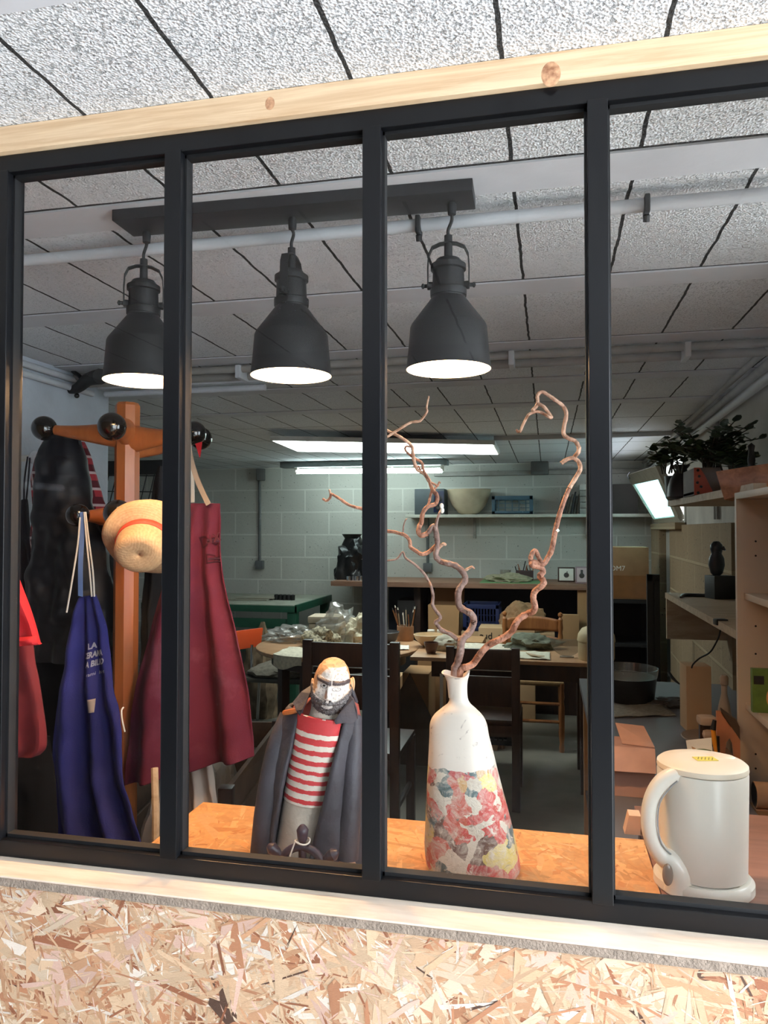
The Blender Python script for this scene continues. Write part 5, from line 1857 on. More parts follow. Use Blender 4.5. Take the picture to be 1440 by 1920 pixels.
# ------------------------------------------------------------------ workbench plank along the back wall
DZ = at(860, 1093, Y=6.42).z
wb = root('plank_workbench', (-0.6, 6.7, 0), 'long brown plank workbench along the back wall', 'workbench')
xa = at(620, 1090, Y=6.42).x
part(MB().mm(xa, 0.40, 6.42, 7.09, DZ - 0.045, DZ, 0.003), 'plank', mat_wood('reddish_brown_plank', (150, 112, 90), (122, 88, 70), rough=0.6), wb)
for x in (-1.15, 0.36):
    part(MB().mm(x - .03, x + .03, 6.6, 7.0, 0, DZ - 0.045, 0.003), 'leg', m_darkwood, wb)
part(MB().mm(at(1083, 1200, Y=6.5).x, at(1100, 1200, Y=6.5).x, 6.45, 6.52, 0, DZ - 0.045, 0.002), 'leg', m_card, wb)

# bag of clay: black plastic sack
p = at(668, 1085, Y=6.75)
mb = crumple((p.x, 6.75, DZ), (0.17, 0.14, 0.26), 3, 0.3, 0.45)
mb2 = MB()
mb.bm.to_mesh(me_ := bpy.data.meshes.new('t')); mb2.bm.from_mesh(me_); bpy.data.meshes.remove(me_); mb.bm.free()
mb2.loft([[Vector((p.x - .04 + r_ * math.cos(a), 6.74 + r_ * .6 * math.sin(a), DZ + z)) for a in [2 * PI * i / 16 for i in range(16)]] for r_, z in ((0.14, 0.18), (0.11, 0.30), (0.07, 0.38), (0.10, 0.42))])
solo(mb2, 'plastic_sack', M('black_sack', (18, 18, 20), rough=0.28, var=0.1, bump=0.5, bscale=20), 'black crumpled plastic sack at the left end of the plank workbench', 'sack')
for i in range(4):
    q = at(654 + i * 7, 1085, Y=6.5)
    solo(MB().lathe([(0.022, 0), (0.022, 0.04), (0.018, 0.042), (0.018, 0.004), (0, 0.004)], (q.x, 6.5 + .03 * (i % 2), DZ), 16), 'metal_cutter', m_chrome, 'small round metal cutter by the black sack, ' + ['leftmost', 'second from the left', 'third from the left', 'rightmost'][i] + ' of four', 'cutter', 'metal cutters on the plank workbench')

q4 = [at(917, 1079, Z=DZ), at(1004, 1079, Z=DZ), at(1018, 1094, Z=DZ), at(928, 1093, Z=DZ)]
q4 = [Vector((v.x, min(v.y, 7.05), 0)) for v in q4]
solo(MB().mm(q4[0].x, q4[2].x, 6.45, 6.85, DZ, DZ + 0.004), 'cutting_mat', M('green_mat', (110, 150, 100), rough=0.7), 'pale green cutting mat on the plank workbench', 'mat', smooth=False)
q = at(955, 1084, Y=6.65)
solo(crumple((q.x, 6.62, DZ + .005), (0.17, 0.10, 0.05), 8, 0.1, 0.5), 'crumpled_cloth', M('khaki_rag', (150, 144, 118), rough=0.9, var=0.3, vscale=30), 'crumpled khaki rag on the green cutting mat', 'cloth')
q = at(952, 1070, Y=6.85)
solo(MB().lathe([(0.045, 0), (0.05, 0.03), (0.05, 0.09), (0.046, 0.09), (0.044, 0.005), (0, 0.005)], (q.x - .02, 6.85, DZ + .005), 20), 'glass_jar', m_tumbler, 'clear glass jar behind the khaki rag', 'jar')
dk = root('tool_caddy', (at(983, 1080, Y=6.8).x, 6.85, DZ), 'dark caddy full of small tools behind the green mat', 'caddy')
xa, xb = at(967, 1080, Y=6.8).x, at(1000, 1080, Y=6.8).x
part(MB().mm(xa, xb, 6.80, 6.92, DZ + .005, DZ + .09, .004), 'box', M('dark_red_box', (60, 34, 34)), dk)
rnd = random.Random(4)
for i in range(9):
    x = xa + (xb - xa) * (i + .5) / 9
    part(MB().tube([(x, 6.85, DZ + .07), (x + rnd.uniform(-.03, .03), 6.85, DZ + .09 + rnd.uniform(.03, .10))], 0.005, 6), 'tool', [m_blackmatt, m_chrome, m_honey][i % 3], dk)
# framed cards
for i, (l, r_, t, b_, lab) in enumerate(((1046, 1078, 1062, 1090, 'framed pale card with a dark apple shape, on the plank workbench'), (1079, 1103, 1064, 1096, 'framed pinkish picture card at the right end of the plank workbench'))):
    Yf = 6.72 if i == 0 else 6.55
    xa, xb = at(l, b_, Y=Yf).x, at(r_, b_, Y=Yf).x
    za, zb = DZ + .002, DZ + (at(l, t, Y=Yf).z - at(l, b_, Y=Yf).z)
    fr = root('picture_frame', ((xa + xb) / 2, Yf, za), lab, 'picture')
    part(MB().mm(xa, xb, Yf, Yf + .015, za, zb, .002), 'frame', m_darkwood if i == 0 else M('mauve_frame', (150, 124, 130)), fr)
    part(MB().mm(xa + .012, xb - .012, Yf - .002, Yf, za + .012, zb - .012), 'print', m_white if i == 0 else M('pink_print', (200, 176, 178)), fr, smooth=False)
    cx = (xa + xb) / 2
    g = MB().ball((cx, Yf - .003, (za + zb) / 2 - .005), 0.022, (1, .08, 1))
    if i == 0:
        g.ball((cx + .006, Yf - .003, (za + zb) / 2 + .022), 0.008, (.5, .1, 1))
    else:
        g.box((cx, Yf - .003, (za + zb) / 2 + .02), (.02, .002, .05))
    part(g, 'motif', M('dark_ink', (70, 64, 62)), fr)

# dark board added for the shadow under the plank, and things stored there
a, b = at(745, 1150, Y=6.95), at(1085, 1150, Y=6.95)
solo(MB().mm(a.x - .1, b.x + .1, 7.02, 7.07, 0.02, DZ - 0.06, 0.004), 'shadow_board', M('blue_black_shadow', (34, 36, 48), rough=0.7, var=0.2), 'tall blue black board standing in for the shadow under the plank', 'panel')
a, b = at(700, 1180, Y=6.6), at(748, 1180, Y=6.6)
solo(MB().mm(-1.16, at(745, 1180, Y=6.6).x, 6.6, 6.95, 0.0, 0.86, 0.01), 'black_bin', M('black_brown_bin', (30, 26, 26), rough=0.7), 'black brown bin under the plank behind the round table', 'bin')


def openbox(l, r, t, b, Y, dpt, label, mat, flap=0.35, name='cardboard_box', z0=None, rot=0):
    xa, xb = at(l, b, Y=Y).x, at(r, b, Y=Y).x
    zb = z0 if z0 is not None else at(l, b, Y=Y).z
    zt = at(l, t, Y=Y).z
    rt_ = root(name, ((xa + xb) / 2, Y + dpt / 2, zb), label, 'box')
    f = MB()
    th = 0.005
    f.mm(xa, xb, Y, Y + th, zb, zt); f.mm(xa, xb, Y + dpt - th, Y + dpt, zb, zt)
    f.mm(xa, xa + th, Y, Y + dpt, zb, zt); f.mm(xb - th, xb, Y, Y + dpt, zb, zt)
    f.mm(xa, xb, Y, Y + dpt, zb, zb + th)
    part(f, 'carton', mat, rt_, smooth=False)
    if flap:
        H = (zt - zb) * flap
        g = MB().prism([(xa, Y - .002, zt), (xb, Y - .002, zt), (xb - .01, Y - .05, zt - H), (xa + .01, Y - .05, zt - H)], (0, -th, 0))
        part(g, 'flap', mat, rt_, smooth=False)
        g = MB().prism([(xa, Y + dpt, zt), (xb, Y + dpt, zt), (xb, Y + dpt + .05, zt + H * .5), (xa, Y + dpt + .05, zt + H * .5)], (0, th, 0))
        part(g, 'flap', mat, rt_, smooth=False)
    return rt_


openbox(803, 862, 1134, 1218, 6.3, 0.35, 'open cardboard box with a rounded front flap under the plank', m_card, 0.55, z0=0.30)
solo(MB().mm(-1.0, 0.3, 6.2, 6.75, 0.0, 0.295, 0.004), 'low_cabinet', m_darkwood, 'low dark cabinet on the floor under the plank workbench', 'cabinet')
crate(868, 936, 1133, 1180, 6.28, 0.32, 'dark blue slatted plastic crate under the plank workbench', m_darkblue, z0=at(868, 1182, Y=6.28).z, cols=12)
solo(MB().mm(at(866, 1182, Y=6.3).x, at(1040, 1182, Y=6.3).x, 6.25, 6.7, 0.298, at(868, 1183, Y=6.28).z, 0.004), 'cardboard_box', m_card2, 'wide closed carton under the blue crate', 'box')
pb = crumple((at(978, 1160, Y=6.25).x, 6.35, at(868, 1183, Y=6.28).z + .01), (0.19, 0.13, 0.17), 12, 0.35, 0.22)
solo(pb, 'paper_sack', M('kraft_paper', (160, 122, 86), rough=0.8, var=0.15, bump=0.3, bscale=20), 'rumpled kraft paper sack leaning behind the wooden chair', 'sack', smooth=False)
tx = root('printed_carton', (at(960, 1200, Y=5.9).x, 6.0, 0), 'pale carton with upside down black print behind the rectangular table', 'box')
xa, xb = at(897, 1192, Y=5.9).x, at(1003, 1192, Y=5.9).x
zt = at(900, 1177, Y=5.9).z
part(MB().mm(xa, xb, 5.9, 6.15, 0.0, zt, 0.004), 'carton', m_card2, tx)
part(text_mb('pre  cors  pre', 0.075, ((xa + xb) / 2, 5.897, zt - 0.075), ((-1, 0, 0), (0, 0, -1), (0, -1, 0))), 'print', m_blackmatt, tx, smooth=False)
solo(MB().mm(at(1052, 1180, Y=6.1).x, at(1088, 1180, Y=6.1).x, 6.3, 6.38, 0.296, at(1052, 1158, Y=6.1).z, 0.003), 'cardboard_sheet', m_card, 'plain cardboard sheet standing right of the wooden chair', 'cardboard')

# ------------------------------------------------------------------ green metal table
gt = root('green_table', (at(500, 1130, Y=6.3).x, 6.4, 0), 'dark green metal table with a pale top against the back wall', 'table')
m_green = M('dark_green_paint', (24, 74, 54), rough=0.5, var=0.15)
GZ = at(555, 1135, Y=5.95).z
gx0, gx1 = -3.5, at(556, 1135, Y=5.95).x
part(MB().mm(gx0, gx1, 5.95, 6.95, GZ - 0.03, GZ, 0.002), 'top', M('dusty_pale_top', (150, 152, 138), rough=0.7, var=0.25, vscale=10), gt)
part(MB().mm(gx0, gx1 + .01, 5.93, 5.96, GZ - 0.06, GZ - .006, 0.002).mm(gx1 - .01, gx1 + .012, 5.93, 6.96, GZ - 0.06, GZ + .004, .002).mm(gx0, gx1, 5.96, 5.98, GZ - .20, GZ - .12, .002), 'rail', m_green, gt)
for x, y in ((gx1 - .04, 5.98), (gx1 - .04, 6.9), (gx0 + .04, 5.98), (gx0 + .04, 6.9)):
    part(MB().mm(x - .04, x + .04, y - .04, y + .04, 0, GZ - .03, .003), 'leg', m_green, gt)
part(MB().mm(gx0 + .05, gx1 - .05, 6.0, 6.9, 0.45, 0.47), 'lower_shelf', M('dark_green_board', (36, 58, 48)), gt)
for i, (px, dy) in enumerate(((440, 6.4), (462, 6.45))):
    v = at(px, 1128, Z=GZ)
    solo(MB().box((v.x, dy, GZ + .006 + .012 * i), (0.5 - .15 * i, 0.32, 0.010), 0.05 + .1 * i, 0.002), 'flat_board', M('grey_board', (140, 136, 122)), ['broad grey board lying on the green table', 'smaller grey board lying on top of the broad one'][i], 'board')
for i in range(5):
    v = at(520 + i * 7.6, 1123, Y=6.4)
    solo(MB().lathe([(0.020, 0.0), (0.022, 0.045), (0.015, 0.05), (0.012, 0.05), (0.011, 0.008), (0, 0.008)], (v.x, 6.38, GZ), 14), 'black_cup', m_blackplastic, 'tiny black cup on the green table, ' + ['leftmost', 'second from the left', 'middle one', 'second from the right', 'rightmost'][i] + ' of five', 'cup', 'black cups on the green table')

# ------------------------------------------------------------------ round table
TZ = 0.75
rc = Vector((-1.335, 4.69, 0))
RR_ = 0.537
rt = root('round_table', rc, 'round wooden table cluttered with bags and papers', 'table')
part(MB().lathe([(RR_ - .01, TZ - .03), (RR_, TZ - .022), (RR_, TZ - .006), (RR_ - .008, TZ), (0, TZ)], (rc.x, rc.y, 0), 72), 'tabletop', m_tabletop, rt)
part(MB().lathe([(RR_ - .10, TZ - .11), (RR_ - .10, TZ - .03), (RR_ - .12, TZ - .03), (RR_ - .12, TZ - .11)], (rc.x, rc.y, 0), 48), 'apron_rail', m_darkwood, rt)
for k in range(4):
    a = PI / 4 + k * PI / 2 + 0.1
    x, y = rc.x + (RR_ - .12) * math.cos(a), rc.y + (RR_ - .12) * math.sin(a)
    part(MB().box((x, y, (TZ - .03) / 2), (.055, .055, TZ - .03), a, .004), 'leg', m_darkwood, rt)


def onT(px, py, Z=TZ):
    v = at(px, py, Z=Z)
    return v


def nb(px, Y):
    return at(px, 1000, Y=Y).x


st_y = 4.95
for i in range(3):
    w = nb(640, st_y) - nb(584, st_y)
    solo(MB().box((nb(612, st_y) + .01 * (i % 2), st_y, TZ + .034 + .05 * i), (w, .2, .046), .05 * i - .03, .01), 'clay_packet', M('pale_packet', (186, 172, 150), rough=0.7, var=0.15), ['lowest pale wrapped slab of the pile on the round table', 'middle pale wrapped slab of the pile on the round table', 'topmost pale wrapped slab of the pile on the round table'][i], 'packet')
solo(crumple((nb(640, 4.8), 4.80, TZ), (0.13, 0.10, 0.17), 21, .2, .6), 'plastic_bag', m_clearbag, 'clear crumpled plastic bag standing against the pale wrapped pile', 'bag', smooth=False)
solo(crumple((nb(548, 4.75), 4.75, TZ), (0.16, 0.11, 0.07), 22, .0, .6), 'plastic_bag', m_clearbag, 'flat clear plastic bag near the left edge of the round table', 'bag', smooth=False)
solo(crumple((nb(603, 4.62), 4.62, TZ), (0.10, 0.07, 0.075), 23, .4, .6), 'checked_cloth', M('striped_rag', (182, 172, 146), rough=0.9, var=0.6, vscale=70, dark=(60, 54, 46)), 'crumpled checked rag in the middle of the round table', 'cloth')
a4 = [onT(563, 1196), onT(640, 1200), onT(655, 1214), onT(588, 1212)]
solo(sheet([(v.x, v.y) for v in a4], TZ, 0.006, seed=3), 'newspaper', m_paper, 'newspaper sheet lying mid table in front of the checked rag', 'newspaper', solid=.001)
nx = rc.x - .12
solo(MB().grid(lambda u, v: (lambda X_, Y_: Vector((X_, Y_ if v < .6 else rc.y - math.sqrt(max(0, RR_ ** 2 - (X_ - rc.x) ** 2)) - .008 - .012 * (v - .6), TZ + .004 + .006 * noise.noise(Vector((u * 6, v * 6, 2))) if v < .6 else TZ + .004 - (v - .6) * .17 * (1 + .25 * math.sin(u * 5)))))(at(516 + 60 * u, 1220, Y=4.25).x, 4.50 - (.5 * v if v < .6 else 0)), 30, 30),
     'newspaper', m_paper, 'newspaper hanging over the left front edge of the round table', 'newspaper', solid=.001)
solo(sheet([(nb(585, 4.3), 4.40), (nb(690, 4.3), 4.40), (nb(690, 4.2), 4.19), (nb(585, 4.2), 4.20)], TZ, 0.007, seed=8), 'newspaper', M('white_news', (222, 218, 204), var=0.3, vscale=60), 'white newspaper along the front edge of the round table', 'newspaper', solid=.001)
g = root('glass_tumbler', (nb(651, 4.35), 4.35, TZ), 'clear drinking glass on the round table beside the mullion', 'glass')
part(MB().lathe([(0.036, .006), (0.039, .11), (0.036, .11), (0.033, .012), (0, .012)], (nb(651, 4.35), 4.35, TZ + .006), 28), 'glass', m_tumbler, g)
part(MB().lathe([(0.0325, .014), (0.0340, .06), (0, .06)], (nb(651, 4.35), 4.35, TZ + .006), 24), 'cloudy_water', mat_clear('cloudy_water', (.8, .78, .66), .03, .35), g)
solo(crumple((nb(677, 4.7), 4.70, TZ), (0.09, 0.08, 0.13), 29, .9, .5), 'paper_bag', M('pale_bag', (206, 196, 170), rough=0.8, bump=.4, bscale=30), 'pale crumpled paper bag beside the mullion on the round table', 'bag', smooth=False)
for i in range(3):
    x = nb(668 + i * 6, 4.45)
    solo(MB().lathe([(0.012, 0), (0.012, .035), (.006, .04), (0.006, .05), (0, .05)], (x, 4.45 + .02 * i, TZ), 12), 'paint_bottle', [M('yellow_bottle', (206, 160, 50)), m_blackplastic, M('yellow_bottle', (206, 160, 50))][i], ['small yellow bottle left of the tiny black one', 'tiny black bottle between two yellow ones', 'small yellow bottle right of the tiny black one'][i], 'bottle')
# brush pot, bowls near the right of the round table
x = nb(760, 4.95)
bp_ = root('brush_pot', (x, 4.95, TZ), 'tan clay cylinder pot full of brushes and modelling tools', 'pot')
hh = at(760, 1173, Y=4.95).z - TZ
part(MB().lathe([(0.055, 0), (0.057, .004), (0.057, hh), (0.052, hh), (0.051, .01), (0, .01)], (x, 4.95, TZ), 36), 'pot', M('tan_clay', (182, 138, 104), rough=0.7), bp_)
rnd = random.Random(11)
for i in range(16):
    a = rnd.uniform(0, 2 * PI); r0 = rnd.uniform(.01, .04)
    b0 = Vector((x + r0 * math.cos(a), 4.95 + r0 * math.sin(a), TZ + .02))
    b1 = b0 + Vector((math.cos(a) * rnd.uniform(.0, .06) - .012, math.sin(a) * .03, hh + rnd.uniform(.04, .13)))
    br_ = part(MB().tube([b0, b1], 0.0036, 7), 'handle', [m_honey, m_blackmatt, m_shelfwood, m_chrome][i % 4], bp_)
    part(MB().tube([b1, b1 + (b1 - b0).normalized() * .016], [0.005, 0.002], 7), 'brush_tip', [m_blackmatt, m_white, m_darkwood][i % 3], br_)
x = nb(722, 4.8)
solo(MB().lathe([(0.05, 0), (0.075, .02), (0.095, .075), (0.09, .078), (0.07, .03), (0.0, .012)], (x, 4.80, TZ), 36), 'dark_bowl', M('charcoal_bowl', (62, 60, 62), rough=0.5), 'charcoal bowl at the right side of the round table', 'bowl')
solo(sheet([(nb(722, 4.5), 4.70), (nb(755, 4.5), 4.72), (nb(758, 4.4), 4.55), (nb(728, 4.4), 4.52)], TZ, .006, seed=5), 'paper_sheet', m_white, 'white paper under the charcoal bowl', 'paper', solid=.001)

# ------------------------------------------------------------------ rectangular table
tt = root('work_table', (-0.25, 4.62, 0), 'rectangular wooden table with a dark base behind the dark chair', 'table')
tx0, tx1, ty0, ty1 = -0.796, 0.285, 4.32, 4.93
part(MB().mm(tx0, tx1, ty0, ty1, TZ - .022, TZ, .002), 'tabletop', m_tabletop, tt)
part(MB().mm(tx0 + .12, tx1 - .05, ty0 + .05, ty0 + .07, TZ - .12, TZ - .022).mm(tx0 + .12, tx1 - .05, ty1 - .07, ty1 - .05, TZ - .12, TZ - .022), 'apron_rail', m_darkwood, tt)
for x, y in ((tx0 + .28, ty0 + .08), (tx1 - .06, ty0 + .08), (tx0 + .28, ty1 - .08), (tx1 - .06, ty1 - .08)):
    part(MB().mm(x - .05, x + .05, y - .035, y + .035, 0, TZ - .022, .004), 'leg', m_darkwood, tt)


def N2(px, Y):
    return at(px, 1000, Y=Y).x


x = N2(803, 4.72)
solo(MB().lathe([(0.03, 0), (0.045, .01), (0.085, .05), (0.096, .078), (0.092, .080), (0.08, .055), (0.0, .02)], (x, 4.72, TZ), 44), 'cream_bowl', M('cream_glaze', (216, 186, 146), rough=0.4), 'wide cream bowl on the corner of the rectangular table', 'bowl')
x = N2(808, 4.47)
solo(MB().lathe([(0.026, 0), (0.03, .01), (0.042, .052), (0.045, .066), (0.041, .066), (0.034, .02), (0.0, .015)], (x, 4.47, TZ), 36), 'brown_cup', M('brown_glaze', (92, 58, 42), rough=0.35), 'small brown cup in front of the wide cream bowl', 'cup')
solo(crumple((N2(836, 4.6), 4.62, TZ), (0.085, 0.07, 0.06), 41, .3, .4), 'cloth_bundle', M('grey_cloth', (176, 168, 150), rough=0.9), 'pale folded cloth right of the cream bowl', 'cloth')
for i, px in enumerate((808, 826)):
    x = N2(px, 5.3)
    jr = root('white_jar', (x, 5.3, 0.72), ['left', 'right'][i] + ' one of two small white lidded jars behind the cream bowl', 'jar')
    z = at(px, 1196, Y=5.3).z
    jr.location.z = z
    part(MB().lathe([(.026, 0), (.03, .004), (.03, .022), (.024, .03)], (x, 5.3, z), 20), 'body', m_tumbler, jr)
    part(MB().lathe([(.026, .03), (.027, .032), (.027, .055), (.024, .058), (0, .058)], (x, 5.3, z), 20), 'lid', m_white, jr)
z = at(808, 1197, Y=5.3).z
solo(MB().mm(N2(785, 5.25), N2(905, 5.25), 5.2, 5.5, 0, z - .001, .004), 'cardboard_box', m_card, 'brown carton carrying the two white lidded jars', 'box')
solo(sheet([(N2(868, 4.85), 4.88), (N2(955, 4.85), 4.88), (N2(958, 4.6), 4.62), (N2(862, 4.6), 4.66)], TZ, .006, seed=15), 'speckled_paper', M('speckled_paper_mat', (214, 204, 184), var=0.25, vscale=80), 'speckled cream paper on the table above the dark chair back', 'paper', solid=.002)
solo(sheet([(N2(968, 4.7), 4.62), (N2(1030, 4.7), 4.62), (N2(1030, 4.35), 4.36), (N2(968, 4.35), 4.38)], TZ, .007, seed=16), 'striped_towel', M('cream_towel', (214, 208, 186), var=0.15, vscale=50), 'cream striped towel folded on the rectangular table', 'towel', solid=.003)
sp = root('wooden_spatula', (N2(1000, 4.45), 4.45, TZ + .012), 'wooden modelling blade on the cream towel', 'tool')
part(MB().prism([(N2(985, 4.5), 4.52, TZ + .013), (N2(1005, 4.45), 4.45, TZ + .013), (N2(1020, 4.42), 4.42, TZ + .013), (N2(1008, 4.4), 4.40, TZ + .013), (N2(995, 4.43), 4.43, TZ + .013)], (0, 0, .004)), 'blade', m_shelfwood, sp, smooth=False)
solo(crumple((N2(1000, 4.8), 4.80, TZ), (0.15, 0.09, 0.055), 44, .1, .6), 'grey_green_rag', M('grey_green_rag', (112, 116, 98), rough=0.9, var=0.5, vscale=22), 'grey green rag heap on the rectangular table', 'cloth')
pl = root('clear_plate', (N2(1061, 4.5), 4.5, TZ), 'half round clear plastic plate standing on the table', 'plate')
xa = N2(1061, 4.55)
part(MB().prism([Vector((xa + .095 * math.cos(a), 4.5, TZ + .105 + .100 * math.sin(a))) for a in [PI + PI * i / 24 for i in range(25)]], (0, .004, 0)), 'disc', m_clearbag, pl)
part(MB().mm(xa - .04, xa + .04, 4.48, 4.52, TZ, TZ + .006, .001), 'foot', m_clearbag, pl)
# rounded beige vessel right behind the mullion
x = N2(1124, 4.35)
bb = root('domed_jar', (x, 4.35, TZ), 'beige domed clay jar partly behind the right mullion', 'jar')
part(MB().lathe([(.098, 0), (.102, .01), (.102, .10), (.104, .106)], (x - .015, 4.46, TZ), 40), 'body', M('beige_clay', (196, 176, 138), rough=0.6), bb)
part(MB().lathe([(.106, .106), (.107, .112), (.102, .145), (.08, .178), (.04, .195), (0, .198)], (x - .015, 4.46, TZ), 40), 'lid', M('beige_clay', (196, 176, 138), rough=0.6), bb)


# ------------------------------------------------------------------ chairs
def dark_chair(x, y, rot, H, W_, label, tags=False):
    r = root('dark_chair', (0, 0, 0), label, 'chair')
    d = .40
    for sx in (-1, 1):
        part(MB().box((sx * (W_ / 2 - .022), -d / 2, H / 2), (.044, .035, H), None, .004), 'back_post', m_darkwood, r)
        part(MB().box((sx * (W_ / 2 - .022), d / 2, .23), (.042, .042, .46), None, .004), 'leg', m_darkwood, r)
        part(MB().box((sx * (W_ / 2 - .022), 0, .22), (.02, d, .025), None, .003), 'stretcher', m_darkwood, r)
    part(MB().box((0, 0.01, .465), (W_ - .01, d + .03, .03), None, .006), 'seat', m_darkwood, r)
    part(MB().box((0, -d / 2, H - .065), (W_ - .08, .022, .11), None, .004), 'top_rail', m_darkwood, r)
    part(MB().box((0, -d / 2, H - .235), (W_ - .08, .020, .16), None, .004), 'back_panel', m_darkwood, r)
    part(MB().box((0, -d / 2, .42), (W_ - .08, .02, .06), None, .003), 'seat_rail', m_darkwood, r)
    part(MB().box((0, -d / 2 - .0, H - .125), (W_ - .085, .006, .004)), 'highlight_strip', m_chrome, r, label='thin strip for the bright highlight under the top rail')  # metal strip stands in for the highlight below the rail
    if tags:
        t_ = MB().box((-W_ / 2 + .0, -d / 2 - .02, H - .26), (.018, .002, .15))
        t_.box((-W_ / 2 + .0, -d / 2 - .02, H - .40), (.018, .002, .08))
        part(t_, 'paper_label', m_white, r, smooth=False, label='narrow white paper label')
    r.location = (x, y, 0)
    r.rotation_euler = (0, 0, rot)
    return r


cx = (at(846, 1210, Y=4.02).x + at(964, 1210, Y=4.02).x) / 2
dark_chair(cx, 4.24, 0.0, .865, .395, 'dark wooden chair with its back to the window, at the rectangular table', False)
cx2 = (at(578, 1208, Y=3.35).x + at(744, 1208, Y=3.35).x) / 2
dark_chair(cx2, 3.53, 0.0, 0.985, .46, 'dark wooden chair behind the bearded figure, at the round table')
lbx = at(825, 1300, Y=4.30).x
part(MB().mm(lbx - .010, lbx + .010, 4.360, 4.3645, at(825, 1350, Y=4.29).z, at(825, 1268, Y=4.29).z), 'paper_label', m_white, tt, smooth=False, label='narrow white paper label')


def turned_chair(x, y, rot, label):
    r = root('turned_chair', (0, 0, 0), label, 'chair')
    W_, d, H = .40, .38, .90

    def turned(cx_, cy_, z0, z1, fin=False):
        pr = [(.016, z0), (.019, z0 + .03), (.014, z0 + .06), (.019, z0 + .10), (.019, z1 - .16), (.014, z1 - .12), (.020, z1 - .09), (.015, z1 - .05), (.018, z1 - .03)]
        if fin:
            pr += [(.008, z1 - .015), (.018, z1), (.016, z1 + .015), (0, z1 + .025)]
        else:
            pr += [(.018, z1), (0, z1)]
        return MB().lathe(pr, (cx_, cy_, 0), 16)
    for sx in (-1, 1):
        part(turned(sx * W_ / 2, d / 2, 0, H - .025, True), 'back_post', m_honey, r)
        part(turned(sx * W_ / 2, -d / 2, 0, .46), 'leg', m_honey, r)
        part(MB().tube([(sx * W_ / 2, -d / 2, .2), (sx * W_ / 2, d / 2, .2)], .010, 8), 'stretcher', m_honey, r)
    for z in (.2, .32):
        part(MB().tube([(-W_ / 2, -d / 2, z), (W_ / 2, -d / 2, z)], .011, 8), 'stretcher', m_honey, r)
    part(MB().box((0, 0, .455), (W_ + .03, d + .03, .03), None, .01), 'seat', M('rush_seat', (150, 116, 76), var=.3, vscale=40), r)
    for z, h, b_ in ((.80, .085, .02), (.68, .06, .015), (.56, .05, .012)):
        m = MB().grid(lambda u, v: Vector(((u - .5) * (W_ - .02), d / 2 + .03 * (1 - (2 * u - 1) ** 2), z + (v - .5) * h + b_ * (1 - (2 * u - 1) ** 2) * (v * 1.0))), 18, 6)
        part(m, 'back_slat', m_honey, r, solid=.014)
    r.location = (x, y, 0)
    r.rotation_euler = (0, 0, rot)


turned_chair(at(998, 1160, Y=5.55).x, 5.36, 0.0, 'honey coloured chair with turned posts facing the rectangular table')
# orange chair with a grey cushion
oc = root('orange_chair', (at(520, 1290, Y=5.2).x, 5.2, 0), 'chrome legged chair with an orange plastic backrest and grey cushion', 'chair')
x0, x1 = at(465, 1290, Y=5.2).x, at(600, 1290, Y=5.2).x
zt, zb = at(463, 1180, Y=5.2).z, at(463, 1216, Y=5.2).z
xa, xb = at(449, 1195, Y=5.2).x, at(477, 1195, Y=5.2).x
part(MB().box(((xa + xb) / 2, 5.2, (zt + zb) / 2), (.34, .016, zt - zb), Matrix.Rotation(0.12, 3, 'Y') @ Matrix.Rotation(1.27, 3, 'Z'), .007), 'backrest', M('orange_plastic', (226, 84, 40), rough=0.35, var=.03), oc)
part(MB().mm(x0, x1, 5.02, 5.42, .40, .435, .01), 'seat', M('grey_seat', (90, 88, 82)), oc)
part(crumple(((x0 + x1) / 2, 5.2, .435), (.25, .2, .07), 50, 0, .2), 'cushion', M('grey_fur', (122, 116, 104), rough=.95, var=.3, vscale=40, bump=.8, bscale=120), oc, label='soft grey cushion')
for sx, sy in ((x0 + .02, 5.06), (x1 - .02, 5.06), (x0 + .02, 5.38), (x1 - .02, 5.38)):
    part(MB().tube([(sx, sy, .40), (sx + (.02 if sx > (x0 + x1) / 2 else -.02), sy, 0.0)], .011, 10), 'leg', m_chrome, oc)
part(MB().tube([(xb - .02, 5.2, zb + .03), (x0 + .03, 5.2, .42)], .011, 10, 1), 'back_tube', m_chrome, oc)
q = at(487, 1262, Y=5.6)
solo(crumple((q.x, 5.62, .0), (.12, .1, .45), 61, 0, .5), 'stuffed_sack', M('brown_rag', (120, 100, 78), rough=.9, var=.5, vscale=16), 'dark rag filled sack standing behind the orange chair', 'sack')
# slatted crate near the window
wc = root('wooden_crate', (-1.3, 2.9, 0), 'dark slatted wooden crate on legs left of the bearded figure', 'crate')
m_cr = mat_wood('weathered_crate_wood', (98, 74, 56), (70, 52, 40), axis=(2, 2, 2), rough=.8)
a = at(425, 1440, Y=2.45)
b = at(521, 1383, Y=3.35)
zc = (a.z + b.z) / 2
d_ = (Vector((b.x, b.y, 0)) - Vector((a.x, a.y, 0)))
L_ = d_.length
ang = math.atan2(d_.y, d_.x)
Rz = Matrix.Rotation(ang, 3, 'Z')
for k in range(4):
    z1 = zc - .135 * k
    part(MB().box(Vector((a.x, a.y, z1 - .06)) + Rz @ Vector((L_ / 2, 0, 0)), (L_, .018, .12), Rz, .003), 'slat', m_cr, wc)
    part(MB().box(Vector((a.x, a.y, z1 - .06)) + Rz @ Vector((L_ / 2, .5, 0)), (L_, .018, .12), Rz, .003), 'slat', m_cr, wc)
    part(MB().box(Vector((a.x, a.y, z1 - .06)) + Rz @ Vector((L_, .25, 0)), (.018, .5, .12), Rz, .003), 'slat', m_cr, wc)
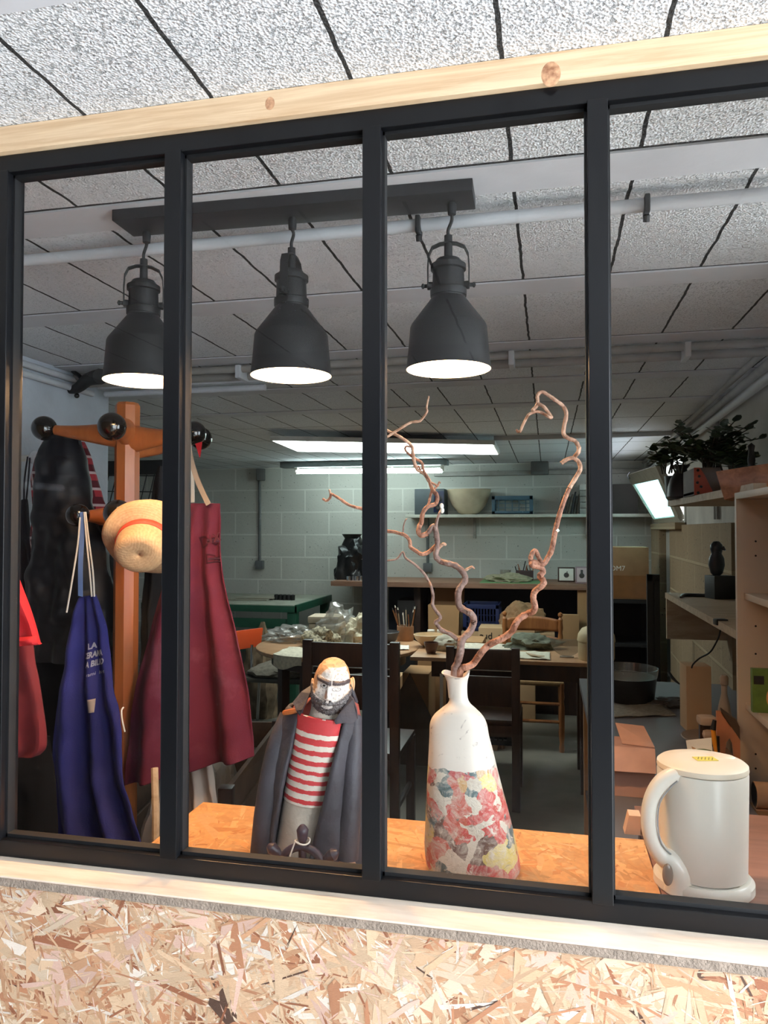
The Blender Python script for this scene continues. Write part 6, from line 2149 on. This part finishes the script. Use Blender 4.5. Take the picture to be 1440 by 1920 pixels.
for u, w in ((0, 0.0), (L_, 0.0), (0, .5), (L_, .5)):
    part(MB().box(Vector((a.x, a.y, zc / 2 + .005)) + Rz @ Vector((u, w, 0)), (.05, .05, zc + .01), Rz, .004), 'corner_post', m_darkwood, wc)
part(MB().box(Vector((a.x, a.y, zc - .5)) + Rz @ Vector((L_ / 2, .25, 0)), (L_, .5, .02), Rz), 'bottom', m_cr, wc)
q = Vector((a.x, a.y, 0)) + Rz @ Vector((L_ * .62, .22, 0))
solo(crumple((q.x, q.y, zc - .48), (.12, .12, .34), 66, 0, .4), 'silver_bag', mat_clear('silvery_plastic', (.6, .6, .6), .2, .5), 'silvery plastic bag inside the dark slatted crate', 'bag', smooth=False)
q = Vector((a.x, a.y, 0)) + Rz @ Vector((L_ * .12, .2, 0))
solo(crumple((q.x, q.y, zc - .48), (.12, .14, .38), 67, 0, .3), 'linen_sack', M('pale_linen', (196, 178, 164)), 'pale linen sack filling the near end of the slatted crate', 'sack')

# boxes and boards under the tables
solo(MB().mm(at(757, 1270, Y=4.9).x, at(806, 1270, Y=4.9).x, 4.85, 5.15, 0.0, at(760, 1262, Y=4.85).z, .004), 'cardboard_box', m_card, 'tall brown carton under the left end of the rectangular table', 'box')
pn = at(770, 1275, Y=4.6)
lean = MB().prism([at(730, 1330, Y=4.62), at(768, 1262, Y=4.62), at(812, 1352, Y=4.62), Vector((at(812, 1352, Y=4.62).x, 4.62, .02)), Vector((at(722, 1352, Y=4.62).x, 4.62, .02))], (0, .01, 0))
solo(lean, 'leaning_board', M('dark_brown_board', (86, 72, 58), rough=.7, var=.2), 'pointed dark board leaning between the two tables', 'board', smooth=False)
solo(MB().mm(at(722, 1300, Y=5.3).x, at(747, 1300, Y=5.3).x, 5.3, 5.55, 0, at(730, 1272, Y=5.3).z, .004), 'cardboard_box', m_card2, 'pale carton seen below the charcoal bowl', 'box')
solo(MB().mm(at(876, 1300, Y=5.1).x, at(932, 1300, Y=5.1).x, 5.1, 5.25, .0, at(900, 1272, Y=5.1).z, .004), 'cardboard_box', m_card, 'brown carton seen through the dark chair back', 'box')
cr_ = crate(872, 960, 1305, 1345, 4.75, .12, 'black plastic crate under the rectangular table behind the dark chair', m_blackplastic, z0=.14)

# ------------------------------------------------------------------ right side: grey bench and its clutter
BZ = 0.80
bl = at(1085, 1267, Z=BZ).x
gb = root('grey_bench', (0.45, 2.6, 0), 'grey topped bench along the right wall', 'bench')
m_btop = M('grey_laminate', (112, 108, 112), rough=0.5, var=.1, vscale=4)
part(MB().prism([(bl, 1.60, BZ - .03), (0.50, 1.60, BZ - .03), (0.50, 2.275, BZ - .03), (0.765, 2.275, BZ - .03), (0.80, 3.62, BZ - .03), (bl, 3.62, BZ - .03)], (0, 0, .03)), 'benchtop', m_btop, gb, smooth=False)
for x, y in ((bl + .04, 1.66), (.46, 1.66), (bl + .04, 3.55), (.70, 3.55)):
    part(MB().mm(x - .025, x + .025, y - .025, y + .025, 0, BZ - .03, .003), 'leg', m_card, gb)
part(MB().mm(bl + .02, .48, 1.7, 3.5, .3, .32), 'lower_shelf', m_darkwood, gb)


def onB(px, py):
    return at(px, py, Z=BZ)


q = onB(1170, 1290)
x = at(1176, 1280, Y=3.2).x
pn_ = root('black_tub', (x, 3.2, BZ), 'wide black tub with a clear rim on the grey bench', 'tub')
part(MB().lathe([(.10, 0), (.105, .01), (.115, .10), (.110, .10), (.10, .012), (0, .012)], (x, 3.2, BZ), 44), 'tub', m_blackplastic, pn_)
part(MB().lathe([(.117, .10), (.122, .135), (.119, .135), (.113, .10)], (x, 3.2, BZ), 44), 'rim', m_tumbler, pn_, label='clear rim')
v4 = [onB(1146, 1312), onB(1218, 1308), onB(1268, 1343), onB(1148, 1347)]
solo(sheet([(v.x, v.y) for v in v4], BZ, .006, seed=22), 'hessian_cloth', M('hessian', (150, 142, 128), rough=.95, var=.25, vscale=60, bump=.6, bscale=300), 'frayed grey hessian square in front of the black tub', 'cloth', solid=.002)
# small open carton
Yb = 2.05
xa, xb = at(1120, 1430, Y=Yb).x, at(1228, 1430, Y=Yb).x
zt = at(1200, 1402, Y=Yb).z
cb_ = root('pink_carton', ((xa + xb) / 2, Yb + .06, BZ), 'small open pinkish carton on the near end of the grey bench', 'box')
m_pink = M('pinkish_cardboard', (196, 150, 132), rough=.85, var=.06)
part(MB().mm(xa, xb, Yb, Yb + .10, BZ, zt, .001), 'carton', m_pink, cb_, smooth=False)
part(MB().prism([(xa, Yb - .002, zt), (xb, Yb - .002, zt), (xb - .001, Yb - .03, zt - .055), (xa, Yb - .03, zt - .055)], (0, -.002, 0)), 'flap', M('pinkish_cardboard_flap', (210, 164, 144)), cb_, smooth=False)
part(MB().prism([(xa + (xb - xa) * .45, Yb + .02, zt + .002), (xb, Yb + .0, zt + .002), (xb - .015, Yb + .10, zt + .03), (xa + (xb - xa) * .38, Yb + .10, zt + .035)], (0, 0, .002)), 'flap', M('pinkish_cardboard_flap', (210, 164, 144)), cb_, smooth=False)
for i, (px, py, Y_) in enumerate(((1163, 1451, 1.90), (1196, 1466, 1.78))):
    v = onB(px, py)
    m = MB().lathe([(.0155, 0), (.0175, .002), (.0175, .016), (.0155, .018), (.0125, .017), (.0125, .001)], (v.x, v.y, BZ), 32)
    solo(m, 'tape_ring', m_white, ['white ring at the foot of the pinkish carton, nearer the mullion', 'white ring lying in front of the pinkish carton, nearer the kettle'][i], 'ring')
solo(MB().box((at(1185, 1495, Y=1.66).x, 1.66, BZ + .01), (.16, .03, .006), .02), 'wooden_ruler', M('pinkish_lath', (206, 150, 124)), 'thin pinkish lath across the near bench edge', 'lath')
q = onB(1195, 1520)
solo(crumple((q.x, 1.62, BZ), (.045, .02, .02), 77, .1, .5), 'dark_rag', M('blue_black_rag', (44, 46, 60), rough=.8, var=.3), 'blue black rag between the white rings and the counter', 'cloth')
x = at(1182, 1560, Y=1.42).x
solo(MB().prism([(x - .012, 1.40, CT + .0005), (x + .020, 1.40, CT + .0005), (x + .016, 1.40, CT + .034), (x - .004, 1.40, CT + .034)], (0, .03, 0)), 'wooden_block', M('pale_wood_block', (226, 182, 150), rough=.6), 'pale wedge shaped block at the back edge of the brown board', 'block', smooth=False)
x = at(1206, 1570, Y=1.42).x
solo(MB().mm(x - .008, x + .010, 1.40, 1.43, CT + .0005, CT + .014, .001), 'wooden_block', M('pale_wood_block', (226, 182, 150), rough=.6), 'small pale block beside the wedge shaped one', 'block')
# things in front of the white shelf unit
x = at(1309, 1290, Y=2.75).x
zt = at(1309, 1250, Y=2.75).z
solo(MB().box((x, 2.8, (BZ + zt) / 2), (px2m(42, 2.75), .09, zt - BZ), .08, .002), 'carton', m_card2, 'upright plain carton behind the kettle, beside the bottle', 'box')
x = at(1358, 1300, Y=2.55).x
zt = at(1358, 1266, Y=2.55).z
H = zt - BZ
solo(MB().lathe([(.024, 0), (.027, .005), (.026, H * .35), (.016, H * .62), (.009, H * .75), (.009, H * .86), (.013, H * .88), (.013, H * .97), (.009, H)], (x, 2.55, BZ), 28), 'clay_bottle', M('grey_beige_bottle', (164, 144, 124), rough=.45), 'slender beige bottle behind the kettle', 'bottle')
q = onB(1310, 1352)
solo(MB().lathe([(.05, 0), (.085, .008), (.098, .018), (.096, .021), (.08, .012), (0, .004)], (q.x - .01, 2.62, BZ), 40), 'shallow_dish', M('clay_dish', (150, 128, 108), rough=.6), 'shallow clay dish in front of the upright carton', 'dish')
for i in range(3):
    q = onB(1268 + 12 * i, 1325 - 6 * i)
    solo(MB().ball((q.x, q.y, BZ + .010), .03, (1.4, .9, .3), .4 * i), 'clay_shell', M('pale_shell', (176, 168, 156), rough=.5), ['front', 'middle', 'back'][i] + ' one of the pale curled scraps left of the shallow dish', 'scrap')
solo(crumple((onB(1200, 1290).x + .09, 3.15, BZ), (.07, .05, .02), 81, .1, .6), 'tool_heap', M('dark_heap', (74, 70, 68), var=.4, vscale=40), 'heap of small dark tools right of the black tub', 'tools')
sol = at(1340, 1228, Y=2.9)
cable = root('power_cable', sol, 'black cable with a plug dropping over the wall shelf edge', 'cable')
pc = [at(1351, 1172, Y=2.55), at(1349, 1190, Y=2.55), at(1340, 1210, Y=2.58), at(1330, 1224, Y=2.6), at(1312, 1234, Y=2.65), at(1300, 1245, Y=2.66), at(1297, 1252, Y=2.68)]
part(MB().tube(pc, .0028, 8, 5), 'cord', m_blackmatt, cable)
part(MB().box(at(1351, 1166, Y=2.55), (.038, .03, .020), .2, .004), 'plug', m_blackplastic, cable)
usb = root('usb_cable', at(1258, 1265, Y=3.0), 'short black lead with a connector lying above the bench', 'cable')
pc = [at(1254, 1262, Y=3.05), at(1262, 1272, Y=3.02), at(1275, 1283, Y=3.0), at(1290, 1290, Y=2.98), at(1294, 1300, Z=BZ + .003)]
part(MB().tube(pc, [.007, .006, .0025, .0022, .0022], 8, 4), 'lead', m_blackmatt, usb)
# wooden house-shaped rack and orange knife
xh = at(1355, 1400, Y=2.2)
hr = root('wooden_holder', (at(1362, 1400, Y=2.1).x, 2.1, BZ), 'orange brown wooden holder with a peaked front behind the kettle', 'holder')
pts = [at(1344, 1334, Y=2.1), at(1352, 1334, Y=2.1), at(1388, 1388, Y=2.1), at(1388, 1430, Y=2.1), at(1378, 1430, Y=2.1), at(1374, 1396, Y=2.1), at(1368, 1384, Y=2.1), at(1362, 1392, Y=2.1), at(1358, 1430, Y=2.1), at(1344, 1430, Y=2.1)]
for v in pts:
    pass
part(MB().prism(pts, (0, .012, 0)), 'front', M('orange_brown_board', (190, 122, 84), rough=.6), hr, smooth=False)
part(MB().prism([at(1352, 1334, Y=2.1), at(1388, 1388, Y=2.1), at(1386, 1352, Y=2.3), at(1350, 1326, Y=2.3)], (0, 0, -.004)), 'top', M('brown_board_b', (132, 98, 72)), hr, smooth=False)
zb_ = at(1350, 1430, Y=2.1).z
part(MB().mm(pts[0].x, pts[2].x, 2.1, 2.25, BZ, max(zb_, BZ + .01), .002), 'base', M('brown_board_b', (132, 98, 72)), hr)
kn = root('orange_knife', at(1340, 1400, Y=2.07), 'orange handled cutter with a black end stuck before the wooden holder', 'knife')
part(MB().tube([at(1337, 1368, Y=2.07), at(1340, 1392, Y=2.07), at(1344, 1412, Y=2.07)], [.006, .0065, .005], 10, 3), 'handle', M('orange_handle', (226, 146, 40), rough=.4), kn)
part(MB().tube([at(1340, 1350, Y=2.07), at(1337, 1368, Y=2.07)], [.005, .0075], 10), 'cap', m_blackplastic, kn)
part(MB().tube([at(1346, 1380, Y=2.068), at(1347, 1412, Y=2.068)], .004, 8), 'blade', m_blackplastic, kn)
for i, (px, py) in enumerate(((1325, 1350), (1332, 1375))):
    p = at(px, py, Y=2.3)
    solo(MB().box((p.x, 2.3, p.z), (.05, .05, .026), .1, .012), 'clay_roll', M('pale_roll', (190, 164, 140), rough=.8), ['upper', 'lower'][i] + ' pale rounded roll left of the wooden holder', 'roll')
    solo(MB().mm(p.x - .02, p.x + .02, 2.29, 2.31, BZ, p.z - .012), 'stand_block', m_darkwood, ['small dark block under the upper pale roll', 'small dark block under the lower pale roll'][i], 'block')
pcard = root('photo_card', at(1300, 1400, Y=1.95), 'small photo card with green leaves lying behind the kettle lid', 'card')
part(MB().prism([at(1286, 1388, Y=2.0), at(1334, 1383, Y=2.0), at(1336, 1412, Y=1.9), at(1290, 1412, Y=1.9)], (0, 0, -.002)), 'card', m_white, pcard, smooth=False)
pv = at(1310, 1400, Y=1.96)
part(MB().mm(pv.x - .02, pv.x + .02, 1.93, 1.99, BZ, at(1310, 1400, Y=1.93).z - .006, .002), 'stand', m_card, pcard)
part(MB().prism([at(1294, 1397, Y=1.985), at(1332, 1394, Y=1.985), at(1334, 1411, Y=1.90), at(1297, 1411, Y=1.90)], (0, -.0003, .0006)), 'photo', M('leafy_green', (92, 110, 56), var=.5, vscale=120), pcard, smooth=False)

# white shelf unit with peg holes
Yu = 2.24
xf = at(1383, 1200, Y=Yu).x
ut = at(1383, 936, Y=Yu).z
ux1 = RX(2.0) - .01
su = root('white_shelf_unit', ((xf + ux1) / 2, 2.0, 0), 'white melamine shelf unit with peg holes at the right edge', 'shelf unit')
m_mel = M('warm_white_melamine', (200, 180, 158), rough=.5, var=.03)
part(MB().mm(xf, ux1, Yu, Yu + .018, 0, ut, .001), 'side_panel', m_mel, su)
part(MB().mm(xf, ux1, 1.66, 1.678, 0, ut, .001), 'side_panel', m_mel, su)
part(MB().mm(xf, ux1 + .0, 1.66, Yu + .018, ut, ut + .018, .001), 'top', m_mel, su)
part(MB().mm(ux1 - .006, ux1, 1.66, Yu, 0.82, 1.29), 'back_panel', m_mel, su)
su_shelves = []
for px, py in ((1402, 1112), (1402, 1318), (1400, 1520)):
    z = at(px, py, Y=Yu - .005).z
    su_shelves.append(z)
    part(MB().mm(xf + .018, ux1 - .006, 1.68, Yu, z - .018, z, .001), 'shelf_board', m_mel, su)
hm_ = MB()
for py in (1015, 1042, 1174, 1226, 1414, 1441):
    p = at(1417, py, Y=Yu - .0005)
    hm_.lathe([(.0028, 0), (.0028, .0008), (0, .0008)], (p.x, Yu + .0002, p.z), 12, Matrix.Rotation(PI / 2, 3, 'X'))
part(hm_, 'peg_holes', m_blackmatt, su)
z = su_shelves[1]
Yk = Yu - .12
gbk = root('green_book', (at(1428, 1300, Y=Yk).x, Yk, z), 'green illustrated book standing in the white shelf unit', 'book')
x = at(1411, 1300, Y=Yk).x
zt_ = at(1411, 1254, Y=Yk).z
part(MB().mm(x, x + .12, Yk, Yk + .02, z + .0005, zt_, .001), 'cover', M('leaf_green_cover', (96, 124, 52), var=.3, vscale=30), gbk, smooth=False)
part(MB().mm(x + .003, x + .028, Yk - .001, Yk, zt_ - .04, zt_ - .018), 'title_plate', m_blackmatt, gbk, smooth=False)
part(MB().ball((x + .055, Yk - .001, z + .04), .022, (1, .06, 1.5)), 'cover_picture', M('orange_figure', (216, 150, 96)), gbk)
z = su_shelves[2]
Yk = Yu - .12
x = at(1420, 1490, Y=Yk)
rl = root('paper_roll', (x.x + .04, Yk, x.z), 'kraft paper roll poking out of the white shelf unit', 'roll')
part(MB().lathe([(.030, 0), (.033, .001), (.033, .12), (0, .12)], (x.x - .008, Yk, x.z), 32, Matrix.Rotation(PI / 2, 3, 'Y')).lathe([(.030, 0), (.026, .002), (.026, .05), (0, .05)], (x.x - .008, Yk, x.z), 32, Matrix.Rotation(PI / 2, 3, 'Y')), 'roll', M('kraft_roll', (204, 166, 132), rough=.8), rl)
part(MB().lathe([(.024, 0.0), (0, .0)], (x.x - .006, Yk, x.z), 24, Matrix.Rotation(PI / 2, 3, 'Y')), 'core', m_blackmatt, rl)
part(MB().mm(x.x - .01, x.x + .1, Yk - .03, Yk + .03, z + .0005, x.z - .031), 'support_block', m_card, rl)

# raw board shelf with the black figure
RZ = 1.21
rs = root('raw_wall_shelf', (.66, 3.0, RZ - .03), 'raw wooden shelf on the bare block wall left of the white unit', 'shelf')
part(MB().prism([(.527, 2.28, RZ - .025), (RX(2.28), 2.28, RZ - .025), (RX(3.62), 3.62, RZ - .025), (.527, 3.62, RZ - .025)], (0, 0, .025)), 'board', m_shelfwood, rs, smooth=False)
part(MB().mm(.53, .79, 3.60, 3.62, 1.0, RZ - .025), 'bracket', m_shelfwood, rs)


def figure():
    p = at(1350, 1122, Z=RZ)
    Yf = p.y
    x = p.x
    x = min(x, RX(Yf) - .05)
    r = root('black_figure', (x, Yf, RZ), 'black abstract bird like figure on a cube base, on the raw wall shelf', 'sculpture')
    s = Yf / F_PX
    part(MB().box((x, Yf, RZ + 20 * s), (38 * s, 34 * s, 40 * s), .3, .003), 'cube_base', M('black_stone', (34, 34, 34), rough=.5), r)
    part(MB().lathe([(5 * s, 39 * s), (10 * s, 44 * s), (13.5 * s, 58 * s), (12.5 * s, 70 * s), (8.5 * s, 78 * s), (10.5 * s, 86 * s), (10 * s, 93 * s), (5 * s, 99 * s), (0, 100 * s)], (x - 5 * s, Yf, RZ), 32, sx=1, sy=.8), 'body', M('blue_black_glaze', (36, 44, 52), rough=.35, var=.3), r)
    part(MB().tube([(x + 3 * s, Yf - 9 * s, RZ + 88 * s), (x + 7 * s, Yf - 13 * s, RZ + 84 * s)], [4 * s, 1 * s], 10), 'beak', M('blue_black_glaze', (36, 44, 52)), r)


figure()
p = onB(1300, 1300)
a, b = at(1276, 1120, Z=RZ + .006), at(1328, 1117, Z=RZ + .006)
solo(MB().tube([a, at(1285, 1116, Z=RZ + .006), b], [.004, .009, .007], 10, 4), 'black_tool', m_blackplastic, 'black handled tool lying left of the cube based figure', 'tool')
bxx = root('wall_panel', (RX(3.3) - .01, 3.25, 1.2), 'pale board panel on the right wall behind the black figure', 'panel')
part(MB().prism([(RX(2.9) - .012, 2.9, RZ), (RX(3.45) - .012, 3.45, RZ), (RX(3.45) - .012, 3.45, 1.49), (RX(2.9) - .012, 2.9, 1.49)], (.01, 0, 0)), 'board', M('pale_panel', (196, 196, 190), rough=.6), bxx, smooth=False)

# plank over the shelf unit with planters
PZ = ut + .02
p0 = at(1252, 958, Z=PZ)
ps = root('plant_shelf', (.63, 3.0, PZ - .02), 'thick raw shelf plank above the window sill carrying the planter and dark vase', 'shelf')
yy = min(p0.y, 3.6)
za = PZ
xx = at(1252, 952, Y=3.3).x
ZP = at(1252, 950, Y=3.35).z
xl = at(1252, 950, Y=3.35).x
m_pp = [(xl, 3.35), (RX(3.5) - .01, 3.35), (RX(2.2) - .01, 2.10), (xf + .01, 2.10)]
part(MB().prism([(x, y, ZP) for x, y in m_pp], (0, 0, .024)), 'plank', m_shelfwood, ps, smooth=False)
ZP += .024


def sx_(px, Y):
    return at(px, 950, Y=Y).x


# dark vase
x = sx_(1278, 3.15)
H = at(1278, 872, Y=3.15).z - ZP
dv = root('dark_vase', (x, 3.15, ZP), 'dark bottle shaped vase silhouetted against the tilted window', 'vase')
part(MB().lathe([(.045, 0), (.055, .01), (.052, H * .35), (.042, H * .6), (.024, H * .80), (.022, H * .88), (.032, H * .97), (.034, H), (.028, H)], (x, 3.15, ZP), 40), 'body', M('dark_grey_glaze', (54, 52, 54), rough=.45, var=.2), dv)


def trough(l, r, t, b, Y, dpt, label, mat, name, z0):
    xa, xb = sx_(l, Y), sx_(r, Y)
    zt = at(l, t, Y=Y).z
    rt_ = root(name, ((xa + xb) / 2, Y + dpt / 2, z0), label, 'planter')
    m = MB()
    th = .012
    m.mm(xa, xb, Y, Y + th, z0, zt, .003); m.mm(xa, xb, Y + dpt - th, Y + dpt, z0, zt, .003)
    m.mm(xa, xa + th, Y, Y + dpt, z0, zt, .003); m.mm(xb - th, xb, Y, Y + dpt, z0, zt, .003)
    m.mm(xa, xb, Y, Y + dpt, z0, z0 + th)
    part(m, 'trough', mat, rt_)
    return rt_, xa, xb, zt


tr1, xa, xb, ztt = trough(1302, 1352, 877, 940, 2.78, .22, 'square planter with a terracotta end and round holes, under the leafy plant', M('grey_planter_side', (112, 100, 92), rough=.7), 'planter', ZP)
sidef = MB().prism([(xa - .001, 2.776, ZP), (xa + .065, 2.776, ZP), (xa + .035, 2.776, (ZP + ztt) / 2 + .02), (xa + .018, 2.776, ztt), (xa - .001, 2.776, ztt)], (0, .004, 0))
part(sidef, 'terracotta_face', M('terracotta', (190, 90, 70), rough=.7), tr1, smooth=False)
hl = MB()
for (a_, b__) in ((0.012, .9), (.016, .68), (.010, .45), (.022, .30), (.012, .08)):
    hl.lathe([(.005, 0), (.005, .001), (0, .001)], (xa + a_, 2.776, ZP + (ztt - ZP) * b__), 14, Matrix.Rotation(PI / 2, 3, 'X'))
part(hl, 'round_holes', m_blackmatt, tr1)
wt = root('wooden_trough', (sx_(1400, 2.3), 2.3, ut + .02), 'rough orange brown wooden trough on the white shelf unit', 'trough')
q0, q1, q2, q3 = at(1342, 884, Y=2.32), at(1358, 937, Y=2.32), at(1460, 908, Y=2.05), at(1460, 866, Y=2.05)
part(MB().prism([q0, q1, q2, q3], (.05, .12, 0)), 'trough', mat_wood('rough_orange_wood', (196, 136, 98), (150, 96, 66), axis=(6, 6, 14), rough=.8, bump=.5), wt, smooth=False)


def plant(x, y, z, spread, h, n, seed, label):
    r = root('potted_plant', (x, y, z), label, 'plant')
    rnd = random.Random(seed)
    mleaf = M('dark_green_leaf', (58, 84, 52), rough=.45, var=.35, vscale=30)
    mstem = M('green_brown_stem', (70, 64, 46))
    stem = MB()
    leaf = MB()
    for i in range(n):
        a = rnd.uniform(0, 2 * PI)
        rr = spread * rnd.uniform(.25, 1)
        p0_ = Vector((x + rnd.uniform(-.04, .04), y + rnd.uniform(-.03, .03), z))
        top_ = Vector((x + rr * math.cos(a) * 1.25, y + rr * math.sin(a) * .55, z + h * rnd.uniform(.45, 1) * (1 - .35 * rr / spread)))
        mid = (p0_ + top_) / 2 + Vector((0, 0, h * .15))
        pts = [p0_, mid, top_]
        stem.tube(pts, [.0035, .0028, .0018], 6, 4)
        for k in range(12):
            t = .25 + .75 * k / 11
            c = p0_ * (1 - t) ** 2 + mid * 2 * t * (1 - t) + top_ * t * t
            ang = k * 2.4 + rnd.uniform(-.4, .4)
            d = Vector((math.cos(ang), math.sin(ang) * .9, rnd.uniform(.1, .6))).normalized()
            L = rnd.uniform(.016, .025)
            s = d.cross(Vector((0, 0, 1))).normalized() * L * .62
            u = Vector((0, 0, .003))
            ring = [c + d * .004, c + d * (L * .6) + s, c + d * (L * 1.1) + s * 1.15, c + d * (L * 1.7) + s * .6 + u, c + d * (L * 1.95), c + d * (L * 1.7) - s * .6 + u, c + d * (L * 1.1) - s * 1.15, c + d * (L * .6) - s]
            leaf.prism(ring, (0, 0, .0012))
    part(stem, 'stems', mstem, r)
    part(leaf, 'foliage', mleaf, r, smooth=False)
    return r


soil = MB().mm(xa + .012, xb - .012, 2.79, 2.99, ztt - .03, ztt - .012)
part(soil, 'soil', M('dark_soil', (44, 34, 28), rough=.95), tr1)
plant(sx_(1335, 2.85), 2.87, ztt - .015, .15, .24, 24, 5, 'dense round leaved green plant growing from the square planter')
plant(sx_(1268, 3.05), 3.1, ZP + .10, .07, .17, 9, 9, 'small round leaved plant trailing left of the dark vase')
solo(MB().lathe([(.03, 0), (.04, .01), (.045, .10), (.04, .10), (0, .09)], (sx_(1268, 3.25), 3.26, ZP), 24), 'small_pot', M('dark_grey_glaze', (54, 52, 54)), 'small dark pot behind the dark vase', 'pot')
plant(sx_(1395, 2.75), 2.77, ZP + .06, .075, .15, 12, 13, 'small plant to the right above the orange brown trough')
solo(MB().lathe([(.025, 0), (.032, .01), (.035, .07), (0, .065)], (sx_(1395, 2.75), 2.77, ZP), 20), 'small_pot', M('dark_grey_glaze', (54, 52, 54)), 'small dark pot behind the orange brown trough', 'pot')
p = at(1430, 862, Y=2.3)
solo(MB().lathe([(.010, 0), (.014, .02), (.010, .05), (.013, .065), (0, .075)], (p.x, 2.42, at(1430, 876, Y=2.42).z), 16, sx=.8), 'small_figurine', m_blackmatt, 'small dark figurine at the right frame edge above the trough', 'figurine')

# cardboard box, dark cabinet, black post frame in the right pane's background
Yq = 5.6
xa, xb = at(1120, 1100, Y=Yq).x, at(1217, 1100, Y=Yq).x
zt, zb = at(1150, 1026, Y=Yq).z, at(1150, 1123, Y=Yq).z
cbx = root('brown_carton', ((xa + xb) / 2, Yq + .15, zb), 'large brown cardboard box beyond the right pane, on the dark cabinet', 'box')
part(MB().mm(xa, xb, Yq, Yq + .35, zb, zt, .003), 'carton', M('warm_brown_carton', (150, 112, 78), rough=.8, var=.1), cbx)
part(text_mb('OM7', .05, (at(1158, 1066, Y=Yq).x, Yq - .002, at(1158, 1066, Y=Yq).z), FRONT), 'print', m_white, cbx, smooth=False)
part(MB().mm(xa, xb, Yq - .002, Yq, zb + .01, zb + .17), 'tape', M('brown_tape', (136, 92, 54), rough=.35), cbx, smooth=False)
dc = root('dark_cabinet', ((xa + xb) / 2, Yq + .3, 0), 'dark open cabinet under the large brown box', 'cabinet')
m = MB()
m.mm(xa - .05, xa - .02, Yq, Yq + .5, 0, zb - .001); m.mm(xb, xb + .03, Yq, Yq + .5, 0, zb - .001)
m.mm(xa - .05, xb + .03, Yq, Yq + .5, zb - .03, zb - .001); m.mm(xa - .05, xb + .03, Yq + .48, Yq + .5, 0, zb - .001)
part(m, 'carcass', m_blackmatt, dc)
for k in (.35, .65):
    part(MB().mm(xa, xb, Yq + .05, Yq + .48, zb * k, zb * k + .02), 'shelf_board', m_blackmatt, dc)
bfm = root('tall_rack', (at(1222, 1200, Y=4.6).x, 4.6, 0), 'tall narrow black rack standing against the bare block wall', 'rack')
m = MB()
xa, xb = at(1214, 1200, Y=4.6).x, at(1238, 1200, Y=4.6).x
zt = at(1214, 1077, Y=4.6).z
part(MB().mm(xa, xa + .03, 4.6, 4.63, 0, zt).mm(xb - .03, xb, 4.6, 4.63, 0, zt - .03).mm(xa, xb, 4.6, 4.63, zt - .04, zt).mm(xa + .03, xb - .03, 4.61, 4.62, 0, zt - .04), 'frame', m_blackmatt, bfm)

# black wire rack at the far left
rk = root('wire_rack', (-2.9, 5.0, 0), 'black rack with a wire mesh panel beyond the coat stand', 'rack')
zt, zb = at(240, 864, Y=4.9).z, at(240, 890, Y=4.9).z
part(MB().mm(-3.4, -2.55, 4.88, 4.94, zb, zt, .004), 'beam', m_blackmatt, rk)
part(MB().mm(-3.4, -3.35, 4.88, 4.94, 0, zb).mm(-2.60, -2.55, 4.88, 4.94, 0, zb), 'post', m_blackmatt, rk)
m = MB()
za, zc_ = at(240, 1010, Y=4.9).z, zb
for i in range(13):
    x = -3.35 + .062 * i
    m.tube([(x, 4.91, za), (x + .12, 4.91, zc_)], .004, 6)
for i in range(5):
    z = za + (zc_ - za) * i / 4
    m.tube([(-3.35, 4.905, z), (-2.58, 4.905, z - .015)], .004, 6)
part(m, 'wire_mesh', m_blackmatt, rk)

# the photographer's phone, seen only as a glint in the panes
ph = root('phone', (0.03, -0.03, 1.42), 'phone held up in front of the window, its lamp mirrored in the pane', 'phone')
part(MB().mm(0.025, 0.105, -0.045, -0.036, 1.42, 1.57, .002), 'case', m_blackplastic, ph)
q = at(1065, 996, Y=1.014)
lx, lz = q.x * (1.014 + .035) / 1.014, 1.5 + (q.z - 1.5) * (1.014 + .035) / 1.014
part(MB().lathe([(.003, 0), (0, 0)], (lx, -.0345, lz), 16, Matrix.Rotation(PI / 2, 3, 'X')), 'lamp', mat_emit('phone_lamp', (1, 1, .97), 2200.0), ph, label='small bright lamp')
